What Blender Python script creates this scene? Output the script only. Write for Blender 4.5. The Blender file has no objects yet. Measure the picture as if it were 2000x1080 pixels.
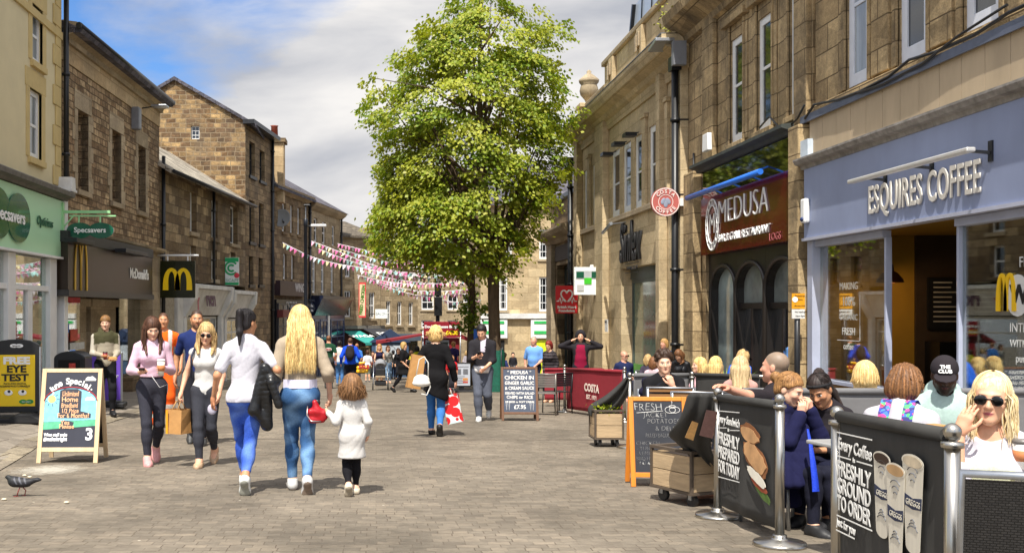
import bpy,bmesh,math,random
import numpy as np
from mathutils import Vector,Matrix,Euler
S=bpy.context.scene
COL=S.collection
R=math.radians
random.seed(7)
#camera
F,CX,HY,GH,CAMZ=2000.0,735.0,608.0,685.0,1.29
SLOPE=(GH-HY)/F
cd=bpy.data.cameras.new('camera')
cd.sensor_width=36.0
cd.lens=36.0*F/2000.0
cd.shift_x=(1000.0-CX)/2000.0
cd.shift_y=(HY-540.0)/2000.0
cd.clip_end=3000
cam=bpy.data.objects.new('camera',cd)
cam.location=(0,0,CAMZ)
cam.rotation_euler=(R(90),0,0)
COL.objects.link(cam)
S.camera=cam
#light and sky
SUN_TRAVEL=Vector((0.165,0.57,-1.0)).normalized()
SUN_EL=math.asin(-SUN_TRAVEL.z)
SUN_ROT=math.atan2(-SUN_TRAVEL.x,-SUN_TRAVEL.y)
sd=bpy.data.lights.new('sun','SUN')
sd.energy=4.9
sd.angle=R(0.5)
sd.color=(1.0,0.95,0.86)
so=bpy.data.objects.new('sun',sd)
so.rotation_euler=SUN_TRAVEL.to_track_quat('-Z','Y').to_euler()
COL.objects.link(so)
W=bpy.data.worlds.new('World')
S.world=W
W.use_nodes=True
def build_world():
 nt=W.node_tree
 nt.nodes.clear()
 N=nt.nodes.new
 L=nt.links.new
 out=N('ShaderNodeOutputWorld')
 bg=N('ShaderNodeBackground');bg.inputs['Strength'].default_value=0.125
 sky=N('ShaderNodeTexSky');sky.sky_type='NISHITA';sky.sun_disc=False
 sky.sun_elevation=SUN_EL;sky.sun_rotation=SUN_ROT
 sky.air_density=1.0;sky.dust_density=0.6;sky.ozone_density=2.0
 tc=N('ShaderNodeTexCoord')
 mp=N('ShaderNodeMapping');mp.inputs['Location'].default_value=(3.15,0.55,0.30);mp.inputs['Scale'].default_value=(1.0,1.0,2.6)
 nz=N('ShaderNodeTexNoise');nz.inputs['Scale'].default_value=2.3;nz.inputs['Detail'].default_value=9.0;nz.inputs['Roughness'].default_value=0.55;nz.inputs['Distortion'].default_value=0.25
 rp=N('ShaderNodeValToRGB');rp.color_ramp.elements[0].position=0.40;rp.color_ramp.elements[1].position=0.54
 nz2=N('ShaderNodeTexNoise');nz2.inputs['Scale'].default_value=4.5;nz2.inputs['Detail'].default_value=8.0;nz2.inputs['Distortion'].default_value=0.3
 rp2=N('ShaderNodeValToRGB')
 rp2.color_ramp.elements[0].position=0.36;rp2.color_ramp.elements[0].color=(2.9,3.0,3.3,1)
 rp2.color_ramp.elements[1].position=0.60;rp2.color_ramp.elements[1].color=(5.4,5.25,5.1,1)
 mix=N('ShaderNodeMix');mix.data_type='RGBA'
 blue=N('ShaderNodeMix');blue.data_type='RGBA';blue.blend_type='MULTIPLY';blue.inputs[0].default_value=1.0
 blue.inputs[7].default_value=(0.50,0.72,1.0,1)
 dt=N('ShaderNodeVectorMath');dt.operation='DOT_PRODUCT';dt.inputs[1].default_value=tuple(-SUN_TRAVEL)
 sb=N('ShaderNodeMapRange');sb.inputs[1].default_value=.35;sb.inputs[2].default_value=1.0;sb.inputs[3].default_value=1.0;sb.inputs[4].default_value=2.2
 cb=N('ShaderNodeMix');cb.data_type='RGBA';cb.blend_type='MULTIPLY';cb.inputs[0].default_value=1
 L(tc.outputs['Generated'],dt.inputs[0]);L(dt.outputs['Value'],sb.inputs[0]);L(rp2.outputs[0],cb.inputs[6]);L(sb.outputs[0],cb.inputs[7])
 L(tc.outputs['Generated'],mp.inputs['Vector']);L(mp.outputs[0],nz.inputs['Vector']);L(mp.outputs[0],nz2.inputs['Vector'])
 d2=N('ShaderNodeVectorMath');d2.operation='DOT_PRODUCT';d2.inputs[1].default_value=tuple(Vector((-.24,1,.27)).normalized())
 gp=N('ShaderNodeMapRange');gp.interpolation_type='SMOOTHSTEP';gp.inputs[1].default_value=.975;gp.inputs[2].default_value=1.0;gp.inputs[3].default_value=.035;gp.inputs[4].default_value=-.10
 ga=N('ShaderNodeMath');ga.operation='ADD'
 L(tc.outputs['Generated'],d2.inputs[0]);L(d2.outputs['Value'],gp.inputs[0]);L(gp.outputs[0],ga.inputs[0]);L(nz.outputs[0],ga.inputs[1])
 L(ga.outputs[0],rp.inputs[0]);L(nz2.outputs[0],rp2.inputs[0])
 L(sky.outputs[0],blue.inputs[6])
 L(rp.outputs[0],mix.inputs[0]);L(blue.outputs[2],mix.inputs[6]);L(cb.outputs[2],mix.inputs[7])
 L(mix.outputs[2],bg.inputs['Color']);L(bg.outputs[0],out.inputs['Surface'])
build_world()
S.view_settings.view_transform='Standard'
S.view_settings.look='None'
S.view_settings.exposure=0.5
S.view_settings.gamma=1.0
S.cycles.max_bounces=7
S.cycles.transparent_max_bounces=12
S.cycles.use_denoising=True
S.cycles.sample_clamp_indirect=6.0
#helpers
def lin(c):
 return c/12.92 if c<=0.04045 else((c+0.055)/1.055)**2.4
def C(h,k=1.0):
 return tuple(lin(int(h[i:i+2],16)/255.0)*k for i in(0,2,4))
def rise(x):
 t=min(max((-4.2-x)/1.4,0.0),1.0)
 return 0.17*t*t*(3-2*t)
def gz(x,y):
 return-SLOPE*y+rise(x)
def at(px,s,z=0.0):
 """ground point under image column px at scale s pixels per metre, z metres above the ground"""
 x,y=(px-CX)/s,F/s
 return Vector((x,y,gz(x,y)+z))
def pt(px,py,s):
 return Vector(((px-CX)/s,F/s,CAMZ+(HY-py)/s))
MATS={}
def nodes(name):
 m=bpy.data.materials.new(name);m.use_nodes=True
 nt=m.node_tree
 return m,nt,nt.nodes['Principled BSDF']
def M(name,col=(.5,.5,.5),rough=.7,metal=0.,var=.14,scale=5.,bump=0.,bscale=None,spec=.5,stretch=(1,1,1),emit=0.,coat=0.,trans=0.):
 if name in MATS:return MATS[name]
 if isinstance(col,str):col=C(col)
 m,nt,b=nodes(name)
 N,L=nt.nodes.new,nt.links.new
 b.inputs['Roughness'].default_value=rough
 b.inputs['Metallic'].default_value=metal
 b.inputs['Specular IOR Level'].default_value=spec
 b.inputs['Coat Weight'].default_value=coat
 b.inputs['Base Color'].default_value=(*col,1)
 if trans:b.inputs['Transmission Weight'].default_value=trans
 tc=N('ShaderNodeTexCoord');mp=N('ShaderNodeMapping');mp.inputs['Scale'].default_value=stretch
 L(tc.outputs['Object'],mp.inputs[0])
 if var:
  nz=N('ShaderNodeTexNoise');nz.inputs['Scale'].default_value=scale;nz.inputs['Detail'].default_value=6;nz.inputs['Roughness'].default_value=.6
  mr=N('ShaderNodeMapRange');mr.inputs[1].default_value=.3;mr.inputs[2].default_value=.7
  mr.inputs[3].default_value=1-var;mr.inputs[4].default_value=1+var*.8
  mx=N('ShaderNodeMix');mx.data_type='RGBA';mx.blend_type='MULTIPLY';mx.inputs[0].default_value=1
  mx.inputs[6].default_value=(*col,1)
  L(mp.outputs[0],nz.inputs['Vector']);L(nz.outputs[0],mr.inputs[0]);L(mr.outputs[0],mx.inputs[7]);L(mx.outputs[2],b.inputs['Base Color'])
 if bump:
  nb=N('ShaderNodeTexNoise');nb.inputs['Scale'].default_value=bscale or scale*4;nb.inputs['Detail'].default_value=5
  bp=N('ShaderNodeBump');bp.inputs['Strength'].default_value=bump;bp.inputs['Distance'].default_value=.02
  L(mp.outputs[0],nb.inputs['Vector']);L(nb.outputs[0],bp.inputs['Height']);L(bp.outputs[0],b.inputs['Normal'])
 if emit:
  b.inputs['Emission Color'].default_value=(*col,1);b.inputs['Emission Strength'].default_value=emit
 MATS[name]=m
 return m
def VC(name,rough=.85,var=.12,scale=40.,bump=.25,bscale=120.,spec=.3,sss=0.,stretch=(1,1,1),aniso=0.):
 """material whose base colour is the mesh's own colour attribute (albedo only)"""
 if name in MATS:return MATS[name]
 m,nt,b=nodes(name)
 N,L=nt.nodes.new,nt.links.new
 b.inputs['Roughness'].default_value=rough;b.inputs['Specular IOR Level'].default_value=spec
 if sss:
  b.inputs['Subsurface Weight'].default_value=sss;b.inputs['Subsurface Radius'].default_value=(.012,.005,.003);b.inputs['Subsurface Scale'].default_value=.6
 a=N('ShaderNodeAttribute');a.attribute_name='Col'
 tc=N('ShaderNodeTexCoord');mp=N('ShaderNodeMapping');mp.inputs['Scale'].default_value=stretch
 nz=N('ShaderNodeTexNoise');nz.inputs['Scale'].default_value=scale;nz.inputs['Detail'].default_value=4
 mr=N('ShaderNodeMapRange');mr.inputs[1].default_value=.3;mr.inputs[2].default_value=.7;mr.inputs[3].default_value=1-var;mr.inputs[4].default_value=1+var
 mx=N('ShaderNodeMix');mx.data_type='RGBA';mx.blend_type='MULTIPLY';mx.inputs[0].default_value=1
 L(tc.outputs['Object'],mp.inputs[0]);L(mp.outputs[0],nz.inputs['Vector']);L(nz.outputs[0],mr.inputs[0])
 L(a.outputs['Color'],mx.inputs[6]);L(mr.outputs[0],mx.inputs[7]);L(mx.outputs[2],b.inputs['Base Color'])
 if bump:
  nb=N('ShaderNodeTexNoise');nb.inputs['Scale'].default_value=bscale
  bp=N('ShaderNodeBump');bp.inputs['Strength'].default_value=bump;bp.inputs['Distance'].default_value=.004
  L(mp.outputs[0],nb.inputs['Vector']);L(nb.outputs[0],bp.inputs['Height']);L(bp.outputs[0],b.inputs['Normal'])
 MATS[name]=m
 return m
def STONE(name,c1,c2,mortar,bw=.5,bh=.24,ms=.012,soot=.45,rubble=0.,rough=.92,bump=.5,off=.5,sootscale=.55,c3=None,squash=1.0,sootcol=(.10,.085,.07),jit=.35):
 """coursed stone from the mesh's metric UVs: two brick layers for random block tone, mortar, soot streaks and bump"""
 if name in MATS:return MATS[name]
 c1,c2,c3=[None if c is None else(c[0]*.98,c[1],c[2]*1.07)for c in(c1,c2,c3)]
 m,nt,b=nodes(name)
 N,L=nt.nodes.new,nt.links.new
 b.inputs['Roughness'].default_value=rough;b.inputs['Specular IOR Level'].default_value=.25
 uv=N('ShaderNodeTexCoord')
 src=uv.outputs['UV']
 if rubble:
  wn=N('ShaderNodeTexNoise');wn.inputs['Scale'].default_value=2.2;wn.inputs['Detail'].default_value=3
  sub=N('ShaderNodeVectorMath');sub.operation='SUBTRACT';sub.inputs[1].default_value=(.5,.5,.5)
  sc=N('ShaderNodeVectorMath');sc.operation='SCALE';sc.inputs['Scale'].default_value=rubble
  ad=N('ShaderNodeVectorMath');ad.operation='ADD'
  L(src,wn.inputs['Vector']);L(wn.outputs['Color'],sub.inputs[0]);L(sub.outputs[0],sc.inputs[0]);L(src,ad.inputs[0]);L(sc.outputs[0],ad.inputs[1])
  src=ad.outputs[0]
 def brick(w,h,o,seedmap=None):
  t=N('ShaderNodeTexBrick');t.offset=o;t.squash=squash;t.squash_frequency=3
  t.inputs['Scale'].default_value=1;t.inputs['Brick Width'].default_value=w;t.inputs['Row Height'].default_value=h
  t.inputs['Mortar Size'].default_value=ms;t.inputs['Mortar Smooth'].default_value=.3
  t.inputs['Color1'].default_value=(0,0,0,1);t.inputs['Color2'].default_value=(1,1,1,1);t.inputs['Mortar'].default_value=(.5,.5,.5,1)
  t.inputs['Bias'].default_value=0
  L(src,t.inputs['Vector'])
  return t
 bt=brick(bw,bh,off)
 rmp=N('ShaderNodeValToRGB');e=rmp.color_ramp.elements
 e[0].color=(*c1,1);e[1].color=(*c2,1)
 if c3:n_=e.new(.12);n_.color=(*c3,1);e[1].position=.30;
 L(bt.outputs['Color'],rmp.inputs[0])
 nz=N('ShaderNodeTexNoise');nz.inputs['Scale'].default_value=9;nz.inputs['Detail'].default_value=8;nz.inputs['Roughness'].default_value=.65
 L(uv.outputs['UV'],nz.inputs['Vector'])
 mr=N('ShaderNodeMapRange');mr.inputs[1].default_value=.3;mr.inputs[2].default_value=.7;mr.inputs[3].default_value=1-jit;mr.inputs[4].default_value=1+jit*.7
 L(nz.outputs[0],mr.inputs[0])
 vs_=N('ShaderNodeTexVoronoi');vs_.inputs['Scale'].default_value=1.0;vm=N('ShaderNodeMapping');vm.inputs['Scale'].default_value=(1/bw,1/bh,1);vm.inputs['Location'].default_value=(.31,.17,0)
 L(src,vm.inputs[0]);L(vm.outputs[0],vs_.inputs['Vector'])
 sv=N('ShaderNodeSeparateColor');L(vs_.outputs['Color'],sv.inputs[0])
 vr=N('ShaderNodeMapRange');vr.inputs[3].default_value=1-jit*.75;vr.inputs[4].default_value=1+jit*.75;L(sv.outputs[0],vr.inputs[0])
 ng=N('ShaderNodeTexNoise');ng.inputs['Scale'].default_value=42;ng.inputs['Detail'].default_value=4;L(uv.outputs['UV'],ng.inputs['Vector'])
 gr_=N('ShaderNodeMapRange');gr_.inputs[1].default_value=.3;gr_.inputs[2].default_value=.7;gr_.inputs[3].default_value=1-jit*.7;gr_.inputs[4].default_value=1+jit*.7;L(ng.outputs[0],gr_.inputs[0])
 mm=N('ShaderNodeMath');mm.operation='MULTIPLY';L(vr.outputs[0],mm.inputs[0]);L(gr_.outputs[0],mm.inputs[1])
 mm2=N('ShaderNodeMath');mm2.operation='MULTIPLY';L(mm.outputs[0],mm2.inputs[0]);L(mr.outputs[0],mm2.inputs[1])
 mx=N('ShaderNodeMix');mx.data_type='RGBA';mx.blend_type='MULTIPLY';mx.inputs[0].default_value=1
 L(rmp.outputs[0],mx.inputs[6]);L(mm2.outputs[0],mx.inputs[7])
 mp=N('ShaderNodeMapping');mp.inputs['Scale'].default_value=(sootscale*1.6,sootscale*.7,1)
 n2=N('ShaderNodeTexNoise');n2.inputs['Scale'].default_value=1;n2.inputs['Detail'].default_value=8;n2.inputs['Roughness'].default_value=.62
 L(uv.outputs['UV'],mp.inputs[0]);L(mp.outputs[0],n2.inputs['Vector'])
 m2=N('ShaderNodeMapRange');m2.inputs[1].default_value=.44;m2.inputs[2].default_value=.68;m2.inputs[3].default_value=0;m2.inputs[4].default_value=soot
 L(n2.outputs[0],m2.inputs[0])
 mx2=N('ShaderNodeMix');mx2.data_type='RGBA';mx2.inputs[7].default_value=(*sootcol,1)
 L(m2.outputs[0],mx2.inputs[0]);L(mx.outputs[2],mx2.inputs[6])
 mx3=N('ShaderNodeMix');mx3.data_type='RGBA';mx3.inputs[7].default_value=(*mortar,1)
 L(bt.outputs['Fac'],mx3.inputs[0]);L(mx2.outputs[2],mx3.inputs[6]);L(mx3.outputs[2],b.inputs['Base Color'])
 if bump:
  h1=N('ShaderNodeMath');h1.operation='SUBTRACT';L(nz.outputs[0],h1.inputs[0]);L(bt.outputs['Fac'],h1.inputs[1])
  bp=N('ShaderNodeBump');bp.inputs['Strength'].default_value=bump;bp.inputs['Distance'].default_value=.03
  L(h1.outputs[0],bp.inputs['Height']);L(bp.outputs[0],b.inputs['Normal'])
 MATS[name]=m
 return m
def GLASS(name='shop_glass',tint=(.85,.92,.9),refl=.10):
 """clear shop glass: mostly see-through with a mirror coat that grows at grazing angles"""
 if name in MATS:return MATS[name]
 m=bpy.data.materials.new(name);m.use_nodes=True;nt=m.node_tree;nt.nodes.clear()
 N,L=nt.nodes.new,nt.links.new
 o=N('ShaderNodeOutputMaterial');tr=N('ShaderNodeBsdfTransparent');tr.inputs[0].default_value=(*tint,1)
 gl=N('ShaderNodeBsdfGlossy');gl.inputs['Roughness'].default_value=.02;gl.inputs[0].default_value=(.95,.95,.95,1)
 lw=N('ShaderNodeLayerWeight');lw.inputs[0].default_value=.35
 ma=N('ShaderNodeMapRange');ma.inputs[3].default_value=refl;ma.inputs[4].default_value=.75
 mx=N('ShaderNodeMixShader')
 L(lw.outputs['Facing'],ma.inputs[0]);L(ma.outputs[0],mx.inputs[0]);L(tr.outputs[0],mx.inputs[1]);L(gl.outputs[0],mx.inputs[2]);L(mx.outputs[0],o.inputs[0])
 MATS[name]=m
 return m
class MB:
 """collects shapes in local coordinates; build() links them as one mesh object"""
 def __init__(s):s.v=[];s.f=[];s.m=[];s.sm=[]
 def add(s,vs,fs,mi=0,sm=False):
  o=len(s.v);s.v+=[tuple(v)for v in vs]
  for f in fs:s.f.append(tuple(i+o for i in f));s.m.append(mi);s.sm.append(sm)
  return s
 def box(s,x0,x1,y0,y1,z0,z1,mi=0):
  vs=[(x,y,z)for z in(z0,z1)for y in(y0,y1)for x in(x0,x1)]
  return s.add(vs,[(0,2,3,1),(4,5,7,6),(0,1,5,4),(2,6,7,3),(0,4,6,2),(1,3,7,5)],mi)
 def obox(s,c,half,rot=None,mi=0):
  Rm=rot if rot is not None else Matrix.Identity(3)
  vs=[Vector(c)+Rm@Vector((x*half[0],y*half[1],z*half[2]))for z in(-1,1)for y in(-1,1)for x in(-1,1)]
  return s.add(vs,[(0,2,3,1),(4,5,7,6),(0,1,5,4),(2,6,7,3),(0,4,6,2),(1,3,7,5)],mi)
 def bar(s,a,b,w,t=None,mi=0,up=(0,0,1)):
  a,b=Vector(a),Vector(b);d=(b-a);l=d.length;d.normalize()
  u=Vector(up)
  if abs(d.dot(u))>.95:u=Vector((0,1,0))
  x=d.cross(u).normalized();y=x.cross(d)
  Rm=Matrix((x,d,y)).transposed()
  return s.obox((a+b)/2,(w/2,l/2,(t or w)/2),Rm,mi)
 def tube(s,pts,r,n=8,mi=0,caps=True):
  pts=[Vector(p)for p in pts];k=len(pts)
  rr=r if isinstance(r,(list,tuple))else[r]*k
  vs=[];prev=None
  for i in range(k):
   d=(pts[min(i+1,k-1)]-pts[max(i-1,0)]).normalized()
   if prev is None:
    u=Vector((0,0,1))if abs(d.z)<.9 else Vector((1,0,0))
    x=d.cross(u).normalized()
   else:
    x=(prev-d*prev.dot(d)).normalized()
   prev=x;y=d.cross(x)
   for j in range(n):
    a=2*math.pi*j/n
    vs.append(pts[i]+(x*math.cos(a)+y*math.sin(a))*rr[i])
  fs=[(i*n+j,i*n+(j+1)%n,(i+1)*n+(j+1)%n,(i+1)*n+j)for i in range(k-1)for j in range(n)]
  s.add(vs,fs,mi,True)
  if caps:
   o=len(s.v)-len(vs)
   s.f.append(tuple(o+j for j in range(n))[::-1]);s.m.append(mi);s.sm.append(False)
   s.f.append(tuple(o+(k-1)*n+j for j in range(n)));s.m.append(mi);s.sm.append(False)
  return s
 def lathe(s,prof,c=(0,0,0),n=24,mi=0,sm=True):
  c=Vector(c);k=len(prof);vs=[]
  for(r,z)in prof:
   for j in range(n):
    a=2*math.pi*j/n
    vs.append(c+Vector((r*math.cos(a),r*math.sin(a),z)))
  fs=[(i*n+j,i*n+(j+1)%n,(i+1)*n+(j+1)%n,(i+1)*n+j)for i in range(k-1)for j in range(n)]
  fs.append(tuple(range(n))[::-1]);fs.append(tuple((k-1)*n+j for j in range(n)))
  return s.add(vs,fs,mi,sm)
 def prism(s,poly,y0,y1,mi=0,plane='xz'):
  """polygon in xz (or xy / yz) extruded along the remaining axis"""
  n=len(poly)
  def mk(a,b,t):
   return{'xz':(a,t,b),'xy':(a,b,t),'yz':(t,a,b)}[plane]
  vs=[mk(a,b,y0)for a,b in poly]+[mk(a,b,y1)for a,b in poly]
  fs=[tuple(range(n)),tuple(range(n,2*n))[::-1]]+[(i,n+i,n+(i+1)%n,(i+1)%n)for i in range(n)]
  return s.add(vs,fs,mi)
 def quad(s,a,b,c,d,mi=0):return s.add([a,b,c,d],[(0,1,2,3)],mi)
 def ball(s,c,r,n=14,m=9,mi=0,sc=(1,1,1)):
  c=Vector(c)
  prof=[(math.sin(math.pi*i/m),-math.cos(math.pi*i/m))for i in range(m+1)]
  vs=[c+Vector((p*math.cos(2*math.pi*j/n)*r*sc[0],p*math.sin(2*math.pi*j/n)*r*sc[1],z*r*sc[2]))for p,z in prof for j in range(n)]
  fs=[(i*n+j,i*n+(j+1)%n,(i+1)*n+(j+1)%n,(i+1)*n+j)for i in range(m)for j in range(n)]
  return s.add(vs,fs,mi,True)
 def each(s,name,mats,parent=None,bevel=0.,weld=False,n=8):
  """links every box (n vertices each) as a mesh object of its own"""
  k=len(s.v)//n;fp=len(s.f)//k
  for i in range(k):
   q=MB();q.v=s.v[i*n:(i+1)*n];q.f=[tuple(j-i*n for j in f)for f in s.f[i*fp:(i+1)*fp]];q.m=s.m[i*fp:(i+1)*fp];q.sm=s.sm[i*fp:(i+1)*fp]
   q.build(name,mats,parent,bevel,weld=weld)
 def build(s,name,mats,parent=None,bevel=0.,loc=None,rot=None,weld=False):
  me=bpy.data.meshes.new(name)
  me.from_pydata(s.v,[],s.f)
  if not isinstance(mats,(list,tuple)):mats=[mats]
  for m in mats:me.materials.append(m)
  me.polygons.foreach_set('material_index',s.m)
  me.polygons.foreach_set('use_smooth',s.sm)
  if weld or bevel:
   bm=bmesh.new();bm.from_mesh(me)
   bmesh.ops.recalc_face_normals(bm,faces=bm.faces);bm.to_mesh(me);bm.free()
  metric_uv(me)
  o=bpy.data.objects.new(name,me);COL.objects.link(o)
  if parent:o.parent=parent
  if loc is not None:o.location=loc
  if rot is not None:o.rotation_euler=rot
  if bevel:
   bv=o.modifiers.new('bevel','BEVEL');bv.width=bevel;bv.segments=2;bv.limit_method='ANGLE'
  return o
def metric_uv(me):
 n=len(me.loops)
 if not n:return
 co=np.empty(len(me.vertices)*3,np.float32);me.vertices.foreach_get('co',co);co=co.reshape(-1,3)
 li=np.empty(n,np.int32);me.loops.foreach_get('vertex_index',li)
 nr=np.empty(len(me.polygons)*3,np.float32);me.polygons.foreach_get('normal',nr);nr=np.abs(nr.reshape(-1,3))
 lt=np.empty(len(me.polygons),np.int32);me.polygons.foreach_get('loop_total',lt)
 fn=np.repeat(nr,lt,axis=0);p=co[li]
 ax=fn.argmax(1)
 u=np.where(ax==0,p[:,1],p[:,0]);v=np.where(ax==2,p[:,1],p[:,2])
 uvl=me.uv_layers.new(name='UVMap')
 uvl.data.foreach_set('uv',np.stack([u,v],1).astype(np.float32).ravel())
def thing(name,label,cat,loc=(0,0,0),rotz=0.,group=None):
 o=bpy.data.objects.new(name,None);COL.objects.link(o)
 o.empty_display_size=.2
 o.location=loc;o.rotation_euler=(0,0,rotz);o['label']=label;o['category']=cat
 if group:o['group']=group
 return o
def tag(o,label,cat,group=None):
 o['label']=label;o['category']=cat
 if group:o['group']=group
 return o
def text(name,body,size,mat,parent,loc,rot=(R(90),0,0),extrude=.004,offset=0.,align='CENTER',shear=0.,sx=1.,spacing=1.,jitter=0.,maxw=0.):
 cu=bpy.data.curves.new(name,'FONT');cu.body=body;cu.size=size;cu.extrude=extrude
 cu.offset=offset;cu.align_x=align;cu.align_y='CENTER';cu.shear=shear;cu.space_character=spacing;cu.resolution_u=3
 ob=bpy.data.objects.new(name,cu);COL.objects.link(ob)
 dg=bpy.context.evaluated_depsgraph_get()
 me=bpy.data.meshes.new_from_object(ob.evaluated_get(dg))
 bpy.data.objects.remove(ob);bpy.data.curves.remove(cu)
 me.name=name;me.materials.clear();me.materials.append(mat)
 if jitter and len(me.vertices):
  co=np.empty(len(me.vertices)*3,np.float32);me.vertices.foreach_get('co',co);co=co.reshape(-1,3)
  co[:,0]+=jitter*size*np.sin(co[:,1]/size*5+co[:,0]/size*3.1)
  co[:,1]+=jitter*size*np.sin(co[:,0]/size*4.3+1.3)
  me.vertices.foreach_set('co',co.ravel())
 if maxw and len(me.vertices):
  xs=[v.co.x for v in me.vertices];wd=(max(xs)-min(xs))*sx
  if wd>maxw:sx*=maxw/wd
 o=bpy.data.objects.new(name,me);COL.objects.link(o)
 o.parent=parent;o.location=loc;o.rotation_euler=rot;o.scale=(sx,1,1)
 return o
def merge(name,objs,parent,mat=None):
 """joins already linked mesh children (letters, marks) into one mesh in their parent's space"""
 bm=bmesh.new();mats=[]
 for o in objs:
  me=o.data;base=[]
  for m in me.materials:
   if m not in mats:mats.append(m)
   base.append(mats.index(m))
  t=me.copy();t.transform(Matrix.LocRotScale(o.location,o.rotation_euler,o.scale))
  for p in t.polygons:p.material_index=base[min(p.material_index,len(base)-1)]if base else 0
  bm.from_mesh(t);bpy.data.meshes.remove(t)
  bpy.data.objects.remove(o)
 me=bpy.data.meshes.new(name);bm.to_mesh(me);bm.free()
 for m in mats:me.materials.append(m)
 o=bpy.data.objects.new(name,me);COL.objects.link(o);o.parent=parent
 return o
class Fac:
 """a facade line in plan: local x along the wall, local y into the building, local z up from the ground at its origin"""
 def __init__(s,ox,oy,deg):
  s.o=Vector((ox,oy));s.a=R(deg);s.d=Vector((math.cos(s.a),math.sin(s.a)));s.n=Vector((-math.sin(s.a),math.cos(s.a)))
  s.gz=-SLOPE*oy
 def u(s,px,off=0.):
  r=Vector(((px-CX)/F,1.0));o=s.o+s.n*off
  return(r.x*o.y-r.y*o.x)/(s.d.x*r.y-s.d.y*r.x)
 def z(s,px,py,off=0.):
  u=s.u(px,off);p=s.o+s.n*off+s.d*u
  return CAMZ+(HY-py)*p.y/F-s.gz
 def w(s,u,y=0.,z=0.):
  p=s.o+s.d*u+s.n*y
  return Vector((p.x,p.y,s.gz+z))
 def g(s,u):
  p=s.o+s.d*u
  return gz(p.x,p.y)-s.gz
 def root(s,name,label,cat='building',group=None):
  return thing(name,label,cat,(s.o.x,s.o.y,s.gz),s.a,group)
def wall(mb,u0,u1,z0,z1,holes=(),depth=.25,y=0.,mi=0):
 us=sorted({u0,u1}|{min(max(h[i],u0),u1)for h in holes for i in(0,1)})
 zs=sorted({z0,z1}|{min(max(h[i],z0),z1)for h in holes for i in(2,3)})
 for a,b in zip(us,us[1:]):
  for c,d in zip(zs,zs[1:]):
   if b-a<1e-4 or d-c<1e-4:continue
   um,zm=(a+b)/2,(c+d)/2
   if any(h[0]<um<h[1]and h[2]<zm<h[3]for h in holes):continue
   mb.quad((a,y,c),(b,y,c),(b,y,d),(a,y,d),mi)
 for h in holes:
  a,b,c,d=h[:4];Y=y+depth
  mb.quad((a,y,c),(a,y,d),(a,Y,d),(a,Y,c),mi);mb.quad((b,y,d),(b,y,c),(b,Y,c),(b,Y,d),mi)
  mb.quad((a,y,d),(b,y,d),(b,Y,d),(a,Y,d),mi);mb.quad((b,y,c),(a,y,c),(a,Y,c),(b,Y,c),mi)
 return mb
#shared materials
WHITE=M('white_paint','e6e6e4',.45,var=.07,scale=3,bump=.05)
DIRTYW=M('weathered_white_paint','d2d1cd',.6,var=.2,scale=2.5,bump=.1)
BLACKP=M('black_paint','17181a',.4,var=.2)
DARKMET=M('dark_metal','2a2b2e',.4,.3,var=.2)
STEEL=M('brushed_steel','b8b4ac',.28,1.0,var=.08,scale=30,stretch=(1,1,.05))
ALU=M('aluminium','a9adb2',.38,.9,var=.1,scale=20)
SLATE=STONE('roof_slate',C('4c4a50'),C('6a666b'),C('2c2a2c'),.3,.22,.008,.3,bump=.5)
FLAGROOF=STONE('stone_slates',C('8a8172'),C('b3a994'),C('4d463c'),.5,.28,.012,.35,bump=.7)
BROWNSL=STONE('brown_roof_slates',C('5d5548'),C('766b5a'),C('332d27'),.35,.22,.010,.35,bump=.6)
PANE=M('window_glass','1b2126',.06,0,var=.5,scale=.9,spec=.9)
PANELIGHT=M('net_curtain_glass','8e9497',.12,0,var=.45,scale=1.2,spec=.8,stretch=(4,4,.5))
SHOPG=GLASS()
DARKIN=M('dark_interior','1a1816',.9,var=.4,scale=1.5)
LEADM=M('lead_flashing','6b7078',.6,.2,var=.25,scale=4)
st_cream=M('cream_render','d6c8a0',.9,var=.07,scale=1.6,bump=.12,bscale=30)
st_creamtrim=M('ochre_stone_trim','c9b27a',.9,var=.12,scale=2.5,bump=.1)
st_mcd=STONE('squared_buff_rubble',C('9c8362'),C('bda27a'),C('5f4f3c'),.34,.16,.014,.34,.06,bump=.8,c3=C('83684a'),jit=.4,squash=.6)
st_ash=STONE('buff_ashlar',C('b79b72'),C('cfb68c'),C('85704f'),.85,.42,.007,.25,bump=.25,jit=.2)
st_trim=STONE('dressed_stone_trim',C('a08e70'),C('b3a081'),C('7a6a50'),1.2,.55,.006,.3,bump=.25,jit=.22)
st_low=STONE('weathered_gritstone',C('877252'),C('ab946f'),C('4f4335'),.62,.29,.010,.45,.02,bump=.6,c3=C('665239'),jit=.3)
st_gable=STONE('gable_rubble',C('7d6143'),C('b39363'),C('94836a'),.40,.19,.016,.62,.09,bump=.9,c3=C('6b5238'),jit=.45,squash=.7)
st_dark=STONE('sooty_gritstone',C('766248'),C('9b8461'),C('453a2e'),.55,.27,.010,.55,.02,bump=.6,jit=.3)
st_far=STONE('far_sandstone',C('958263'),C('b09d7c'),C('77684f'),.62,.3,.010,.25,bump=.35,jit=.25)
st_bank=STONE('honey_ashlar',C('ab9570'),C('c6b087'),C('8b7857'),.9,.45,.010,.18,bump=.3,jit=.2)
st_costa=STONE('warm_ashlar',C('baa47d'),C('ccb68d'),C('94825f'),1.1,.5,.007,.26,bump=.3,jit=.2,sootscale=.7)
st_med=STONE('sooty_ashlar',C('a28a63'),C('bea478'),C('64543e'),.9,.44,.012,.72,bump=.5,jit=.3,sootscale=.8,sootcol=(.045,.038,.032))
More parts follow.
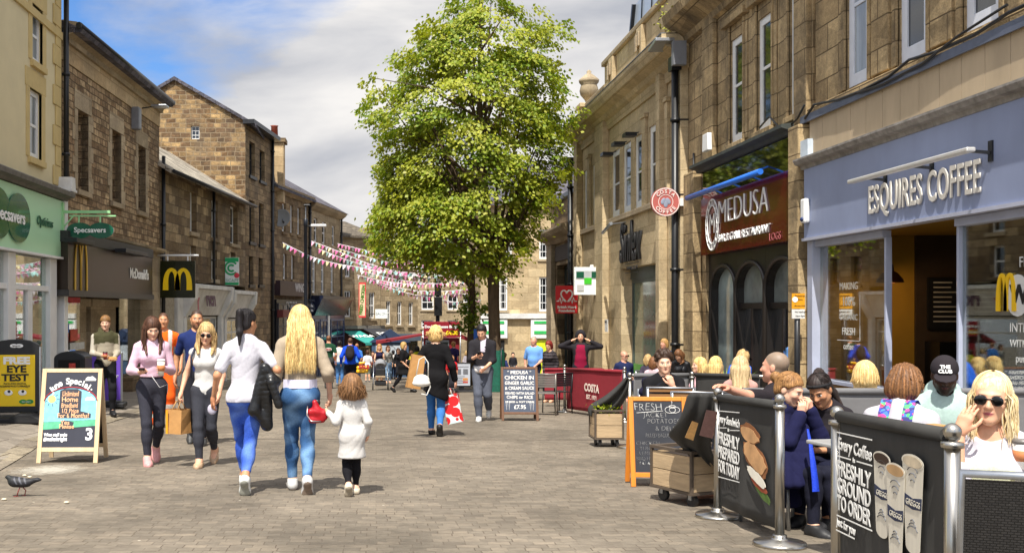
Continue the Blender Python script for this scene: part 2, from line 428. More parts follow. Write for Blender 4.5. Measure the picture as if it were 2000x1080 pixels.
st_panel=M('cladding_panel','b3a084',.75,var=.12,scale=2,bump=.08,stretch=(1.5,1.5,.4))
def wframe(mb,u0,u1,z0,z1,y,w=.06,vb=0,hb=(.5,),bar=.03,d=.05):
 mb.box(u0,u0+w,y,y+d,z0,z1);mb.box(u1-w,u1,y,y+d,z0,z1)
 mb.box(u0+w,u1-w,y,y+d,z0,z0+w*1.3);mb.box(u0+w,u1-w,y,y+d,z1-w,z1)
 for h in hb:
  zz=z0+(z1-z0)*h
  mb.box(u0+w,u1-w,y+.004,y+d-.004,zz-bar,zz+bar)
 for i in range(vb):
  uu=u0+(u1-u0)*(i+1)/(vb+1)
  mb.box(uu-bar*.55,uu+bar*.55,y+.008,y+d-.008,z0+w,z1-w)
def window(root,u0,u1,z0,z1,y=.16,mat=None,pane=None,vb=0,hb=(.5,),sill=None,w=.06,bar=.028,sproj=.08,sh=.13,surround=None,sw=.16,sp=.02):
 mb=MB();wframe(mb,u0,u1,z0,z1,y,w,vb,hb,bar)
 f=mb.build('window',mat or WHITE,root)
 MB().box(u0+.02,u1-.02,y+.022,y+.034,z0+.02,z1-.02).build('pane',pane or PANE,f)
 if sill:
  MB().box(u0-.1,u1+.1,-sproj,y-.002,z0-sh,z0-.001).build('sill',sill,f,bevel=.01)
 if surround:
  s=MB()
  s.box(u0-sw,u0,-sp,y-.01,z0,z1);s.box(u1,u1+sw,-sp,y-.01,z0,z1);s.box(u0-sw-.05,u1+sw+.05,-sp,y-.01,z1,z1+sw*1.9)
  s.build('surround',surround,f,bevel=.008)
 return f
def pipe(root,name,u,z0,z1,r=.055,y=-.09,mat=None,hopper=False):
 mb=MB().tube([(u,y,z0),(u,y,z1)],r,8)
 z=z0+.8
 while z<z1-.3:
  mb.tube([(u,y,z),(u,y,z+.07)],r*1.35,8);mb.box(u-r,u+r,y,0,z+.015,z+.055)
  z+=1.75
 if hopper:mb.box(u-.15,u+.15,y-.12,y+.11,z1,z1+.32)
 return mb.build(name,mat or BLACKP,root)
def cornice(root,u0,u1,z,prof,mat,name='cornice',mi=0):
 """moulding: prof is a list of (out, up) points, swept along the wall"""
 pts=[(-o,z+h)for o,h in prof]
 return MB().prism(pts,u0,u1,0,'yz').build(name,mat,root,weld=True)
#ground
def mat_setts():
 m,nt,b=nodes('stone_setts');N,L=nt.nodes.new,nt.links.new
 b.inputs['Roughness'].default_value=.85;b.inputs['Specular IOR Level'].default_value=.3
 tc=N('ShaderNodeTexCoord')
 wn=N('ShaderNodeTexNoise');wn.inputs['Scale'].default_value=1.7;wn.inputs['Detail'].default_value=4
 sub=N('ShaderNodeVectorMath');sub.operation='SUBTRACT';sub.inputs[1].default_value=(.5,.5,.5)
 sc=N('ShaderNodeVectorMath');sc.operation='SCALE';sc.inputs['Scale'].default_value=.05
 ad=N('ShaderNodeVectorMath');ad.operation='ADD'
 L(tc.outputs['Object'],wn.inputs['Vector']);L(wn.outputs['Color'],sub.inputs[0]);L(sub.outputs[0],sc.inputs[0]);L(tc.outputs['Object'],ad.inputs[0]);L(sc.outputs[0],ad.inputs[1])
 bt=N('ShaderNodeTexBrick');bt.offset=.45;bt.squash=.72;bt.squash_frequency=3;bt.offset_frequency=2
 bt.inputs['Scale'].default_value=1;bt.inputs['Brick Width'].default_value=.15;bt.inputs['Row Height'].default_value=.105
 bt.inputs['Mortar Size'].default_value=.0040;bt.inputs['Mortar Smooth'].default_value=.25
 bt.inputs['Color1'].default_value=(0,0,0,1);bt.inputs['Color2'].default_value=(1,1,1,1);bt.inputs['Mortar'].default_value=(.5,.5,.5,1)
 L(ad.outputs[0],bt.inputs['Vector'])
 rp=N('ShaderNodeValToRGB');e=rp.color_ramp.elements
 e[0].color=(*C('6f665a'),1);e[1].color=(*C('837869'),1);q=e.new(.5);q.color=(*C('786f62'),1)
 L(bt.outputs['Color'],rp.inputs[0])
 nz=N('ShaderNodeTexNoise');nz.inputs['Scale'].default_value=26;nz.inputs['Detail'].default_value=8;nz.inputs['Roughness'].default_value=.7
 mpz=N('ShaderNodeMapping');mpz.inputs['Scale'].default_value=(.5,1.3,1);L(tc.outputs['Object'],mpz.inputs[0]);L(mpz.outputs[0],nz.inputs['Vector'])
 mr=N('ShaderNodeMapRange');mr.inputs[1].default_value=.3;mr.inputs[2].default_value=.7;mr.inputs[3].default_value=.72;mr.inputs[4].default_value=1.22
 L(nz.outputs[0],mr.inputs[0])
 m1=N('ShaderNodeMix');m1.data_type='RGBA';m1.blend_type='MULTIPLY';m1.inputs[0].default_value=1;L(rp.outputs[0],m1.inputs[6]);L(mr.outputs[0],m1.inputs[7])
 n2=N('ShaderNodeTexNoise');n2.inputs['Scale'].default_value=.8;n2.inputs['Detail'].default_value=7;n2.inputs['Roughness'].default_value=.65
 L(tc.outputs['Object'],n2.inputs['Vector'])
 m2=N('ShaderNodeMapRange');m2.inputs[1].default_value=.32;m2.inputs[2].default_value=.68;m2.inputs[3].default_value=.64;m2.inputs[4].default_value=1.2
 L(n2.outputs[0],m2.inputs[0])
 m3=N('ShaderNodeMix');m3.data_type='RGBA';m3.blend_type='MULTIPLY';m3.inputs[0].default_value=1;L(m1.outputs[2],m3.inputs[6]);L(m2.outputs[0],m3.inputs[7])
 n3=N('ShaderNodeTexVoronoi');n3.inputs['Scale'].default_value=2.3;L(tc.outputs['Object'],n3.inputs['Vector'])
 m4=N('ShaderNodeMapRange');m4.inputs[1].default_value=.018;m4.inputs[2].default_value=.03;m4.inputs[3].default_value=.75;m4.inputs[4].default_value=0;L(n3.outputs['Distance'],m4.inputs[0])
 m5=N('ShaderNodeMix');m5.data_type='RGBA';m5.inputs[7].default_value=(*C('cbc3b2'),1);L(m4.outputs[0],m5.inputs[0]);L(m3.outputs[2],m5.inputs[6])
 n7=N('ShaderNodeTexVoronoi');n7.inputs['Scale'].default_value=1.6;L(ad.outputs[0],n7.inputs['Vector'])
 m7=N('ShaderNodeMapRange');m7.inputs[1].default_value=.03;m7.inputs[2].default_value=.075;m7.inputs[3].default_value=.45;m7.inputs[4].default_value=0;L(n7.outputs['Distance'],m7.inputs[0])
 m8=N('ShaderNodeMix');m8.data_type='RGBA';m8.inputs[7].default_value=(*C('4a443c'),1);L(m7.outputs[0],m8.inputs[0]);L(m5.outputs[2],m8.inputs[6]);m5=m8
 fm=N('ShaderNodeMath');fm.operation='MULTIPLY';L(bt.outputs['Fac'],fm.inputs[0])
 jn=N('ShaderNodeMapRange');jn.inputs[1].default_value=.42;jn.inputs[2].default_value=.60;jn.inputs[3].default_value=.15;jn.inputs[4].default_value=.95
 n6=N('ShaderNodeTexNoise');n6.inputs['Scale'].default_value=5;n6.inputs['Detail'].default_value=3;L(tc.outputs['Object'],n6.inputs['Vector']);L(n6.outputs[0],jn.inputs[0]);L(jn.outputs[0],fm.inputs[1])
 m6=N('ShaderNodeMix');m6.data_type='RGBA';m6.inputs[7].default_value=(*C('544a3f'),1);L(fm.outputs[0],m6.inputs[0]);L(m5.outputs[2],m6.inputs[6])
 L(m6.outputs[2],b.inputs['Base Color'])
 h=N('ShaderNodeMath');h.operation='MULTIPLY_ADD';h.inputs[1].default_value=-1.2;L(fm.outputs[0],h.inputs[0]);L(nz.outputs[0],h.inputs[2])
 bp=N('ShaderNodeBump');bp.inputs['Strength'].default_value=.5;bp.inputs['Distance'].default_value=.012;L(h.outputs[0],bp.inputs['Height']);L(bp.outputs[0],b.inputs['Normal'])
 return m
SETTS=mat_setts()
FLAGS=STONE('flag_paving',C('7f7567'),C('8c8272'),C('4f463c'),.9,.6,.008,.25,bump=.25,jit=.18,sootcol=(.16,.13,.10))
DRAIN=M('drain_channel','6b6055',.85,var=.3,scale=12,bump=.3)
def build_ground():
 xs=[-400,-60,-20,-12,-9]+list(np.arange(-6.4,-4.0,.2))+[-4,-2,0,2,4,6,8,12,20,60,400]
 ys=[-30,-10,0,3,6,9,12,15,18,21,25,30,36,44,55,70,90,130,200,400,1500]
 def sheet(name,xs,ys,dz,mat):
  vs=[(x,y,gz(x,y)+dz)for y in ys for x in xs];n=len(xs)
  fs=[(j*n+i,j*n+i+1,(j+1)*n+i+1,(j+1)*n+i)for j in range(len(ys)-1)for i in range(n-1)]
  mb=MB();mb.add(vs,fs,0,True)
  o=mb.build(name,mat);o['kind']='structure'
  return o
 sheet('paving',xs,ys,0,SETTS)
 ys2=[5,8,10,11,12,13,14,16,18,20,24,28,34,42]
 mb=MB();mb2=MB();k=9
 def edge(y):return-3.62-.17*(y-8.5)*(1 if y<14 else 0)-(.17*5.5+.02*(y-14)if y>=14 else 0)
 vs=[];v2=[]
 for y in ys2:
  e=edge(y)
  for i in range(k):
   x=e+(-7.5-e)*i/(k-1);vs.append((x,y,gz(x,y)+.006))
  for x in(e-.26,e):v2.append((x,y,gz(x,y)+.010))
 fs=[(j*k+i+1,j*k+i,(j+1)*k+i,(j+1)*k+i+1)for j in range(len(ys2)-1)for i in range(k-1)]
 o=mb.add(vs,fs,0,True).build('pavement',FLAGS);o['kind']='structure'
 f2=[(2*j,2*j+1,2*j+3,2*j+2)for j in range(len(ys2)-1)]
 o=mb2.add(v2,f2,0,True).build('gutter_stones',STONE('gutter_setts',C('7b7060'),C('8f836c'),C('4d4336'),.3,.7,.012,.3,bump=.3));o['kind']='structure'
 for y0,y1,w in((15.05,14.7,.035),(33.5,33.0,.06),(24.5,24.2,.03)):
  a,b_=-3.6,5.5;mb=MB()
  vs=[]
  for i in range(12):
   x=a+(b_-a)*i/11;y=y0+(y1-y0)*i/11+.012*math.sin(i*1.7)
   vs+=[(x,y,gz(x,y)+.005),(x,y+w,gz(x,y+w)+.005)]
  mb.add(vs,[(2*i,2*i+2,2*i+3,2*i+1)for i in range(11)],0,True)
  o=mb.build('drain_channel',DRAIN);o['kind']='structure'
 c=at(95,(918-GH)/CAMZ);rnd=random.Random(3);mb=MB()
 m,nt,b=nodes('dried_spill');N,L=nt.nodes.new,nt.links.new
 b.inputs['Base Color'].default_value=(*C('d9d3c4'),1);b.inputs['Roughness'].default_value=.9
 tc=N('ShaderNodeTexCoord');nz=N('ShaderNodeTexNoise');nz.inputs['Scale'].default_value=9;nz.inputs['Detail'].default_value=6
 gr=N('ShaderNodeTexGradient');gr.gradient_type='SPHERICAL';mp=N('ShaderNodeMapping');mp.inputs['Scale'].default_value=(1.9,1.4,1)
 ml=N('ShaderNodeMath');ml.operation='MULTIPLY';mr=N('ShaderNodeMapRange');mr.inputs[1].default_value=.12;mr.inputs[2].default_value=.4;mr.inputs[4].default_value=.5
 L(tc.outputs['Object'],nz.inputs['Vector']);L(tc.outputs['Object'],mp.inputs[0]);L(mp.outputs[0],gr.inputs[0]);L(gr.outputs['Fac'],ml.inputs[0]);L(nz.outputs[0],ml.inputs[1]);L(ml.outputs[0],mr.inputs[0]);L(mr.outputs[0],b.inputs['Alpha'])
 vs=[(-.5,-.6,0),(.5,-.6,0),(.5,.6,0),(-.5,.6,0)]
 vs=[(x,y,gz(c.x+x,c.y+y)-c.z+.007)for x,y,_ in vs]
 o=mb.add(vs,[(0,1,2,3)]).build('dried_spill',m,loc=c);o['kind']='structure'
 for px,py in((8,977),(58,933),(48,930),(130,983)):
  c=at(px,(py-GH)/CAMZ,.004);mb=MB();mb.ball((0,0,.008),.018,7,5,sc=(1.4,1,.5));o=mb.build('bread_crumb',M('crumb','d9cdb0',.9),loc=c)
  tag(o,'pale bread crumb dropped on the setts near the pigeon','crumb','bread crumbs near the pigeon')
build_ground()
#left row
def solid(root,u0,u1,z0,z1,d,mat,name='side_wall',y0=.02):
 """returns and back of a building behind its front sheet"""
 mb=MB()
 mb.quad((u0,d,z0),(u0,y0,z0),(u0,y0,z1),(u0,d,z1));mb.quad((u1,y0,z0),(u1,d,z0),(u1,d,z1),(u1,y0,z1))
 mb.quad((u1,d,z0),(u0,d,z0),(u0,d,z1),(u1,d,z1))
 return mb.build(name,mat,root)
def roof_pitch(root,u0,u1,z,d,rise_,mat,over=.25,th=.12,gable=None,name='roof'):
 """double pitched roof, ridge parallel to the facade; gable closes the two triangles"""
 mb=MB();h=d/2
 k=rise_/h
 a=[(-over,z-over*k),(h,z+rise_),(d+over,z-over*k)]
 poly=a+[(x,zz+th)for x,zz in a[::-1]]
 mb.prism(poly,u0-.08,u1+.08,0,'yz')
 o=mb.build(name,mat,root,weld=True)
 if gable:
  g=MB();g.add([(u0+.01,0,z),(u0+.01,d,z),(u0+.01,h,z+rise_)],[(1,0,2)]);g.add([(u1-.01,0,z),(u1-.01,d,z),(u1-.01,h,z+rise_)],[(0,1,2)])
  g.build('gable',gable,root)
 return o
GREENF=M('pale_green_fascia','b2e0b6',.35,var=.03,scale=1,spec=.5)
DGREEN=M('dark_green_gloss','06573f',.16,var=.05,spec=.6,coat=.4)
LETW=M('white_lettering','f2f2f0',.5,var=.02)
LETBLK=M('black_lettering','141416',.5,var=.05)
#cream rendered optician's building
f1=Fac(-6.9,14,90)
r1=f1.root('cream_building','cream rendered building with stone quoins above a pale green optician shopfront')
UE=f1.u(120)
zc=lambda py,px=100:f1.z(px,py)
w1=(f1.u(57),f1.u(81),f1.z(57,306),f1.z(57,170));w2=(f1.u(62),f1.u(83),f1.z(62,118),f1.z(62,5))
zsh=f1.z(110,372)
mb=MB();hs=[w1,w2]
wl=2.2
for du in(-wl*1.25,-wl*2.5):hs+=[(w1[0]+du,w1[1]+du,w1[2],w1[3]),(w2[0]+du,w2[1]+du,w2[2],w2[3])]
wall(mb,-3,UE,zsh-.05,8.9,hs,.2)
mb.build('wall',st_cream,r1)
solid(r1,-3,UE,-1.2,8.9,9,st_cream)
MB().box(-3.2,UE+.1,-.25,9.2,8.9,9.2).build('roof',SLATE,r1)
for h in hs:
 window(r1,*h,y=.07,w=.10,vb=0,hb=(.5,),sill=st_creamtrim,surround=st_creamtrim,sw=.2,pane=PANELIGHT)
q=MB();z=zsh+.1;i=0
while z<8.8:
 wd=.52 if i%2==0 else .36
 q.box(UE-.1-wd,UE-.1,-.035,-.001,z,z+.42);z+=.43;i+=1
q.build('quoins',st_creamtrim,r1,bevel=.012)
MB().box(-3,UE-.05,-.05,-.002,f1.z(40,12),f1.z(40,12)+.16).build('string_course',st_creamtrim,r1)
pipe(r1,'drainpipe',UE+.02,zsh,8.9,.06,-.1)
cornice(r1,-3,UE-.15,zsh-.22,[(0,0),(.18,0),(.22,.05),(.34,.08),(.36,.16),(.30,.2),(0,.24)],M('grey_cornice','6d6962',.8,var=.3,scale=6),'cornice')
zf0,zf1=f1.z(105,500,-.12),zsh-.24
MB().box(-3,UE-.32,-.14,-.02,zf0,zf1).build('fascia',GREENF,r1)
MB().box(-3,UE-.3,-.20,-.02,zf0-.05,zf0-.004).build('fascia_trim',WHITE,r1)
lg=thing('fascia_logo','two overlapping dark green ovals with white lettering on the pale green fascia','sign',f1.w(f1.u(42),-.16,(f1.z(20,425))),f1.a)
def oval_pair(root,rx,rz,gap,y,mat,th=.03):
 for k in(-1,1):
  mb=MB();n=40
  poly=[(k*gap+rx*math.cos(2*math.pi*i/n),rz*math.sin(2*math.pi*i/n))for i in range(n)]
  mb.prism(poly,y-th-(.004 if k>0 else 0),y,0,'xz');mb.build('oval',mat,root,weld=True)
rzl=.42
oval_pair(lg,.62,.46,.52,0,DGREEN)
lg.location=f1.w(f1.u(42)-1.16,-.15,f1.z(20,426))
text('lettering','Specsavers',.34,LETW,lg,(-.02,-.042,0),offset=.006,sx=1.12)
op=thing('opticians_lettering','dark italic Opticians lettering standing on the pale green fascia','lettering',f1.w((f1.u(54)+f1.u(90))/2,-.16,f1.z(72,434)),f1.a)
text('letters','Opticians',.26,M('dark_green_letters','3c6a50',.5),op,(0,0,0),shear=.25,sx=1.0,extrude=.012)
sf=MB();y=-.02
px_posts=[(-40,-28),(7,22),(90,103)]
zs0=f1.z(75,752)
for a,b in px_posts:sf.box(f1.u(a),f1.u(b),-.09,.06,-.9,zf0-.06)
ut=f1.u(-40);zt=f1.z(22,560)
sf.box(-3,f1.u(92),-.06,.03,zt-.05,zt+.06)
sf.box(f1.u(50),f1.u(59),-.05,.03,zs0,zt-.05)
sf.box(-3,f1.u(92),-.07,.05,zs0-.08,zs0)
sf.build('shopfront_frame',WHITE,r1,bevel=.008)
MB().box(-3,f1.u(91),.0,.012,zs0,zf0-.06).build('shop_window',SHOPG,r1)
MB().box(-3,f1.u(91),-.03,.05,-.9,zs0-.081).build('stall_riser',M('grey_riser','77726a',.7),r1)
MB().box(UE-.30,UE-.04,-.16,.02,-.9,zsh-.02).each('pilaster',WHITE,r1,bevel=.015)
bx=UE-.17
mb=MB();mb.box(bx-.2,bx+.2,-.34,.0,zsh-.02,zsh+.04);mb.prism([(bx-.17,zsh+.04),(bx+.17,zsh+.04),(bx+.12,zsh+.30),(bx-.12,zsh+.30)],-.32,0,0,'xz')
mb.build('console_cap',DIRTYW,r1,weld=True,bevel=.01)
it=MB();it.quad((-3,3.2,-.9),(UE,3.2,-.9),(UE,3.2,3),(-3,3.2,3));it.quad((-3,.05,zs0),(UE-.1,.05,zs0),(UE-.1,3.2,zs0),(-3,3.2,zs0));it.quad((-3,.05,zf0+.3),(UE,.05,zf0+.3),(UE,3.2,zf0+.3),(-3,3.2,zf0+.3));it.quad((UE-.12,.03,-.9),(UE-.12,3.2,-.9),(UE-.12,3.2,3),(UE-.12,.03,3))
it.build('shop_interior',M('green_shop_interior','4f8a70',.8,var=.35,scale=1.2),r1)
MB().box(f1.u(78),f1.u(91),.02,.03,zs0,zf0-.1).build('window_film',M('green_film','6fae95',.3,var=.1),r1)
#hanging oval sign on a green bracket
def hang_specs():
 c=f1.w(UE-.38,-.14,f1.z(112,411,-.14))
 t=thing('hanging_oval_sign','dark green twin oval sign hanging from a pale green bracket over the pavement','sign',c,0)
 BR=M('pale_green_metal','9fd79c',.4,var=.05)
 L_=1.03
 b=MB();b.box(0,L_,-.03,.03,-.03,.03);b.box(.15,L_+.12,-.02,.02,-.10,-.07);b.box(-.0,.03,-.05,.05,-.5,.2)
 b.bar((.02,0,-.33),(.26,0,-.06),.025);b.box(.34,.37,-.012,.012,-.25,-.1);b.box(.8,.83,-.012,.012,-.25,-.1)
 b.build('bracket',BR,t)
 g=bpy.data.objects.new('sign_board',None)
 for k,xx in((-1,.37),(1,.83)):
  n=36;mb=MB();mb.prism([(xx+.275*math.cos(2*math.pi*i/n),-.40+.17*math.sin(2*math.pi*i/n))for i in range(n)],-.025-.003*k,.025+.003*k,0,'xz')
  mb.build('oval',DGREEN,t,weld=True)
 text('lettering','Specsavers',.155,LETW,t,(.60,-.034,-.395),offset=.003,sx=1.02)
hang_specs()
#burger restaurant in buff rubble
a2=math.degrees(math.atan2(1,.047))
f2=Fac(f1.o.x,f1.o.y+UE+.03,a2)
r2=f2.root('stone_building','two storey buff rubble building with three narrow windows above a dark burger restaurant front')
U2=f2.u(311)
ztop=f2.z(135,66);zcb=f2.z(140,130)
win2=[]
for a,b,t0,t1 in((151,172,212,366),(218,236,252,396),(269,284,282,411)):
 win2.append((f2.u(a),f2.u(b),f2.z(a,t1),f2.z(a,t0)))
zb_,zt_=sum(w[2]for w in win2)/3,sum(w[3]for w in win2)/3
win2=[(w[0],w[1],zb_,zt_)for w in win2]
zfa=f2.z(140,458);
mb=MB();wall(mb,0,U2,zfa+.12,zcb,win2,.34);mb.build('wall',st_mcd,r2)
solid(r2,0,U2,-1.2,ztop,9,st_mcd)
for w in win2:
 f=window(r2,*w,y=.30,mat=BLACKP,vb=0,hb=(.33,.66),sill=st_trim,pane=PANE,bar=.012,w=.04)
 s=MB();z=w[2];i=0
 while z<w[3]-.05:
  for k,e in((-1,w[0]),(1,w[1])):
   wd=.34 if(i+(k>0))%2 else .2
   s.box(min(e,e+k*wd),max(e,e+k*wd),-.018,.16,z+.004,min(z+.36,w[3]))
  z+=.364;i+=1
 s.box(w[0]-.22,w[1]+.22,-.02,.16,w[3]+.002,w[3]+.42)
 s.build('surround',st_trim,f)
MB().box(0,U2,-.03,.02,zcb+.002,zcb+.42).build('frieze',st_ash,r2)
cornice(r2,0,U2+.05,zcb+.425,[(0,0),(.10,0),(.12,.1),(.26,.18),(.30,.30),(.34,.34),(.34,.40),(0,.45)],st_trim)
g=MB();g.tube([(0-.05,-.40,ztop+.04),(U2+.1,-.40,ztop+.04)],.075,8);g.build('gutter',BLACKP,r2)
MB().prism([(-.46,ztop-.02),(4.5,ztop+2.0),(9,ztop-.02),(9,ztop-.2),(-.4,ztop-.1)],0,U2,0,'yz').build('roof',SLATE,r2,weld=True)
cornice(r2,0,U2,zfa+.0,[(0,0),(.14,0),(.2,.06),(.22,.12),(0,.16)],st_trim,'string_course')
fl=thing('floodlight','slim grey floodlight on an arm below the stone cornice of the rubble building','floodlight',f2.w(f2.u(275),-.03,f2.z(275,212)),f2.a)
MB().bar((0,0,0),(0,-.35,.05),.03).build('arm',DARKMET,fl);MB().obox((.05,-.5,.06),(.16,.22,.025)).build('lamp_head',ALU,fl,bevel=.01)
ab=thing('control_box','grey metal control box fixed high on the rubble wall','box',f2.w(f2.u(259),0,f2.z(259,232)),f2.a)
MB().box(-.13,.13,-.2,-.001,-.3,.3).build('casing',M('grey_box','77797e',.5),ab,bevel=.01);MB().box(-.11,.11,-.215,-.2,-.27,.27).build('door',M('grey_box_door','86888c',.5),ab)
BROWNF=M('brown_gloss_fascia','33291f',.32,var=.2,scale=.6,spec=.4)
zf0=f2.z(140,566,-.3);zf1=f2.z(140,474,-.3)
ufa,ufb=f2.u(131,-.3),f2.u(296,-.3)
MB().box(ufa,ufb,-.32,-.02,zf0,zf1).build('fascia',BROWNF,r2)
MB().box(ufa-.05,ufb+.05,-.36,-.01,zf0-.14,zf0-.003).build('fascia_base',M('dark_grey_trim','3b3a38',.4),r2)
MB().box(ufa-.05,ufb+.05,-.34,-.01,zf1+.003,zfa-.002).build('fascia_head',M('dark_grey_head','2d2c2b',.5),r2)
YEL=M('sign_yellow','f5c518',.4,var=.02)
def arches(name,parent,cx,cz,w,h,y,mat,r=.05,dz=0):
 mb=MB();
 for k in(-1,1):
  pts=[];rr=[]
  for i in range(17):
   a=math.pi*i/16
   x=cx+k*w/4+math.cos(a)*w/4*(1 if True else 1)
   zz=cz-h/2+h*math.sin(a)**.62
   pts.append((x,y,zz));rr.append(r*(.72+.38*(1-math.sin(a))))
  vs=[]
  for i,(p,q)in enumerate(zip(pts,rr)):
   d=Vector(pts[min(i+1,16)])-Vector(pts[max(i-1,0)]);d.normalize();n=Vector((d.z,0,-d.x))
   for yy in(y-.012,y+.008):
    for sg in(-1,1):vs.append(Vector((p[0],yy,p[2]))+n*q*sg)
  fs=[]
  for i in range(16):
   a=4*i;b=a+4
   fs+=[(a,a+1,b+1,b),(a+2,b+2,b+3,a+3),(a,b,b+2,a+2),(a+1,a+3,b+3,b+1)]
  fs+=[(0,2,3,1),(64,65,67,66)]
  mb.add(vs,fs)
 return mb.build(name,mat,parent,weld=True)
fm=thing('fascia_arches','tall thin golden arches emblem on the brown restaurant fascia','emblem',f2.w((f2.u(146,-.33)+f2.u(170,-.33))/2,-.335,(zf0+zf1)/2+.02),f2.a)
arches('arches',fm,0,0,.78,1.15,0,M('old_gold','d0a52e',.35,var=.05),.03)
ml=thing('fascia_lettering','white restaurant name lettering on the yellow lit end of the brown fascia','lettering',f2.w((f2.u(251,-.33)+f2.u(292,-.33))/2,-.335,f2.z(270,536,-.33)),f2.a)
text('letters',"McDonald's",.36,LETW,ml,(0,0,0),offset=.012,sx=1.05)
for a,b,py in((147,182,474),(243,287,495)):
 o=MB().obox((0,0,0),((f2.u(b,-.6)-f2.u(a,-.6))/2,.14,.05)).build('wash_light',DARKMET,loc=f2.w((f2.u(a,-.6)+f2.u(b,-.6))/2,-.5,f2.z((a+b)/2,py,-.5)),rot=(0,0,f2.a),bevel=.01)
 tag(o,'dark metal wash light box over the tall golden arches' if a<200 else 'dark metal wash light box over the white restaurant lettering','lamp')
mb=MB()
for a,b in((122,130),(297,311)):mb.box(f2.u(a),f2.u(b),-.02,.5,-1.0,zfa)
mb.box(f2.u(184),f2.u(207),.5,.8,-1,zf0);mb.box(f2.u(212),f2.u(258),.45,.75,-1,zf0)
mb.each('pier',st_trim,r2)
mb=MB();mb.box(f2.u(180),f2.u(212),.40,.9,zf0-.35,zf0-.15);mb.box(f2.u(209),f2.u(262),.36,.9,zf0-.35,zf0-.15);mb.each('pier_capital',st_trim,r2,bevel=.02)
MB().box(f2.u(130),f2.u(184),.35,.37,-.6,zf0).build('shop_window',SHOPG,r2)
MB().box(f2.u(258),f2.u(297),.35,.37,-.6,zf0).build('shop_window',SHOPG,r2)
it=MB();it.quad((0,3,-1),(U2,3,-1),(U2,3,4),(0,3,4));it.quad((0,0,zf0+.01),(U2,0,zf0+.01),(U2,3,zf0+.01),(0,3,zf0+.01));it.quad((U2,0,-1),(U2,3,-1),(U2,3,4),(U2,0,4));it.quad((0,3,-1),(0,0,-1),(0,0,4),(0,3,4))
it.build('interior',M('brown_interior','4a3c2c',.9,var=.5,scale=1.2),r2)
MB().box(f2.u(258),f2.u(297),-.01,.34,-1,.35).build('plinth',st_dark,r2)
for nm,a,b,c,d,col in(('red_notice',131,159,580,591,'d02028'),('blue_notice',129,137,632,650,'2a62c0'),('orange_poster',140,154,643,666,'c8452c'),('white_poster',139,167,670,684,'cfd0cc')):
 o=MB().box(f2.u(a,.3),f2.u(b,.3),.325,.335,f2.z(a,d,.3),f2.z(a,c,.3)).build(nm,M(nm,col,.5,var=.25,scale=9),r2)
al=thing('alarm_box','white and dark red alarm box on the stone pier beside the brown fascia','alarm',f2.w(f2.u(126),-.02,f2.z(126,480)),f2.a)
MB().prism([(-.12,.22),(.12,.22),(.1,-.2),(0,-.28),(-.1,-.2)],-.1,-.001,0,'xz').build('casing',WHITE,al,weld=True,bevel=.01);MB().box(-.13,.13,-.06,0,-.16,.24).build('back_plate',M('dark_red_plastic','5c1a1e',.4),al)
cm=thing('security_camera','white dome security camera on a short arm beside the optician pilaster','camera',f2.w(f2.u(124),-.02,f2.z(124,506)),f2.a)
MB().tube([(-.5,-.05,.02),(.05,-.05,.02)],.03).build('arm',WHITE,cm);MB().ball((.1,-.12,-.03),.1).build('housing',WHITE,cm);MB().ball((.12,-.2,-.06),.055).build('lens',BLACKP,cm)
#square arches sign hanging over the pavement
hs_=thing('hanging_square_sign','black square sign with bold golden arches hanging from a rail over the pavement','sign',f2.w(f2.u(308),-.1,f2.z(308,545,-.1)),0)
dep=f2.w(f2.u(308),0,0).y;s_=F/dep;hs_.location.y=dep-.1
w_=68/s_;h_=72/s_
MB().box(.0,w_,-.04,.04,-h_/2,h_/2).build('board',M('olive_black_gloss','24250f',.22,var=.08,spec=.5,coat=.2),hs_,bevel=.01)
arches('arches',hs_,w_/2,-.02,w_*.68,h_*.55,-.052,M('bright_sign_yellow','ffd400',.4,var=.01),.075)
MB().tube([(-.1,0,h_/2+.16),(w_+.1,0,h_/2+.16)],.03).box(.2,.24,-.02,.02,h_/2,h_/2+.15).box(w_-.24,w_-.2,-.02,.02,h_/2,h_/2+.15).build('rail',WHITE,hs_)
#low weathered building with white shopfronts
p=f2.w(U2);a3=math.degrees(math.atan2(1,.1175))
f3=Fac(p.x,p.y+.02,a3)
r3=f3.root('low_stone_building','low weathered stone building with stone slate roof and white shopfronts')
U3=f3.u(479);ze=f3.z(400,362)
def wrects(f,L):
 return[(f.u(a),f.u(b),f.z(a,d),f.z(a,c))for a,b,c,d in L]
w3=wrects(f3,[(371,384,372,452),(413,425,388,464),(450,464,400,475),(371,383,478,540),(413,424,486,545),(450,460,492,548)])
zsf=f3.z(400,553)
mb=MB();wall(mb,0,U3,zsf,ze,w3,.24);mb.build('wall',st_low,r3)
solid(r3,0,U3,-1.2,ze,6,st_low)
for i,w in enumerate(w3):window(r3,*w,y=.18,vb=0,hb=(.5,),sill=st_dark if i%2 else st_trim,w=.07)
roof_pitch(r3,-.1,U3,ze,6,1.9,FLAGROOF,over=.38,gable=st_low)
MB().tube([(0,-.45,ze-.17),(U3,-.45,ze-.17)],.06,7).build('gutter',DARKMET,r3)
pipe(r3,'drainpipe',f3.u(413),zsf,ze-.1);pipe(r3,'drainpipe',.12,-1,ze+.3,.06)
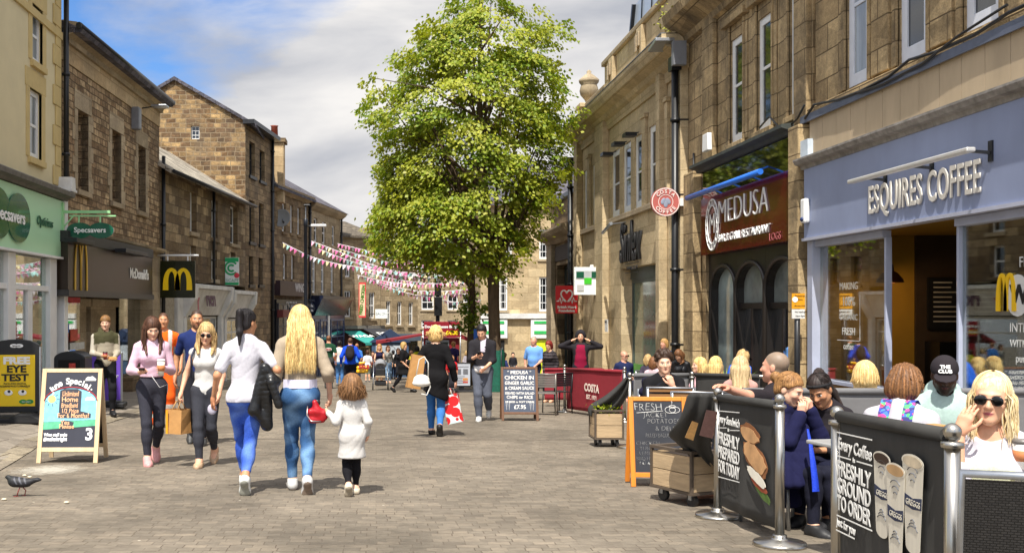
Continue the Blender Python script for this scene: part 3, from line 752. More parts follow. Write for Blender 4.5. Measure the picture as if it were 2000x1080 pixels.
def shopfront(root,f,a,b,z1,z0,name,proj=.35,mat=None,glass=SHOPG):
 u0,u1=f.u(a),f.u(b);mat=mat or DIRTYW
 mb=MB();mb.box(u0,u1,-proj-.1,0,z1-.14,z1);mb.prism([(-.02,z1-.15),(-proj,z1-.15),(-.06,z0),(-.02,z0)],u0+.05,u1-.05,0,'yz')
 fa=mb.build('fascia',mat,root,weld=True,bevel=.01)
 pil=MB()
 for uu in(u0+.02,u1-.3):pil.box(uu,uu+.28,-.14,.02,-1.3,z0-.03)
 pil.each('pilaster',mat,root,bevel=.01)
 con=MB()
 for uu in(u0,u1-.3):con.prism([(0,z1-.02),(-proj-.14,z1-.02),(-proj-.1,z1-.5),(-.16,z0-.05),(0,z0-.05)],uu,uu+.3,0,'yz')
 con.each('console',mat,root,weld=True,bevel=.015,n=10)
 mb=MB();wframe(mb,u0+.3,u1-.3,-.4,z0-.04,.06,.08,1,(.8,));fr=mb.build('shopfront_frame',mat,root)
 MB().box(u0+.3,u1-.3,.08,.092,-.4,z0-.04).build('shop_window',glass,root)
 it=MB();it.quad((u0,2.2,-1.3),(u1,2.2,-1.3),(u1,2.2,z1),(u0,2.2,z1));it.box(u0+.3,u1-.3,-.02,.2,-1.3,-.41)
 it.quad((u0,.1,z0-.03),(u1,.1,z0-.03),(u1,2.2,z0-.03),(u0,2.2,z0-.03))
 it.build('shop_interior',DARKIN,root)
 return fa
zs1,zs0=f3.z(400,556,-.4),f3.z(400,616,-.1)
shopfront(r3,f3,352,430,zs1,zs0,'shop',.4)
shopfront(r3,f3,432,478,zs1-.1,zs0-.1,'shop',.4)
MB().box(0,f3.u(340),-.01,.2,-1.3,zsf-.01).build('shop_wall',M('stained_pebbledash','a49a88',.95,var=.35,scale=8,bump=.5,bscale=60),r3)
MB().box(f3.u(341),f3.u(352),-.1,.02,-1.3,zs1).build('white_pilaster',DIRTYW,r3)
lo=thing('purple_lettering','dark purple shop lettering on the first white shopfront fascia','lettering',f3.w(f3.u(392),-.34,(zs1+zs0)/2+.05),f3.a)
text('letters','rich',.75,M('plum','4a1f3a',.5),lo,(0,0,0),rot=(R(80),0,0),offset=.03,shear=.3);text('flourish','Y',.9,M('dusty_pink','a8555c',.5),lo,(-1.5,.02,-.15),rot=(R(80),0,R(0)),offset=.03,shear=.5)
def board_sign(name,label,px0,px1,py0,py1,s,bg,th=.05,mats=None):
 a,b=pt(px0,py1,s),pt(px1,py0,s)
 t=thing(name,label,'sign',((a.x+b.x)/2,a.y,(a.z+b.z)/2))
 w,h=b.x-a.x,b.z-a.z
 MB().box(-w/2,w/2,-th/2,th/2,-h/2,h/2).build('board',bg,t,bevel=.008)
 return t,w,h
pe=f3.w(f3.u(440));se=F/(pe.y-.0)
t,w,h=board_sign('spiral_sign','white and green upright projecting sign with a round spiral emblem',437,467,503,557,se,M('sign_white','eef2ee',.4))
GR=M('sign_green','1ba863',.4,var=.03)
MB().box(-w/2+.01,w/2-.01,-.034,-.026,h/2-.16,h/2-.01).build('green_band',GR,t);MB().box(-w/2+.01,w/2-.01,-.034,-.026,-h/2+.01,-h/2+.1).build('green_band',GR,t)
mb=MB()
for r0,r1_ in((.08,.15),(.2,.27)):
 n=28;a0=.7;vs=[]
 for i in range(n+1):
  a=a0+(2*math.pi-2*a0)*i/n
  vs+=[(r0*math.cos(a),-.036,.12+r0*math.sin(a)),(r1_*math.cos(a),-.036,.12+r1_*math.sin(a))]
 mb.add(vs,[(2*i,2*i+2,2*i+3,2*i+1)for i in range(n)])
mb.build('spiral_emblem',GR,t);MB().ball((.2,-.03,-.15),.1,sc=(1,.2,1)).build('red_seal',M('seal_red','d83a4a',.5),t)
text('lettering','ESCAPE',.17,M('grey_green','7fae96',.5),t,(0,-.036,-.34));MB().box(-w/2-.35,-w/2,-.02,.02,h/2-.3,h/2-.26).build('bracket',DARKMET,t)
t,w,h=board_sign('purple_sign','dark purple and white projecting sign half hidden behind the green and white one',434,446,500,528,F/(pe.y+.6),M('sign_purple','4a3f78',.4))
MB().box(-w/2+.02,w/2-.02,-.035,-.026,-h/2,0).build('white_panel',M('sign_white','eef2ee',.4),t)
#tall gabled building
p=f3.w(U3);f4=Fac(p.x,p.y+.03,math.degrees(math.atan2(1,.15)))
r4=f4.root('gabled_building','tall three storey stone building with a big sunlit rubble gable facing down the street')
U4=f4.u(530);ze=f4.z(480,238);sc_=F/p.y
gxa=(342-480)/sc_;gza=CAMZ+(HY-157)/sc_-f4.gz
cs,sn=math.cos(f4.a),math.sin(f4.a)
mb=MB();dd=6.4;h_=dd/2
wx,wz0,wz1=(382-480)/sc_,CAMZ+(HY-272)/sc_-f4.gz,CAMZ+(HY-246)/sc_-f4.gz
gap=-gxa
gfac=MB()
wall(gfac,-2*gap,0,-1,ze,[(wx-.17,wx+.17,wz0,wz1)],.25)
gfac.add([(-2*gap,0,ze),(0,0,ze),(-gap,0,gza)],[(0,1,2)])
gob=gfac.build('gable_wall',st_gable,r4);gob.rotation_euler=(0,0,-f4.a)
gw=window(gob,wx-.17,wx+.17,wz0,wz1,y=.1,vb=1,hb=(.33,.66),w=.04,bar=.012);
w4=wrects(f4,[(487,498,275,342),(507,517,292,352),(487,497,390,472),(506,515,396,477),(486,495,500,556),(505,513,503,556)])
mb=MB();wall(mb,0,U4,-1.4,ze,w4,.2);mb.build('wall',st_dark,r4)
for w in w4:window(r4,*w,y=.15,mat=DARKMET,sill=BLACKP,hb=(.5,),w=.05)
rf=MB()
for s0,s1 in(((-gap,gza),(.45,ze-.26)),((-gap,gza),(-2*gap-.3,ze-.18))):
 (xa,za),(xb,zb)=s0,s1
 rf.prism([(xa,za),(xb,zb),(xb,zb+.14),(xa,za+.14)],-.12,9.0,0,'xz')
ro=rf.build('roof',SLATE,r4,weld=True);ro.rotation_euler=(0,0,-f4.a)
MB().box(-.2,U4,-.42,.05,ze-.12,ze+.05).build('gutter',DARKMET,r4)
pipe(r4,'drainpipe',U4-.1,-1.4,ze,.07)
ch=MB();pc=pt(535,300,F/(f4.w(U4).y+1.0));
t=thing('chimney_stack','broad stone chimney stack with one red pot behind the gabled building','chimney',pt(536,345,F/(f4.w(U4).y+1.2)))
MB().box(-.45,.45,-.4,.4,-1.2,1.5).build('shaft',st_ash,t);MB().box(-.55,.55,-.5,.5,1.5,1.68).build('cap',st_dark,t);MB().lathe([(.17,1.68),(.15,2.25),(.19,2.3),(.12,2.3)],(.0,0,0),12).build('pot',M('red_clay','8a3f2a',.8),t)
#darker terrace building with dish
p=f4.w(U4);f5=Fac(p.x,p.y+.03,math.degrees(math.atan2(1,.21)))
r5=f5.root('sooty_terrace_building','sooty three storey stone terrace with slate roof and a dark shopfront')
U5=f5.u(604);ze=f5.z(540,362)
w5=wrects(f5,[(531,537,388,452),(551,558,395,452),(567,573,400,455),(581,587,405,458),(531,537,500,548),(553,560,495,545),(569,575,498,545)])
mb=MB();wall(mb,0,U5,-1.6,ze,w5,.2);mb.build('wall',st_dark,r5)
solid(r5,0,U5,-1.6,ze,8,st_dark)
for w in w5:window(r5,*w,y=.1,hb=(.5,),w=.09,sill=st_dark)
roof_pitch(r5,0,U5,ze,8,2.6,SLATE,over=.35,gable=st_dark)
cornice(r5,0,U5,ze-.3,[(0,0),(.1,.04),(.3,.2),(.34,.3),(0,.32)],st_trim)
pipe(r5,'drainpipe',U5-.15,-1.6,ze,.07)
zz1,zz0=f5.z(565,556),f5.z(565,592)
MB().box(f5.u(535),f5.u(590),-.3,-.01,f5.z(540,577),f5.z(540,548)).build('fascia',M('dark_plum_fascia','3a2a30',.4,var=.4,scale=2),r5)
text('fascia_lettering','WINGS',.55,M('faded_white','c9c6c2',.6),r5,(f5.u(575),-.31,f5.z(572,563)),offset=.01)
MB().box(f5.u(531),f5.u(600),-.22,-.008,-1.7,f5.z(540,585)).build('shopfront',M('dark_shopfront','191a20',.3,var=.6,scale=1.4),r5)
MB().box(f5.u(532),f5.u(545),-.5,-.23,f5.z(534,620),f5.z(534,605)).build('shop_sign',M('rust_sign','6d2f2f',.5),r5)
DKFR=M('charcoal_frame','35363c',.4)
for a_,b_,nm in((533,553,'left'),(556,577,'mid'),(580,597,'right')):
 mb=MB();wframe(mb,f5.u(a_),f5.u(b_),-1.4,f5.z(540,592),-.27,.09,1,(.78,));q=mb.build('shop_window',DKFR,r5);MB().box(f5.u(a_)+.05,f5.u(b_)-.05,-.245,-.235,-1.35,f5.z(540,593)).build('pane',M('shop_pane_'+nm,{'left':'3c3a40','mid':'54505a','right':'2c3038'}[nm],.08,var=.7,scale=1.1,spec=.9),q)
text('shop_lettering','CAFE BAR',.4,M('faded_white','c9c6c2',.6),r5,(f5.u(560),-.24,f5.z(560,596)),offset=.004)
dsh=thing('satellite_dish','grey satellite dish on a bracket high on the sooty terrace','satellite dish',pt(551,427,F/(f5.w(f5.u(551)).y-.7)))
mb=MB();prof=[(.42*i/8,.10*(i/8)**2)for i in range(9)]
vs=[]
mb.lathe([(r,z)for r,z in prof]+[(r,z+.015)for r,z in prof[::-1]],(0,0,0),28)
dobj=mb.build('dish',M('dish_grey','8d8f8f',.5,var=.08),dsh);dobj.rotation_euler=(R(78),0,R(-14));dobj.location=(0,.05,0)
MB().tube([(.0,0,-.05),(.1,-.35,-.2)],.018).tube([(-.2,.6,-.35),(0,.1,-.1)],.03).build('arm',DARKMET,dsh);MB().ball((.1,-.36,-.19),.05).build('receiver',DARKMET,dsh)
#navy restaurant building
p=f5.w(U5);f6=Fac(p.x,p.y+.03,math.degrees(math.atan2(1,.21)))
r6=f6.root('corner_terrace_building','sandstone terrace with arched first floor windows above a navy restaurant front')
U6=f6.u(665);ze=f6.z(630,405)
w6=wrects(f6,[(613,620,425,472),(629,636,432,476),(648,654,440,480),(610,617,500,572),(627,634,503,572),(646,652,507,572)])
mb=MB();wall(mb,0,U6,-1.9,ze,w6,.2);mb.build('wall',st_far,r6)
solid(r6,0,U6,-1.9,ze,8,st_far)
for i,w in enumerate(w6):window(r6,*w,y=.08,hb=(.5,)if i<3 else(.33,.66),w=.08,sill=st_trim,pane=PANELIGHT if i>2 else PANE)
mb=MB();mb.add([(-.1,-.4,ze),(U6+.4,-.4,ze),(U6+.4,8.4,ze),(-.1,8.4,ze),(1.4,4,ze+2.6),(U6-2.6,4,ze+2.6)],[(0,1,5,4),(1,2,5),(2,3,4,5),(3,0,4),(3,2,1,0)])
mb.build('roof',SLATE,r6)
cornice(r6,0,U6+.1,ze-.34,[(0,0),(.1,.04),(.3,.2),(.38,.33),(0,.33)],st_trim)
pipe(r6,'drainpipe',U6-.1,-1.9,ze)
NAVY=M('navy_gloss','1c2236',.25,var=.15,scale=1.5)
zb=f6.z(630,580,-.4)
mb=MB();mb.box(f6.u(603),U6+.2,-.75,0,zb-.1,zb+.06);mb.prism([(0,zb-.1),(-.7,zb-.1),(-.3,zb-.95),(0,zb-.95)],f6.u(603),U6+.1,0,'yz')
mb.build('fascia',NAVY,r6,weld=True)
mb=MB();mb.box(f6.u(600),U6,-.25,-.008,-2.1,zb-.96);mb.build('shopfront',M('navy_shopfront','20284a',.3,var=.4,scale=1.2),r6)
mb=MB();mb.box(f6.u(630),f6.u(633),-.32,-.26,-2.1,zb-.96);mb.build('white_mullion',WHITE,r6)
for a_,b_ in((604,613),(615,629),(636,662)):
 mb=MB();wframe(mb,f6.u(a_),f6.u(b_),-1.9,zb-1.15,-.31,.10,1,(.8,));q=mb.build('shop_window',M('slate_blue_frame','4a5878',.35),r6);MB().box(f6.u(a_)+.05,f6.u(b_)-.05,-.28,-.27,-1.85,zb-1.2).build('pane',M('navy_pane','1c2748',.08,var=.6,scale=1.3,spec=.9),q)
t=thing('round_sign','round navy restaurant sign with white lettering hanging beside the lamp post','sign',pt(603,601,F/(f6.w(.2).y-.8)))
mb=MB();n=30;mb.prism([(.31*math.cos(2*math.pi*i/n),.31*math.sin(2*math.pi*i/n))for i in range(n)],-.03,.03,0,'xz');mb.build('disc',M('navy_sign','182238',.3),t,weld=True)
text('lettering','Bella',.2,LETW,t,(.04,-.036,.1),offset=.006);text('lettering','Italia',.2,LETW,t,(.04,-.036,-.12),offset=.006)
MB().box(-.3,.3,-.02,.02,.31,.42).build('bracket',NAVY,t)
#far row seen between the corner and the trees
f7=Fac(f6.w(U6).x,f6.w(U6).y+.3,math.degrees(math.atan2(1,1.2)))
r7=f7.root('far_terrace_building','pale sandstone terrace with small sash windows at the bend of the street')
U7=f7.u(743);ze=f7.z(690,462)
w7=wrects(f7,[(674,684,503,541),(722,731,505,541),(673,685,568,619),(721,732,571,622)])
mb=MB();wall(mb,0,U7,-3.2,ze,w7,.2);mb.build('wall',st_far,r7);solid(r7,0,U7,-3.2,ze,7,st_far)
for w in w7:window(r7,*w,y=.08,hb=(.5,),vb=1,w=.07,sill=st_trim)
roof_pitch(r7,-.2,U7,ze,7,1.1,BROWNSL,over=.3,gable=st_far)
MB().box(0,U7,-.28,-.005,f7.z(690,745)-.6,f7.z(690,640)).build('shopfront',M('dark_red_shopfront','3f1d22',.4,var=.5,scale=1.2),r7)
MB().box(0,U7,-.42,-.29,f7.z(690,642),f7.z(690,636)).build('shop_cornice',M('grey_cornice','6d6962'),r7)
f7b=Fac(f7.w(U7).x+.01,f7.w(U7).y+.01,math.degrees(math.atan2(1,1.2)))
r7b=f7b.root('low_terrace_building','lower sandstone terrace with three tall sashes beside the white shop sign')
U7b=f7b.u(816);ze=f7b.z(770,512)
w7=wrects(f7b,[(754,763,588,634),(776,785,589,635),(798,807,590,635),(776,785,540,565)])
mb=MB();wall(mb,0,U7b,-3.2,ze,w7,.2);mb.build('wall',st_far,r7b);solid(r7b,0,U7b,-3.2,ze,7,st_far)
for w in w7:window(r7b,*w,y=.08,hb=(.5,),vb=1,w=.07,sill=st_trim)
roof_pitch(r7b,0,U7b,ze,7,1.6,BROWNSL,over=.3,gable=st_far)
for a_,b_,h_ in((745,764,'c'),(766,788,'d'),(790,813,'e')):
 mb=MB();wframe(mb,f7b.u(a_),f7b.u(b_),-3.0,f7b.z(780,668),-.12,.1,1,(.8,));q=mb.build('shop_window',M('shop_frame_'+h_,{'c':'3d5068','d':'c8c5bd','e':'2f3a36'}[h_],.4),r7b);MB().box(f7b.u(a_)+.05,f7b.u(b_)-.05,-.09,-.08,-2.9,f7b.z(780,670)).build('pane',PANE,q)
MB().box(0,U7b,-.3,-.005,f7b.z(780,666),f7b.z(780,652)).build('shop_fascia',M('blue_grey_fascia','5a6a7c',.5,var=.3,scale=.8),r7b)
for a_,b_ in((668,690),(694,716),(719,740)):
 mb=MB();wframe(mb,f7.u(a_),f7.u(b_),-3.0,f7.z(690,672)-.1,-.36,.1,1,(.8,));q=mb.build('shop_window',M('oak_frame','8a7a5a',.5),r7);MB().box(f7.u(a_)+.05,f7.u(b_)-.05,-.33,-.32,-2.9,f7.z(690,673)-.1).build('pane',PANE,q)
def awning(name,label,f,a,b,py0,py1,out,col,words=None):
 u0,u1=f.u(a),f.u(b);z1=f.z(a,py0);t=thing(name,label,'awning',f.w((u0+u1)/2,-.3,z1),f.a)
 w=(u1-u0)/2;d=out;dz=-(py1-py0)/(F/f.w(u0).y)
 MB().add([(-w,0,0),(w,0,0),(w,-d,dz),(-w,-d,dz),(-w,0,-.03),(w,0,-.03),(w,-d,dz-.03),(-w,-d,dz-.03)],[(0,3,2,1),(4,5,6,7),(0,1,5,4),(3,7,6,2),(0,4,7,3),(1,2,6,5)]).build('canopy',col,t)
 MB().box(-w,w,-d-.03,-d,dz-.12,dz+.02).build('valance',col if words!='x' else WHITE,t)
 m=MB()
 for k in(-1,1):m.bar((k*(w-.1),0,dz-.3),(k*(w-.1),-d,dz-.04),.03)
 m.build('arm',DARKMET,t)
 if words:text('lettering',words,.55,LETW,t,(0,-d*.5-.012,dz*.5+.035),rot=(math.atan2(-dz,d),0,0),offset=.01)
 return t
awning('teal_awning','teal fabric awning with white lettering over a red shopfront',f7,664,696,646,668,2.0,M('teal_canvas','2f9187',.8,var=.1),'WAGA')
awning('black_awning','black fabric awning with a pale edge next to the teal awning',f7,700,742,640,664,2.2,M('black_canvas','2b2c31',.8,var=.15),'DELI')
t=thing('vertical_banner','tall red banner sign with yellow slanted lettering on the far terrace','banner',f7.w(f7.u(697),-.5,f7.z(697,586)),0)
s7=F/(f7.w(f7.u(697)).y);w_,h_=14/s7,68/s7
MB().box(-w_/2,w_/2,-.03,.03,-h_/2,h_/2).build('board',M('banner_red','d6333a',.5,var=.04),t);MB().box(-w_/2+.05,w_/2-.05,-.035,-.03,-h_/2+.1,h_/2-.1).build('inner_panel',M('banner_cream','e3c9a4',.5),t)
text('lettering','FRIED CHICKEN',.25,M('banner_green','48781f',.5),t,(0,-.04,0),rot=(R(90),R(-84),0),offset=.012,sx=.95)
t,w,h=board_sign('white_shop_sign','small white shop sign with grey lettering projecting from the far terrace',733,757,604,622,F/(f7.w(f7.u(735)).y-.6),M('sign_white','eef2ee',.4))
text('lettering','SALON',.2,M('grey_letters','6c6f7a',.5),t,(0,-.03,0));MB().box(-w/2-.3,-w/2,-.015,.015,-.02,.02).build('bracket',DARKMET,t)
#stone house closing the view behind the trees
f8=Fac(.6,74,2)
r8=f8.root('end_building','plain sandstone house closing the view behind the bunting')
U8=f8.u(1010);ze=f8.z(860,505)
w8=wrects(f8,[(823,847,575,605),(874,894,575,605),(823,847,625,640),(874,894,625,640),(905,920,575,605)])
mb=MB();wall(mb,-.5,U8,-3.5,ze,w8,.2);mb.build('wall',st_far,r8);solid(r8,-.5,U8,-3.5,ze,7,st_far)
for w in w8:window(r8,*w,y=.08,hb=(.5,),vb=1,w=.08,sill=st_trim)
roof_pitch(r8,-.6,U8,ze,7,3.0,SLATE,over=.3,gable=st_far)
t=thing('chimney_row','row of red clay pots on a stone chimney over the far roofs','chimney',pt(705,462,F/72.))
MB().box(-.7,.9,-.4,.4,-2.5,.2).build('shaft',st_far,t)
mb=MB()
for k in range(4):mb.lathe([(.15,.2),(.13,.55),(.16,.6),(.1,.6)],(-.45+k*.36,0,0),10)
mb.build('pots',M('red_clay','8a3f2a',.8),t)
#honey coloured bank building
f9=Fac(6.2,57,0)
r9=f9.root('bank_building','honey coloured ashlar bank with white sash windows and green ground floor signs')
w9=wrects(f9,[(975,991,540,606),(1053,1073,448,506),(1053,1073,541,608),(984,1000,448,506)])
ze=f9.z(1000,395)
mb=MB();wall(mb,-.4,6,-3,ze,w9,.2);mb.build('wall',st_bank,r9);solid(r9,-.4,6,-3,ze,8,st_bank)
for w in w9:window(r9,*w,y=.08,hb=(.25,.5,.75),vb=2,w=.09,bar=.018,sill=st_trim)
roof_pitch(r9,-.4,6,ze,8,2.6,SLATE,over=.3,gable=st_bank);cornice(r9,-.4,6,ze-.3,[(0,0),(.1,.05),(.3,.2),(.34,.3),(0,.32)],st_bank)
MB().box(-.4,6,-.25,-.005,f9.z(1000,622),f9.z(1000,612)).build('string_course',DIRTYW,r9)
mb=MB()
for a,b in((938,990),(1036,1075)):mb.box(f9.u(a),f9.u(b),-.2,-.006,f9.z(1000,660),f9.z(1000,624))
mb.each('sign_surround',WHITE,r9)
mb=MB()
for a,b in((942,984),(1042,1075)):mb.box(f9.u(a),f9.u(b),-.23,-.203,f9.z(1000,652),f9.z(1000,646));mb.box(f9.u(a),f9.u(b),-.23,-.203,f9.z(1000,632),f9.z(1000,627))
mb.each('green_sign',M('bank_green','35b05a',.4),r9)
MB().box(f9.u(940),f9.u(985),-.05,-.005,-3,f9.z(1000,664)).build('entrance',DARKIN,r9);MB().box(f9.u(1040),f9.u(1078),-.05,-.007,f9.z(1000,745),f9.z(1000,664)).build('yellow_window',M('yellow_green_vinyl','c9d42a',.4,var=.15),r9)
#right row
XR=7.3
#low charity shop building
f10=Fac(XR,XR*F/(1076-CX),-90)
q1=f10.root('charity_shop_building','low sooty stone shop with heavy moulded cornice ending the right row')
U10=f10.u(1131)
zpar,zco=f10.z(1120,378),f10.z(1120,448)
hole=[(f10.u(1088),f10.u(1121),-2,f10.z(1100,516))]
mb=MB();wall(mb,0,U10,-2.4,zpar,hole,.5);mb.build('wall',st_low,q1);solid(q1,0,U10,-2.4,zpar,8,st_low)
MB().box(-.05,U10+.02,-.12,.3,zpar,zpar+.16).build('coping',LEADM,q1)
cornice(q1,-.35,U10-.1,zco-.35,[(0,0),(.12,.02),(.2,.15),(.5,.28),(.62,.42),(.62,.5),(0,.62)],st_trim)
MB().box(f10.u(1086),f10.u(1124),-.05,-.005,f10.z(1100,508),zco-.45).build('fascia',M('dark_stone_fascia','4a4137',.8,var=.2),q1)
mb=MB();mb.box(.02,f10.u(1086)-.05,-.2,-.005,-2.4,zco-.36);mb.box(f10.u(1123),U10-.05,-.2,-.005,-2.4,zco-.36);mb.each('pilaster',st_trim,q1,bevel=.02)
mb=MB();wframe(mb,hole[0][0]+.02,hole[0][1]-.02,-2.3,hole[0][3]-.02,.3,.12,2,(.75,));mb.build('shopfront_frame',M('dark_green_frame','1d2a28',.4),q1)
MB().box(hole[0][0],hole[0][1],.34,.35,-2.3,hole[0][3]).build('shop_window',SHOPG,q1)
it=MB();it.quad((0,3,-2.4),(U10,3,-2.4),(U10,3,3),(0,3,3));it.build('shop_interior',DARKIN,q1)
MB().box(hole[0][1]-1.2,hole[0][1]-.3,.36,.40,-2.3,.6).build('red_door',M('red_door','7a2026',.5),q1)
#ashlar building of the coffee shop
f11=Fac(XR,XR*F/(1131-CX),-90)
q2=f11.root('ashlar_building','ashlar stone building with a stepped parapet, stone urn and tall pilasters')
U11=f11.u(1346)
zwb,zwt=4.15-f11.gz,6.2-f11.gz
w11=[]
for a,b in((1141,1150),(1157,1165),(1195,1210),(1217,1232),(1240,1257),(1268,1289),(1312,1334)):
 w11.append((f11.u(a),f11.u(b),zwb,zwt))
zc=f11.z(1353,102);zfas0=f11.z(1190,529)
dr1=(f11.u(1213),f11.u(1281),-2.4,zfas0);dr2=(f11.u(1318),f11.u(1338),-2.4,f11.z(1330,512))
mb=MB();wall(mb,0,U11,-2.4,zc+.02,w11+[dr1,dr2],.34);mb.build('wall',st_costa,q2)
solid(q2,0,U11,-2.4,zc,9,st_costa)
for w in w11:window(q2,*w,y=.04,hb=(.5,),w=.17,sill=None,pane=PANE)
MB().box(f11.u(1190),U11,-.1,-.003,zwb-.16,zwb-.003).box(f11.u(1136),f11.u(1172),-.1,-.003,zwb-.16,zwb-.003).build('sill_course',st_trim,q2,bevel=.012)
mb=MB()
for a,b in((1132,1138),(1174,1190),(1297,1304)):mb.box(f11.u(a),f11.u(b),-.22,-.003,-2.4,zc-.02)
mb.box(f11.u(1338),U11-.02,-.2,-.003,-2.4,zc-.02)
mb.each('pilaster',st_costa,q2,bevel=.02)
mb=MB()
for i in range(len(w11)-1):
 a,b=w11[i][1]+.12,w11[i+1][0]-.12
 if b-a>.25 and i!=1:mb.box(a,b,-.09,-.003,zwb,zwt+.3);mb.box(a-.06,b+.06,-.13,-.003,zwt+.3,zwt+.42)
mb.each('window_pier',st_costa,q2,bevel=.012)
cornice(q2,-.25,U11+.05,zc,[(0,-.3),(.06,-.3),(.1,-.05),(.2,0),(.28,.1),(.55,.2),(.66,.38),(.66,.48),(0,.6)],st_costa)
MB().box(-.2,U11+.05,-.68,.05,zc+.482,zc+.505).build('lead_flashing',LEADM,q2)
up=f11.u(1181)
zp=f11.z(1181,122)-.15;
mb=MB();mb.box(up,U11,.0,.5,zc+.5,zp);mb.box(0,up,.05,.4,zc+.5,zc+1.15)
mb.build('parapet',st_costa,q2)
mb=MB();mb.box(up-.08,U11+.02,-.1,.6,zp,zp+.16);mb.box(-.05,up,-.03,.48,zc+1.152,zc+1.28);mb.build('coping',st_trim,q2,bevel=.03)
mb=MB()
for a,b in((1196,1204),(1252,1262)):mb.box(f11.u(a),f11.u(b),-.14,-.003,zc+.6,zp-.05)
mb.box(f11.u(1292),U11,-.16,.5,zp+.162,zp+1.6);mb.box(f11.u(1292)-.06,U11+.03,-.24,.55,zp+1.6,zp+1.78)
mb.each('parapet_pier',st_costa,q2,bevel=.02)
mb=MB()
for uu in(f11.u(1200),f11.u(1257)):mb.box(uu-.16,uu+.16,-.2,-.142,zp-.6,zp-.2);mb.box(uu-.09,uu+.09,-.24,-.2,zp-.75,zp-.3)
mb.build('carved_drop',st_trim,q2,bevel=.02)
t=thing('stone_urn','carved stone urn standing on a pedestal at the corner of the parapet','urn',f11.w(.75,.2,zc-.1))
MB().box(-.33,.33,-.33,.33,0,1.25).box(-.4,.4,-.4,.4,1.25,1.4).build('pedestal',st_costa,t,bevel=.02)
MB().lathe([(.16,1.4),(.12,1.5),(.16,1.58),(.30,1.75),(.33,1.9),(.30,2.02),(.27,2.1),(.34,2.18),(.36,2.26),(.30,2.32),(.16,2.44),(.07,2.5),(.09,2.56),(.03,2.62)],(0,0,0),20).build('urn',st_trim,t)
t=thing('roof_lantern','pale glazed gable of a roof lantern with a dark verge rising behind the parapet','roof',f11.w(f11.u(1212,2.6),2.6,zp+.3),f11.a)
MB().add([(0,0,-2),(5.5,0,-2),(5.5,0,3.6),(2.4,0,3.6)],[(0,1,2,3)]).add([(0,4,-2),(0,0,-2),(2.4,0,3.6),(2.4,4,3.6)],[(0,1,2,3)]).build('glazing',M('pale_glazing','b3bcc6',.3,var=.1),t)
m=MB();m.bar((0,-.05,-2),(2.4,-.05,3.6),.16)
for k in(1.2,2.6,4.0):m.bar((k,-.03,-2),(k+.9,-.03,3.6),.04)
m.build('verge',DARKMET,t)
DKF=M('grey_green_frame','4b5350',.4)
mb=MB();wframe(mb,dr1[0]+.1,dr1[1]-.25,-2.3,f11.z(1240,545,.3),.3,.12,0,());mb.box(dr1[0],dr1[1],.28,.36,f11.z(1240,545,.3),zfas0);mb.build('door_frame',DKF,q2)
MB().box(dr1[0]+.1,dr1[1]-.25,.33,.345,-2.3,f11.z(1240,545,.3)).build('door_glass',M('green_door_glass','5f7464',.10,var=.25,scale=.8,spec=.9),q2)
MB().box(dr1[0]+.12,dr1[1]-.27,.318,.326,-2.3,f11.z(1240,710,.3)).build('green_vinyl',M('grass_green_vinyl','3f9a3a',.4,var=.15),q2)
MB().box(dr2[0],dr2[1],.3,.34,-2.4,dr2[3]).build('side_door',M('dark_side_door','2f2c2a',.35,var=.3),q2)
it=MB();it.quad((0,3,-2.4),(U11,3,-2.4),(U11,3,4),(0,3,4));it.build('interior',DARKIN,q2)
t=thing('script_lettering','tall black script lettering with a tiny caption above the doorway','lettering',f11.w(f11.u(1233),-.05,f11.z(1233,482)),f11.a)
text('letters','Sinlex',1.6,LETBLK,t,(0,0,.1),offset=.03,shear=.2,sx=.62,extrude=.03);text('caption','TANNING SALON',.16,LETBLK,t,(.25,0,-.62));MB().box(-.5,1.0,-.01,.02,-.75,-.735).box(-.5,1.0,-.01,.02,-.49,-.475).build('rule',LETBLK,t)
o=MB().tube([(-.75,-.45,-.14),(.35,-.45,.05)],.05,8).bar((.3,-.45,.04),(.3,0,.1),.03).build('sign_lamp',ALU,loc=f11.w(f11.u(1218),0,f11.z(1218,442)),rot=(0,0,f11.a))
tag(o,'tubular sign lamp slanting above the black script lettering','lamp')
mb=MB();mb.box(-.2,.2,-.012,0,-.19,.19);o=mb.build('notice_board',WHITE,loc=f11.w(f11.u(1199),-.225,f11.z(1199,636)),rot=(0,0,f11.a));tag(o,'small white notice on the stone pier left of the doorway','notice')
text('notice_print','NOTICE',.07,LETBLK,o,(-.05,-.016,.12))
for a in(1201,1224,1247):
 o=MB().obox((0,-.2,0),(.2,.16,.05)).bar((0,-.1,.02),(0,.1,.1),.03).build('floodlight',DARKMET,loc=f11.w(f11.u(a),-.05,f11.z(a,302 if a<1210 else(282 if a<1230 else 264))),rot=(0,0,f11.a));tag(o,{1201:'small black floodlight over the narrow window nearest the far pilaster',1224:'small black floodlight over the second narrow window',1247:'small black floodlight over the third narrow window'}[a],'floodlight','floodlights over the windows')
pipe(q2,'drainpipe',U11-.1,-2.4,zc-.35,.085,-.30,hopper=True)
pipe(q2,'drainpipe',-.1,-2.4,f11.z(1131,325),.09,-.3,hopper=True)
o=MB().box(-.19,.19,-.16,0,-.42,.42).build('meter_box',M('cream_box','c9b384',.6),loc=f11.w(f11.u(1360),-.02,f11.z(1360,522)),rot=(0,0,f11.a),bevel=.015);tag(o,'cream utility box fixed to the stone pier below the restaurant sign','utility box')
MB().tube([(0,-.04,.42),(0,-.04,2.6)],.025,6).tube([(0,-.04,-1.6),(0,-.04,-.42)],.025,6).build('conduit',DARKMET,o)
t=thing('round_coffee_sign','round terracotta coffee sign with a pale ring of lettering on a white arm','sign',pt(1299,395,F/(f11.w(f11.u(1345)).y-.1)))
sR=28/(F/t.location.y)
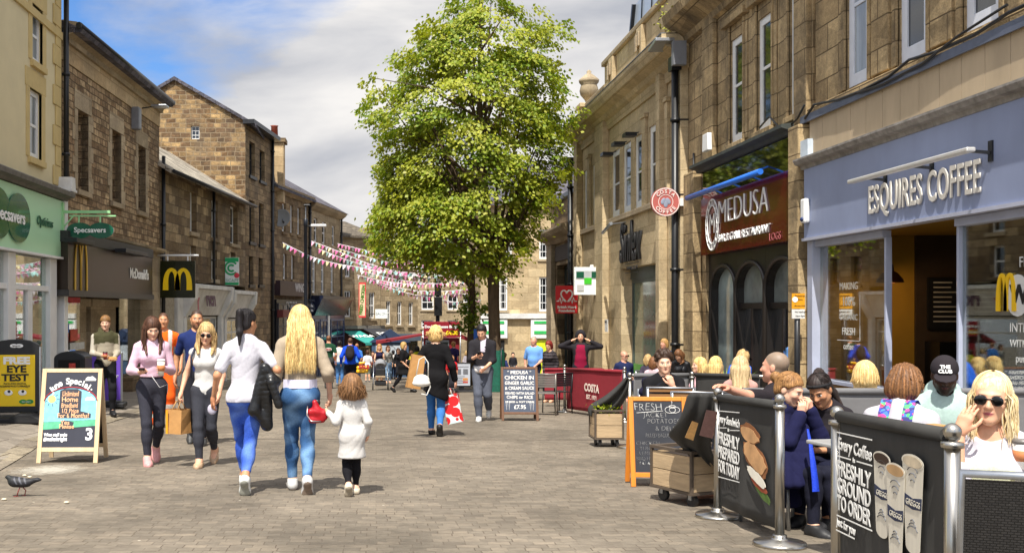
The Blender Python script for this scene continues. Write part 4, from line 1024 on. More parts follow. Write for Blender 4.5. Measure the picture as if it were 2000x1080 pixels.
RED=M('terracotta_sign','b5615a',.5,var=.05);PK=M('sign_pale_pink','e9d6d0',.5,var=.03)
def disc(name,r,y0,y1,mat,root,c=(0,0),n=40,r0=0.):
 mb=MB()
 if r0:
  vs=[]
  for i in range(n):a=2*math.pi*i/n;vs+=[(c[0]+r0*math.cos(a),y0,c[1]+r0*math.sin(a)),(c[0]+r*math.cos(a),y0,c[1]+r*math.sin(a)),(c[0]+r*math.cos(a),y1,c[1]+r*math.sin(a)),(c[0]+r0*math.cos(a),y1,c[1]+r0*math.sin(a))]
  fs=[]
  for i in range(n):
   a,b=4*i,4*((i+1)%n);fs+=[(a+k,b+k,b+(k+1)%4,a+(k+1)%4)for k in range(4)]
  mb.add(vs,fs)
 else:mb.prism([(c[0]+r*math.cos(2*math.pi*i/n),c[1]+r*math.sin(2*math.pi*i/n))for i in range(n)],y0,y1,0,'xz')
 return mb.build(name,mat,root,weld=True)
def ring_text(root,body,rad,size,mat,y,top=True,spread=.30,c=(0,0)):
 L_=[]
 n=len(body)
 for i,ch in enumerate(body):
  if ch==' ':continue
  a=(math.pi/2-(i-(n-1)/2)*spread)if top else(-math.pi/2+(i-(n-1)/2)*spread)
  rot=Matrix.Rotation(-(a-math.pi/2 if top else a+math.pi/2),3,'Y')@Matrix.Rotation(R(90),3,'X')
  L_.append(text('letter',ch,size,mat,root,(c[0]+rad*math.cos(a),y,c[1]+rad*math.sin(a)),rot.to_euler(),offset=size*.03))
 return merge('lettering',L_,root)
disc('disc',sR,-.05,.05,RED,t);disc('rim',sR*.98,-.058,-.052,PK,t,r0=sR*.91);disc('inner_ring',sR*.52,-.058,-.052,PK,t,r0=sR*.48)
ring_text(t,'COSTA',sR*.72,sR*.34,PK,-.062,True,.40);ring_text(t,'COFFEE',sR*.72,sR*.34,PK,-.062,False,.37)
GB=M('bean_grey','8d95a8',.5)
for k,(dx,dz,an)in enumerate(((-.17,.05,.5),(.17,.05,-.5),(0,-.15,0))):
 o=MB().ball((0,0,0),sR*.21,sc=(.75,.12,1.15)).build('bean',GB,t);o.location=(dx*sR,-.055,dz*sR);o.rotation_euler=(0,an,0)
MB().box(sR,sR+.42,-.05,.05,-.09,.09).build('arm',WHITE,t)
#projecting signs near the charity shop
t,w,h=board_sign('charity_sign','red square charity sign with a white heart line emblem',1085,1128,558,612,F/(f11.w(.9).y),M('charity_red','d8252c',.4,var=.03),.06)
hp=[]
for i in range(25):
 a=math.pi*(i/24.)*2
 hp.append((.42*w*.034*16*math.sin(a)**3*1.15,-.04,.13+h*.0165*(13*math.cos(a)-5*math.cos(2*a)-2*math.cos(3*a)-math.cos(4*a))))
hp=hp[13:]+hp[:12]
pulse=[(-.46*w,-.04,-.06*h),(-.36*w,-.04,-.06*h),(-.31*w,-.04,.07*h),(-.24*w,-.04,-.14*h),(-.17*w,-.04,.02*h),(-.10*w,-.04,-.08*h)]
mb=MB().tube(hp[1:-1],.03,6).tube(pulse,.025,6).tube([(-x,y,z)for x,y,z in pulse],.025,6)
mb.build('heart_emblem',LETW,t)
text('lettering','British Heart\nFoundation',.125,LETW,t,(0,-.036,-.34*h),offset=.006)
t,w,h=board_sign('white_panel_sign','white rounded sign with two dark green squares and a bright green square',1121,1172,522,576,F/(f11.w(f11.u(1176)).y),M('sign_white','eef2ee',.4),.16)
MB().box(-w/2+.04,w/2-.04,-.09,-.081,.06,.33).build('grey_band',M('sign_grey','b3b7b8',.5),t)
DG=M('square_green','0d5138',.4)
MB().box(-.36,-.12,-.10,-.091,.1,.3).build('green_square',DG,t);MB().box(.13,.37,-.10,-.091,.1,.3).build('green_square',DG,t)
MB().box(-.11,.13,-.10,-.091,-.1,.1).build('bright_square',M('bright_green','42bd2f',.4),t);MB().box(-.34,-.12,-.10,-.082,-.32,-.12).build('silver_square',M('silver_square','b9b9b9',.4),t)
MB().box(w/2-.04,w/2+.3,-.02,.02,-.28,.16).build('side_panel',WHITE,t);MB().box(.1,.2,-.03,.03,h/2,h/2+.08).build('bracket',WHITE,t)
#sooty building of the restaurant
f12=Fac(XR-.02,f11.w(U11).y-.02,-90)
q3=f12.root('restaurant_building','sooty ashlar building with deep sash windows above a dark red restaurant fascia')
U12=f12.u(1590)
Z=lambda z:z-f12.gz
w12=[(f12.u(a),f12.u(b),Z(4.69),Z(6.82))for a,b in((1428,1453),(1481,1509),(1544,1578))]
pa,pb=f12.u(1379),f12.u(1559)
zt12=Z(8.0)
zf_b=f12.z(1383,499);zf_t=f12.z(1376,329)
bay=(pa,pb,-2.6,zf_t)
mb=MB();wall(mb,0,U12,-2.6,zt12,w12+[bay],.42);mb.build('wall',st_med,q3);solid(q3,0,U12,-2.6,zt12,9,st_med)
for w in w12:window(q3,*w,y=.03,hb=(.55,),w=.14,sill=st_med,sh=.1,sproj=.1)
mb=MB()
for w in w12:
 for k,e in((-1,w[0]),(1,w[1])):
  for d,p_ in((.10,.05),(.24,.025)):mb.box(min(e+k*.02,e+k*d),max(e+k*.02,e+k*d),-p_,.02,w[2],w[3]+.3)
 mb.box(w[0]-.3,w[1]+.3,-.14,.02,w[3]+.302,w[3]+.45)
mb.build('window_surround',st_med,q3,bevel=.012)
mb=MB()
for a,b in((1381,1402),(1562,1588)):mb.box(f12.u(a),f12.u(b),-.12,-.003,Z(4.45),zt12-.02)
for a,b in((1353,1372),(1563,1584)):mb.box(f12.u(a),f12.u(b),-.22,-.003,-2.6,Z(4.43))
mb.each('pilaster',st_med,q3,bevel=.03)
cornice(q3,-.1,U12+6.2,zt12-.45,[(0,-.05),(.1,0),(.14,.12),(.34,.26),(.55,.40),(.60,.6),(0,.7)],st_med)
MB().box(.0,U12,-.2,9,zt12+.2,zt12+1.2).build('parapet',st_med,q3)
REDG=M('oxblood_gloss','560c15',.16,var=.06,scale=.5,spec=.35,coat=.15)
BLKG=M('black_gloss','0d1010',.05,var=.05,spec=.7,coat=.5)
zmid=f12.z(1376,392)
MB().box(pa+.02,pb-.02,-.12,.1,zf_b,zmid).build('red_fascia',REDG,q3)
MB().box(pa+.02,pb-.02,-.10,.1,zmid+.003,zf_t-.1).build('black_glass_fascia',BLKG,q3)
cornice(q3,pa-.12,pb+.12,zf_t-.12,[(-.05,0),(.16,0),(.2,.06),(.34,.10),(.34,.16),(-.05,.2)],M('dark_moss_lead','3d423e',.7,var=.3,scale=5))
mb=MB();mb.tube([(pa+.0,-.42,zmid+.04),(pb-.62,-.42,zmid+.04)],.055,10)
for k in range(4):
 uu=pa+.5+k*(pb-pa-1.6)/3;mb.bar((uu,-.42,zmid+.08),(uu,-.1,zmid+.2),.03)
o=mb.build('trough_light',M('bright_blue_tube','2d6fd2',.35,var=.05),loc=f12.w(0),rot=(0,0,f12.a));tag(o,'long bright blue trough light fixed along the top of the red fascia','lamp')
t=thing('fascia_lettering','white angular restaurant lettering with a round emblem on the oxblood fascia','lettering',f12.w((pa+pb)/2,-.135,(zf_b+zmid)/2),f12.a)
bw=pb-pa
text('letters','MEDUSA',.72,LETW,t,(.02*bw,0,.19),offset=-.018,sx=1.0,spacing=1.0,extrude=.012)
text('letters','BAR & GRILL RESTAURANT',.235,LETW,t,(.03*bw,0,-.33),offset=-.004,sx=1.0,extrude=.012)
ex,ez=-.335*bw,0
mb=MB();n=36
for rr in(.40,.30):mb.tube([(ex+rr*1.0*math.cos(2*math.pi*i/n),0,ez+rr*1.35*math.sin(2*math.pi*i/n))for i in range(n+1)],.015,5,caps=False)
for i in range(16):
 a=2*math.pi*i/16;mb.bar((ex+.30*math.cos(a),0,ez+.405*math.sin(a)),(ex+.40*math.cos(a),0,ez+.54*math.sin(a)),.02)
mb.build('emblem',LETW,t);text('emblem_letter','M',.62,LETW,t,(ex,0,ez),offset=-.006,sx=.8)
text('small_lettering','LOGS',.2,M('dull_red_letters','a5585a',.4),t,(.36*bw,0,-.5),sx=1.1)
ARCH=M('black_shopfront','1f1b19',.35,var=.2,scale=3)
zg=-2.6
arc=MB();edges=[]
apx=((1394,1447),(1452,1506),(1513,1558))
zsp=f12.z(1475,560);zar=f12.z(1475,514)
us=[(pa+.22,pa+(pb-pa)*.335),(pa+(pb-pa)*.36,pa+(pb-pa)*.655),(pa+(pb-pa)*.68,pb-.1)]
def arch_panel(mb,u0,u1,zs,za,ztop_,ua,ub,y0,y1):
 n=14;cxm=(u0+u1)/2;rx=(u1-u0)/2;rz=za-zs
 prev=(ua,None)
 L_=[(u0,zs)]+[(cxm-rx*math.cos(math.pi*i/n),zs+rz*math.sin(math.pi*i/n))for i in range(1,n)]+[(u1,zs)]
 for(a,za_),(b,zb_2)in zip(L_,L_[1:]):
  vs=[(a,y0,za_),(b,y0,zb_2),(b,y0,ztop_),(a,y0,ztop_),(a,y1,za_),(b,y1,zb_2),(b,y1,ztop_),(a,y1,ztop_)]
  mb.add(vs,[(0,1,2,3),(7,6,5,4),(0,4,5,1),(3,2,6,7)])
 mb.box(ua,u0,y0,y1,zg,ztop_);mb.box(u1,ub,y0,y1,zg,ztop_)
mids=[pa+.02,(us[0][1]+us[1][0])/2,(us[1][1]+us[2][0])/2,pb-.02]
for i,(a,b)in enumerate(us):arch_panel(arc,a,b,zsp,zar,zf_b-.005,mids[i]+.0015,mids[i+1]-.0015,.06,.3)
arc.build('arched_front',ARCH,q3)
mb=MB()
for a,b in us:
 n=16;cxm,rx,rz=(a+b)/2,(b-a)/2+.05,zar-zsp+.05
 mb.tube([(cxm-rx,.05,zg),(cxm-rx,.05,zsp)]+[(cxm-rx*math.cos(math.pi*i/n),.05,zsp+rz*math.sin(math.pi*i/n))for i in range(1,n)]+[(cxm+rx,.05,zsp),(cxm+rx,.05,zg)],.045,6)
mb.build('arch_moulding',M('black_moulding','27221f',.4),q3)
zl=f12.z(1475,597)
mb=MB()
for a,b in us[1:]:mb.box(a,b,.12,.24,zl-.06,zl+.06)
mb.box((us[1][0]+us[1][1])/2-.05,(us[1][0]+us[1][1])/2+.05,.1,.24,zg,zl-.06)
mb.build('transom',ARCH,q3)
ARG=GLASS('arch_glass_mirror',(.75,.8,.8),.5)
ARCHREFL=M('pale_reflection_arch_glass','8d9c9c',.07,var=.55,scale=.9,spec=.9);FAN=M('pale_reflection_fanlight','787f7c',.07,var=.6,scale=1.1,spec=.9)  # pale street reflection painted as base colour of the first arch and fanlight panes
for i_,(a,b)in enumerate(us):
 if i_==0:MB().box(a,b,.2,.21,zg,zar).build('arch_glass',ARCHREFL,q3)
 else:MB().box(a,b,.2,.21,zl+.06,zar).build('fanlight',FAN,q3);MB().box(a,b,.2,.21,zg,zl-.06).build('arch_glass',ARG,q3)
it=MB();it.quad((pa,3.5,zg),(pb,3.5,zg),(pb,3.5,zf_b),(pa,3.5,zf_b));it.quad((pa,.3,zf_b-.05),(pb,.3,zf_b-.05),(pb,3.5,zf_b-.05),(pa,3.5,zf_b-.05));it.quad((pa,.1,zg),(pa,3.5,zg),(pa,3.5,zf_b),(pa,.1,zf_b));it.quad((pb,.1,zg),(pb,3.5,zg),(pb,3.5,zf_b),(pb,.1,zf_b))
it.build('interior',M('dim_restaurant_interior','453c36',.8,var=.6,scale=1.5),q3)
it=MB();uu=us[2][0]+.35
for k in range(2):it.box(uu+k*.42,uu+k*.42+.34,.6,.62,zl-1.55+.1*k,zl-.5)
it.build('hung_towels',M('pale_blue_cloth','8fa3ad',.9,var=.12),q3)
MB().box(us[0][0]+.1,us[0][1]-.35,.5,.52,zg+1.0,zg+2.2).build('window_poster',M('violet_poster','6d6f96',.6,var=.5,scale=2.2),q3)
o=MB().prism([(-.16,.2),(.16,.2),(.19,-.17),(-.19,-.17)],-.1,-.001,0,'xz').build('alarm_box',WHITE,loc=f12.w(f12.u(1404),-.2,f12.z(1404,280)),rot=(0,0,f12.a),weld=True,bevel=.015);tag(o,'white alarm box beside the first sash window of the sooty building','alarm')
fl=thing('floodlight','flat grey floodlight with a control box at the top corner of the sooty building','floodlight',f12.w(.22,-.25,f12.z(1365,70)),f12.a)
MB().obox((-.35,-.35,.02),(.34,.22,.04),Matrix.Rotation(R(-8),3,'Y')).build('lamp_head',ALU,fl,bevel=.01);MB().box(-.05,.12,-.2,.1,-.55,0).build('control_box',M('grey_box','77797e',.5),fl)
mb=MB()
def cable(mb,f,pts,r=.018,y=-.16):mb.tube([(f.u(a),y,f.z(a,b))for a,b in pts],r,5)
cable(mb,f12,[(1500,250),(1520,228),(1540,250),(1562,245),(1576,232),(1590,205)]);
o=mb.build('cable',BLACKP,loc=f12.w(0),rot=(0,0,f12.a));tag(o,'black cable looping across the stone above the restaurant fascia','cable')
#cafe with the lavender fascia
f13=Fac(XR,f12.w(U12).y-.01,-90)
q4=f13.root('cafe_building','sooty stone building with a beige panel band and lavender coffee shop fascia')
U13=U12*0+f13.u(2230)
Z=lambda z:z-f13.gz
w13=[(f13.u(a),f13.u(b),Z(4.73),Z(7.0))for a,b in((1655,1697),(1757,1812),(1884,1955),(2060,2160))]
zpt,zpb,zft,zfb=Z(4.5),Z(3.80),Z(3.68),Z(2.50)
ul=f13.u(1594)
mb=MB();wall(mb,0,U13,zpt,Z(8.0),w13,.3);wall(mb,0,ul-.02,-1.2,zpt,(),.3);mb.build('wall',st_med,q4);solid(q4,0,U13,-1.2,Z(9),9,st_med)
for w in w13:window(q4,*w,y=.03,hb=(.55,),w=.15,mat=M('bluish_white_paint','d9dde6',.45,var=.06),pane=PANELIGHT if w is w13[0]else PANE)
mb=MB()
for w in w13:
 for k,e in((-1,w[0]),(1,w[1])):
  for d,p_ in((.12,.05),(.28,.025)):mb.box(min(e+k*.02,e+k*d),max(e+k*.02,e+k*d),-p_,.02,w[2]-.02,w[3]+.3)
for a,b in zip(w13,w13[1:]):
 c=(a[1]+b[0])/2;mb.box(c-.25,c+.25,-.07,.02,a[2]-.02,a[3]+1)
mb.build('window_surround',st_med,q4,bevel=.015)
MB().box(ul-.1,U13,-.12,-.003,Z(4.52),Z(4.66)).build('sill_course',st_med,q4,bevel=.02)
MB().box(ul-.25,U13,-.14,-.002,zpt-.015,zpt+.0195).box(ul-.25,U13,-.165,-.142,zpt-.07,zpt+.05).build('lead_flashing',M('blue_lead','5a6172',.5,var=.2),q4)
mb=MB();u=ul
while u<U13:
 mb.box(u+.004,min(u+.485,U13),-.11,-.02,zpb,zpt-.02);u+=.49
mb.build('panel_band',st_panel,q4)
cornice(q4,ul-.12,U13,zft,[(0,-.04),(.2,-.04),(.22,.02),(.3,.04),(.34,.1),(.34,.13),(0,.16)],M('stained_grey_lead','8b8680',.7,var=.4,scale=7,bump=.3))
LAV=M('lavender_fascia','8b95b2',.5,var=.12,scale=1.1,bump=.05,stretch=(1,1,.5))
MB().box(ul,U13,-.2,-.02,zfb,zft-.045).build('fascia',LAV,q4)
MB().box(ul-.02,U13,-.235,-.02,zfb-.05,zfb-.003).build('fascia_trim',M('lilac_trim','b3b6c6',.4,var=.1),q4)
MB().box(ul-.17,ul+.14,-.2,.01,zft+.17,zft+.45).build('pilaster_cap',M('pale_blue_cap','c6d2dd',.5,var=.15),q4)
t=thing('cafe_lettering','raised white capital lettering on the lavender cafe fascia','lettering',f13.w((f13.u(1694,-.24)+f13.u(1911,-.24))/2,-.22,Z(2.86)),f13.a)
wl_=f13.u(1911,-.24)-f13.u(1694,-.24)
o=text('letters','ESQUIRES COFFEE',.56,M('stone_white_letters','d2cdc4',.5),t,(0,0,0),offset=.006,extrude=.010,spacing=1.08)
o.scale.x=wl_/max(o.dimensions.x,.1)
lt=thing('fascia_light','long silver strip light standing off the lavender fascia on brackets','lamp',f13.w(0),f13.a)
za_=f13.z(1780,325,-.48)
MB().box(f13.u(1662,-.48),f13.u(1898,-.48),-.54,-.43,za_-.02,za_+.035).build('light_bar',M('white_aluminium','d6d4cf',.35,.4,var=.08),lt,bevel=.015)
for a in(.15,.55,.97):
 uu=f13.u(1662,-.48)*(1-a)+f13.u(1898,-.48)*a;mb=MB();mb.bar((uu,-.44,za_),(uu,-.2,za_-.02),.035);mb.box(uu-.04,uu+.04,-.22,-.2,za_-.12,za_+.12);mb.build('bracket',DARKMET,lt)
o=thing('alarm_sounder','white rounded alarm sounder at the left end of the lavender fascia','alarm',f13.w(f13.u(1602),-.2,f13.z(1602,412)),f13.a)
MB().box(-.085,.085,-.1,-.001,-.2,.2).build('casing',WHITE,o,bevel=.03);MB().ball((0,-.1,-.14),.06,sc=(1,.5,.6)).build('strobe',M('blue_strobe','2c3c6c',.2),o)
mb=MB();cable(mb,f13,[(1592,232),(1610,205),(1660,195),(1700,180),(1760,150),(1800,118),(1860,100),(1930,70),(2000,25),(2100,-20)],.022,-.17);cable(mb,f13,[(1700,182),(1750,165),(1830,125),(1900,72),(2000,10)],.018,-.19)
o=mb.build('cable',BLACKP,loc=f13.w(0),rot=(0,0,f13.a));tag(o,'black cables sagging along the sill above the beige panel band','cable')
LIL=M('lilac_frame','aab0c4',.4,var=.08)
ug0,ug1,ud1=f13.u(1603),f13.u(1737),f13.u(1879)
zsi=f13.z(1660,746)
zgt=zfb-.055
mb=MB()
mb.box(ul-.02,ug0,-.14,.04,-1.3,zgt);mb.box(ug0,ug1,-.1,.03,zgt-.1,zgt);mb.box(ug1-.03,ug1+.02,-.06,.03,-1.3,zgt-.1)
mb.box(ud1,U13,-.1,.03,zgt-.1,zgt);mb.box(ug0,ug1,-.1,.03,zsi-.06,zsi);mb.box(ud1,U13,-.1,.03,zsi-.06,zsi);mb.box(ud1-.02,ud1+.03,-.06,.03,-1.3,zgt-.1)
mb.build('shopfront_frame',LIL,q4,bevel=.006)
CAFEG=GLASS('cafe_glass',(.86,.92,.88),.08)
MB().box(ug0,ug1-.03,-.01,.002,zsi,zgt-.1).build('shop_window',CAFEG,q4)
MB().box(ud1+.03,U13,-.01,.002,zsi,zgt-.1).build('shop_window',CAFEG,q4)
MB().box(ud1+.005,ud1+.017,.031,1.1,-1.2,zgt-.1).build('return_glass',CAFEG,q4)
mb=MB();mb.box(ug0,ug1,-.02,.1,-1.3,zsi-.061);mb.box(ud1,U13,-.02,.1,-1.3,zsi-.061);mb.each('stall_riser',M('oak_riser','8a6a3e',.6,var=.15,stretch=(1,1,6)),q4)
mb=MB()
mb.quad((ul,5,-1.3),(U13,5,-1.3),(U13,5,zgt+.2),(ul,5,zgt+.2));mb.quad((ul+.02,.04,-1.3),(ul+.02,1.62,-1.3),(ul+.02,1.62,zgt+.2),(ul+.02,.04,zgt+.2))
mb.quad((U13,.04,-1.3),(U13,5,-1.3),(U13,5,zgt+.2),(U13,.04,zgt+.2))
mb.quad((ul,-.0,zgt+.1),(U13,-.0,zgt+.1),(U13,5,zgt+.1),(ul,5,zgt+.1))
mb.build('interior_walls',M('mustard_wall','9a7418',.8,var=.12,scale=2),q4)
MB().box(ul,U13,.11,5,-1.0,-.62).build('interior_floor',M('cafe_floor','3a2c20',.5,var=.3),q4)
MB().box(ul,ul+.06,1.625,4.9,-.62,zgt+.19).build('brown_partition',M('brown_partition','3a2a18',.7,var=.2),q4)
t=thing('drinks_fridge','tall black drinks cabinet with lit shelves inside the cafe','cabinet',f13.w(ul+.55,2.25,-.6),0)
MB().box(-.5,.9,0,.45,0,2.05).build('cabinet',M('black_cabinet','101113',.3),t)
mb=MB()
for k in range(4):mb.box(-.45,.8,-.03,-.002,.35+k*.4,.37+k*.4)
mb.build('shelf',ALU,t)
rr=random.Random(5);mb=MB();
for k in range(4):
 for j in range(7):x=-.42+j*.17;mb.box(x,x+.1,-.028,-.003,.372+k*.4,.372+k*.4+rr.uniform(.1,.26),rr.randint(0,3))
mb.build('bottles',[M('b_green','1f6a3a',.4),M('b_red','7a2a20',.4),M('b_teal','2a5a60',.4),M('b_grey','5a5a5a',.4)],t)
MB().box(.1,.42,-.05,-.035,1.5,1.75).build('teal_notice',M('teal_notice','2f8f77',.5),t)
MB().box(.45,.58,-.05,-.035,.9,1.1).build('lit_display',M('lit_green_display','55d020',.4,var=0,emit=1.5),t)
BULB=M('lamp_bulb','ffb35a',.4,var=0,emit=9.)
for nm,px,py,off in(('left',1687,552,1.0),('right',1738,552,.7)):
 t=thing('pendant_lamp','copper pendant lamp hanging behind the left pane of the cafe window' if nm=='left' else 'copper pendant lamp hanging at the open edge of the cafe doorway','lamp',f13.w(f13.u(px,off),off,f13.z(px,py,off)),0,'pendant lamps in the cafe')
 MB().lathe([(.20,0),(.19,.05),(.11,.15),(.06,.18),(.05,.28),(.02,.3),(.02,.28),(.05,.16),(.10,.14),(.18,.04)],(0,0,0),20).build('lamp_shade',M('copper_shade','5a2f1c',.35,.6,var=.1),t)
 MB().ball((0,0,.05),.05).build('bulb',BULB,t);MB().tube([(0,0,.29),(0,0,1.6)],.008,5).build('cord',BLACKP,t)
 ld=bpy.data.lights.new('pendant_light','POINT');ld.energy=22;ld.color=(1,.62,.3);ld.shadow_soft_size=.05
 lo_=bpy.data.objects.new('pendant_light',ld);COL.objects.link(lo_);lo_.parent=t;lo_.location=(0,0,-.03)
t=thing('service_counter','dark wooden service counter with a steel coffee machine deep inside the cafe','counter',f13.w(ul+1.5,3.4,-.62),0)
MB().box(-.5,1.2,0,.6,0,1.15).build('counter',M('dark_walnut','3a2616',.5,var=.25,stretch=(1,1,6)),t);MB().box(-.2,.5,.1,.5,1.152,1.6).build('coffee_machine',ALU,t,bevel=.03)
mb=MB()
for k in range(6):mb.lathe([(.05,1.152),(.05,1.30),(.03,1.33)],(.62+k*.1,.2,0),10)
mb.each('jar',M('jar_amber','9a6a34',.3,var=.4),t,n=30)
t=thing('menu_board','black wall menu with pale price lines above the cafe counter','menu',f13.w(ul+.07,2.3,1.75),0)
MB().box(-.5,1.6,-.05,0,-.1,.75).build('panel',M('menu_black','151617',.5),t);mb=MB()
rr=random.Random(4)
for k in range(9):
 for j in range(3):x0=-.42+j*.68;mb.box(x0,x0+rr.uniform(.25,.5),-.056,-.051,.66-k*.08,.68-k*.08)
mb.build('price_lines',M('menu_chalk','b5b0a4',.8),t)
def indoor_table(px,off,label):
 t=thing('cafe_table',label,'table',f13.w(f13.u(px,off),off,-.62),f13.a)
 MB().box(-.65,.65,-.3,.3,.94,.98).build('tabletop',M('pale_tabletop','b8b6a4',.35),t,bevel=.006);MB().tube([(0,0,.02),(0,0,.94)],.04).build('leg',DARKMET,t);MB().lathe([(.25,0),(.25,.02),(.05,.04)],(0,0,0),16).build('foot',DARKMET,t)
indoor_table(1690,.55,'pale high table behind the left cafe pane');indoor_table(1765,.9,'pale high table at the cafe doorway')
t=thing('indoor_chair','pale wooden slat back chair standing inside the cafe doorway','chair',f13.w(f13.u(1838,1.1),1.1,-.62),f13.a+.3)
WOODC=M('beech_wood','c49a5e',.5,var=.15,stretch=(3,3,.6))
MB().box(-.2,.2,-.2,.2,.44,.48).build('seat',WOODC,t)
for sx_,sy_ in((-1,-1),(1,-1),(-1,1),(1,1)):MB().box(sx_*.18-.02,sx_*.18+.02,sy_*.18-.02,sy_*.18+.02,0,.44).build('leg',WOODC,t)
mb=MB()
for x in(-.17,-.06,.06,.17):mb.bar((x,.18,.48),(x,.27,1.0),.05,.02)
mb.box(-.2,.2,.25,.285,.96,1.06);mb.build('backrest',WOODC,t)
VIN=M('white_vinyl','dcdcd8',.5,var=.05)
t=thing('window_lettering','white vinyl lettering down the left cafe pane','lettering',f13.w(f13.u(1659),-.016,f13.z(1659,620)),f13.a)
for s_,z_,k in(('MAKING',.48,.16),('100%',.24,.2),('ORGANIC',0,.13),('FRESH',-.22,.16),('coffee',-.45,.14)):text('letters',s_,k,VIN,t,(0,0,z_),extrude=.001)
MB().box(-.38,.38,-.002,0,-.36,-.35).box(.37,.38,-.002,0,-.36,.35).build('rule',VIN,t)
t=thing('wifi_lettering','white and yellow free internet vinyl on the right cafe pane','lettering',f13.w(f13.u(2012),-.016,f13.z(2012,620)),f13.a)
for s_,z_,k in(('FREE',.62,.17),('INTERNET',-.12,.15),('WITH EVERY',-.3,.12),('purchase',-.47,.13)):text('letters',s_,k,VIN,t,(0,0,z_),extrude=.001)
mb=MB();n=20
for cx_ in(-.2,.12):mb.prism([(cx_+.22*math.cos(2*math.pi*i/n),.25+.24*math.sin(2*math.pi*i/n))for i in range(n)],-.001-.001*(cx_>0),.001,0,'xz')
mb.build('badge',VIN,t);text('badge_letters','WiFi',.3,LETBLK,t,(-.03,-.005,.25),offset=.01)
arches('yellow_arc',t,-.40,.28,.30,.42,-.006,YEL,.03)
mb=MB();rr=random.Random(9)
for i in range(160):
 p=Vector((rr.gauss(0,.18),rr.gauss(0,.12),abs(rr.gauss(.2,.22))));d=Vector((rr.uniform(-1,1),rr.uniform(-1,1),rr.uniform(-.3,1))).normalized()*.06;e=d.orthogonal().normalized()*.035
 mb.add([p,p+d*.6+e,p+d*1.3,p+d*.6-e],[(0,1,2,3)])
for i in range(7):mb.tube([(0,0,-.1),(rr.uniform(-.2,.2),rr.uniform(-.1,.1),.45)],.006,4)
o=mb.build('ledge_weed',M('weed_green','8a8a2a',.8,var=.3),loc=f11.w(f11.u(1335),-.3,zc+.62));tag(o,'yellow green weed sprouting from the stone ledge by the floodlight','weed')
#trees
def leaf_mat():
 m=bpy.data.materials.new('lime_leaf');m.use_nodes=True;nt=m.node_tree;nt.nodes.clear()
 N,L=nt.nodes.new,nt.links.new
 o=N('ShaderNodeOutputMaterial');a=N('ShaderNodeAttribute');a.attribute_name='Col'
 d=N('ShaderNodeBsdfPrincipled');d.inputs['Roughness'].default_value=.5;d.inputs['Specular IOR Level'].default_value=.35
 t=N('ShaderNodeBsdfTranslucent');mx=N('ShaderNodeMixShader');mx.inputs[0].default_value=.28
 g=N('ShaderNodeMix');g.data_type='RGBA';g.blend_type='MULTIPLY';g.inputs[0].default_value=1;g.inputs[7].default_value=(1.5,1.5,.6,1)
 L(a.outputs['Color'],d.inputs['Base Color']);L(a.outputs['Color'],g.inputs[6]);L(g.outputs[2],t.inputs[0])
 L(d.outputs[0],mx.inputs[1]);L(t.outputs[0],mx.inputs[2]);L(mx.outputs[0],o.inputs[0])
 return m
LEAF=leaf_mat()
BARK=M('lime_bark','5a4a38',.95,var=.4,scale=7,bump=.8,bscale=22,stretch=(1,1,.35))
def leaves_mesh(name,centers,dirs,sizes,cols,mat,parent,rng,norms=None):
 """one quad leaf per centre, bent along its midrib; colour per leaf"""
 n=len(centers)
 d=dirs/np.linalg.norm(dirs,axis=1,keepdims=True)
 r=rng.normal(size=(n,3))if norms is None else norms+rng.normal(size=(n,3))*.42
 w=np.cross(d,r);w/=np.linalg.norm(w,axis=1,keepdims=True)+1e-9
 nn=np.cross(d,w)
 s=sizes[:,None]
 P=np.stack([centers,centers+d*s*.45+w*s*.42+nn*s*.08,centers+d*s,centers+d*s*.45-w*s*.42+nn*s*.08],1).reshape(-1,3)
 me=bpy.data.meshes.new(name)
 me.vertices.add(4*n);me.vertices.foreach_set('co',P.astype(np.float32).ravel())
 me.loops.add(4*n);me.loops.foreach_set('vertex_index',np.arange(4*n,dtype=np.int32))
 me.polygons.add(n);me.polygons.foreach_set('loop_start',np.arange(0,4*n,4,dtype=np.int32));me.polygons.foreach_set('loop_total',np.full(n,4,np.int32))
 me.update();me.validate()
 ca=me.color_attributes.new('Col','FLOAT_COLOR','POINT')
 c4=np.ones((4*n,4),np.float32);c4[:,:3]=np.repeat(cols,4,0);ca.data.foreach_set('color',c4.ravel())
 me.materials.append(mat)
 o=bpy.data.objects.new(name,me);COL.objects.link(o);o.parent=parent
 return o
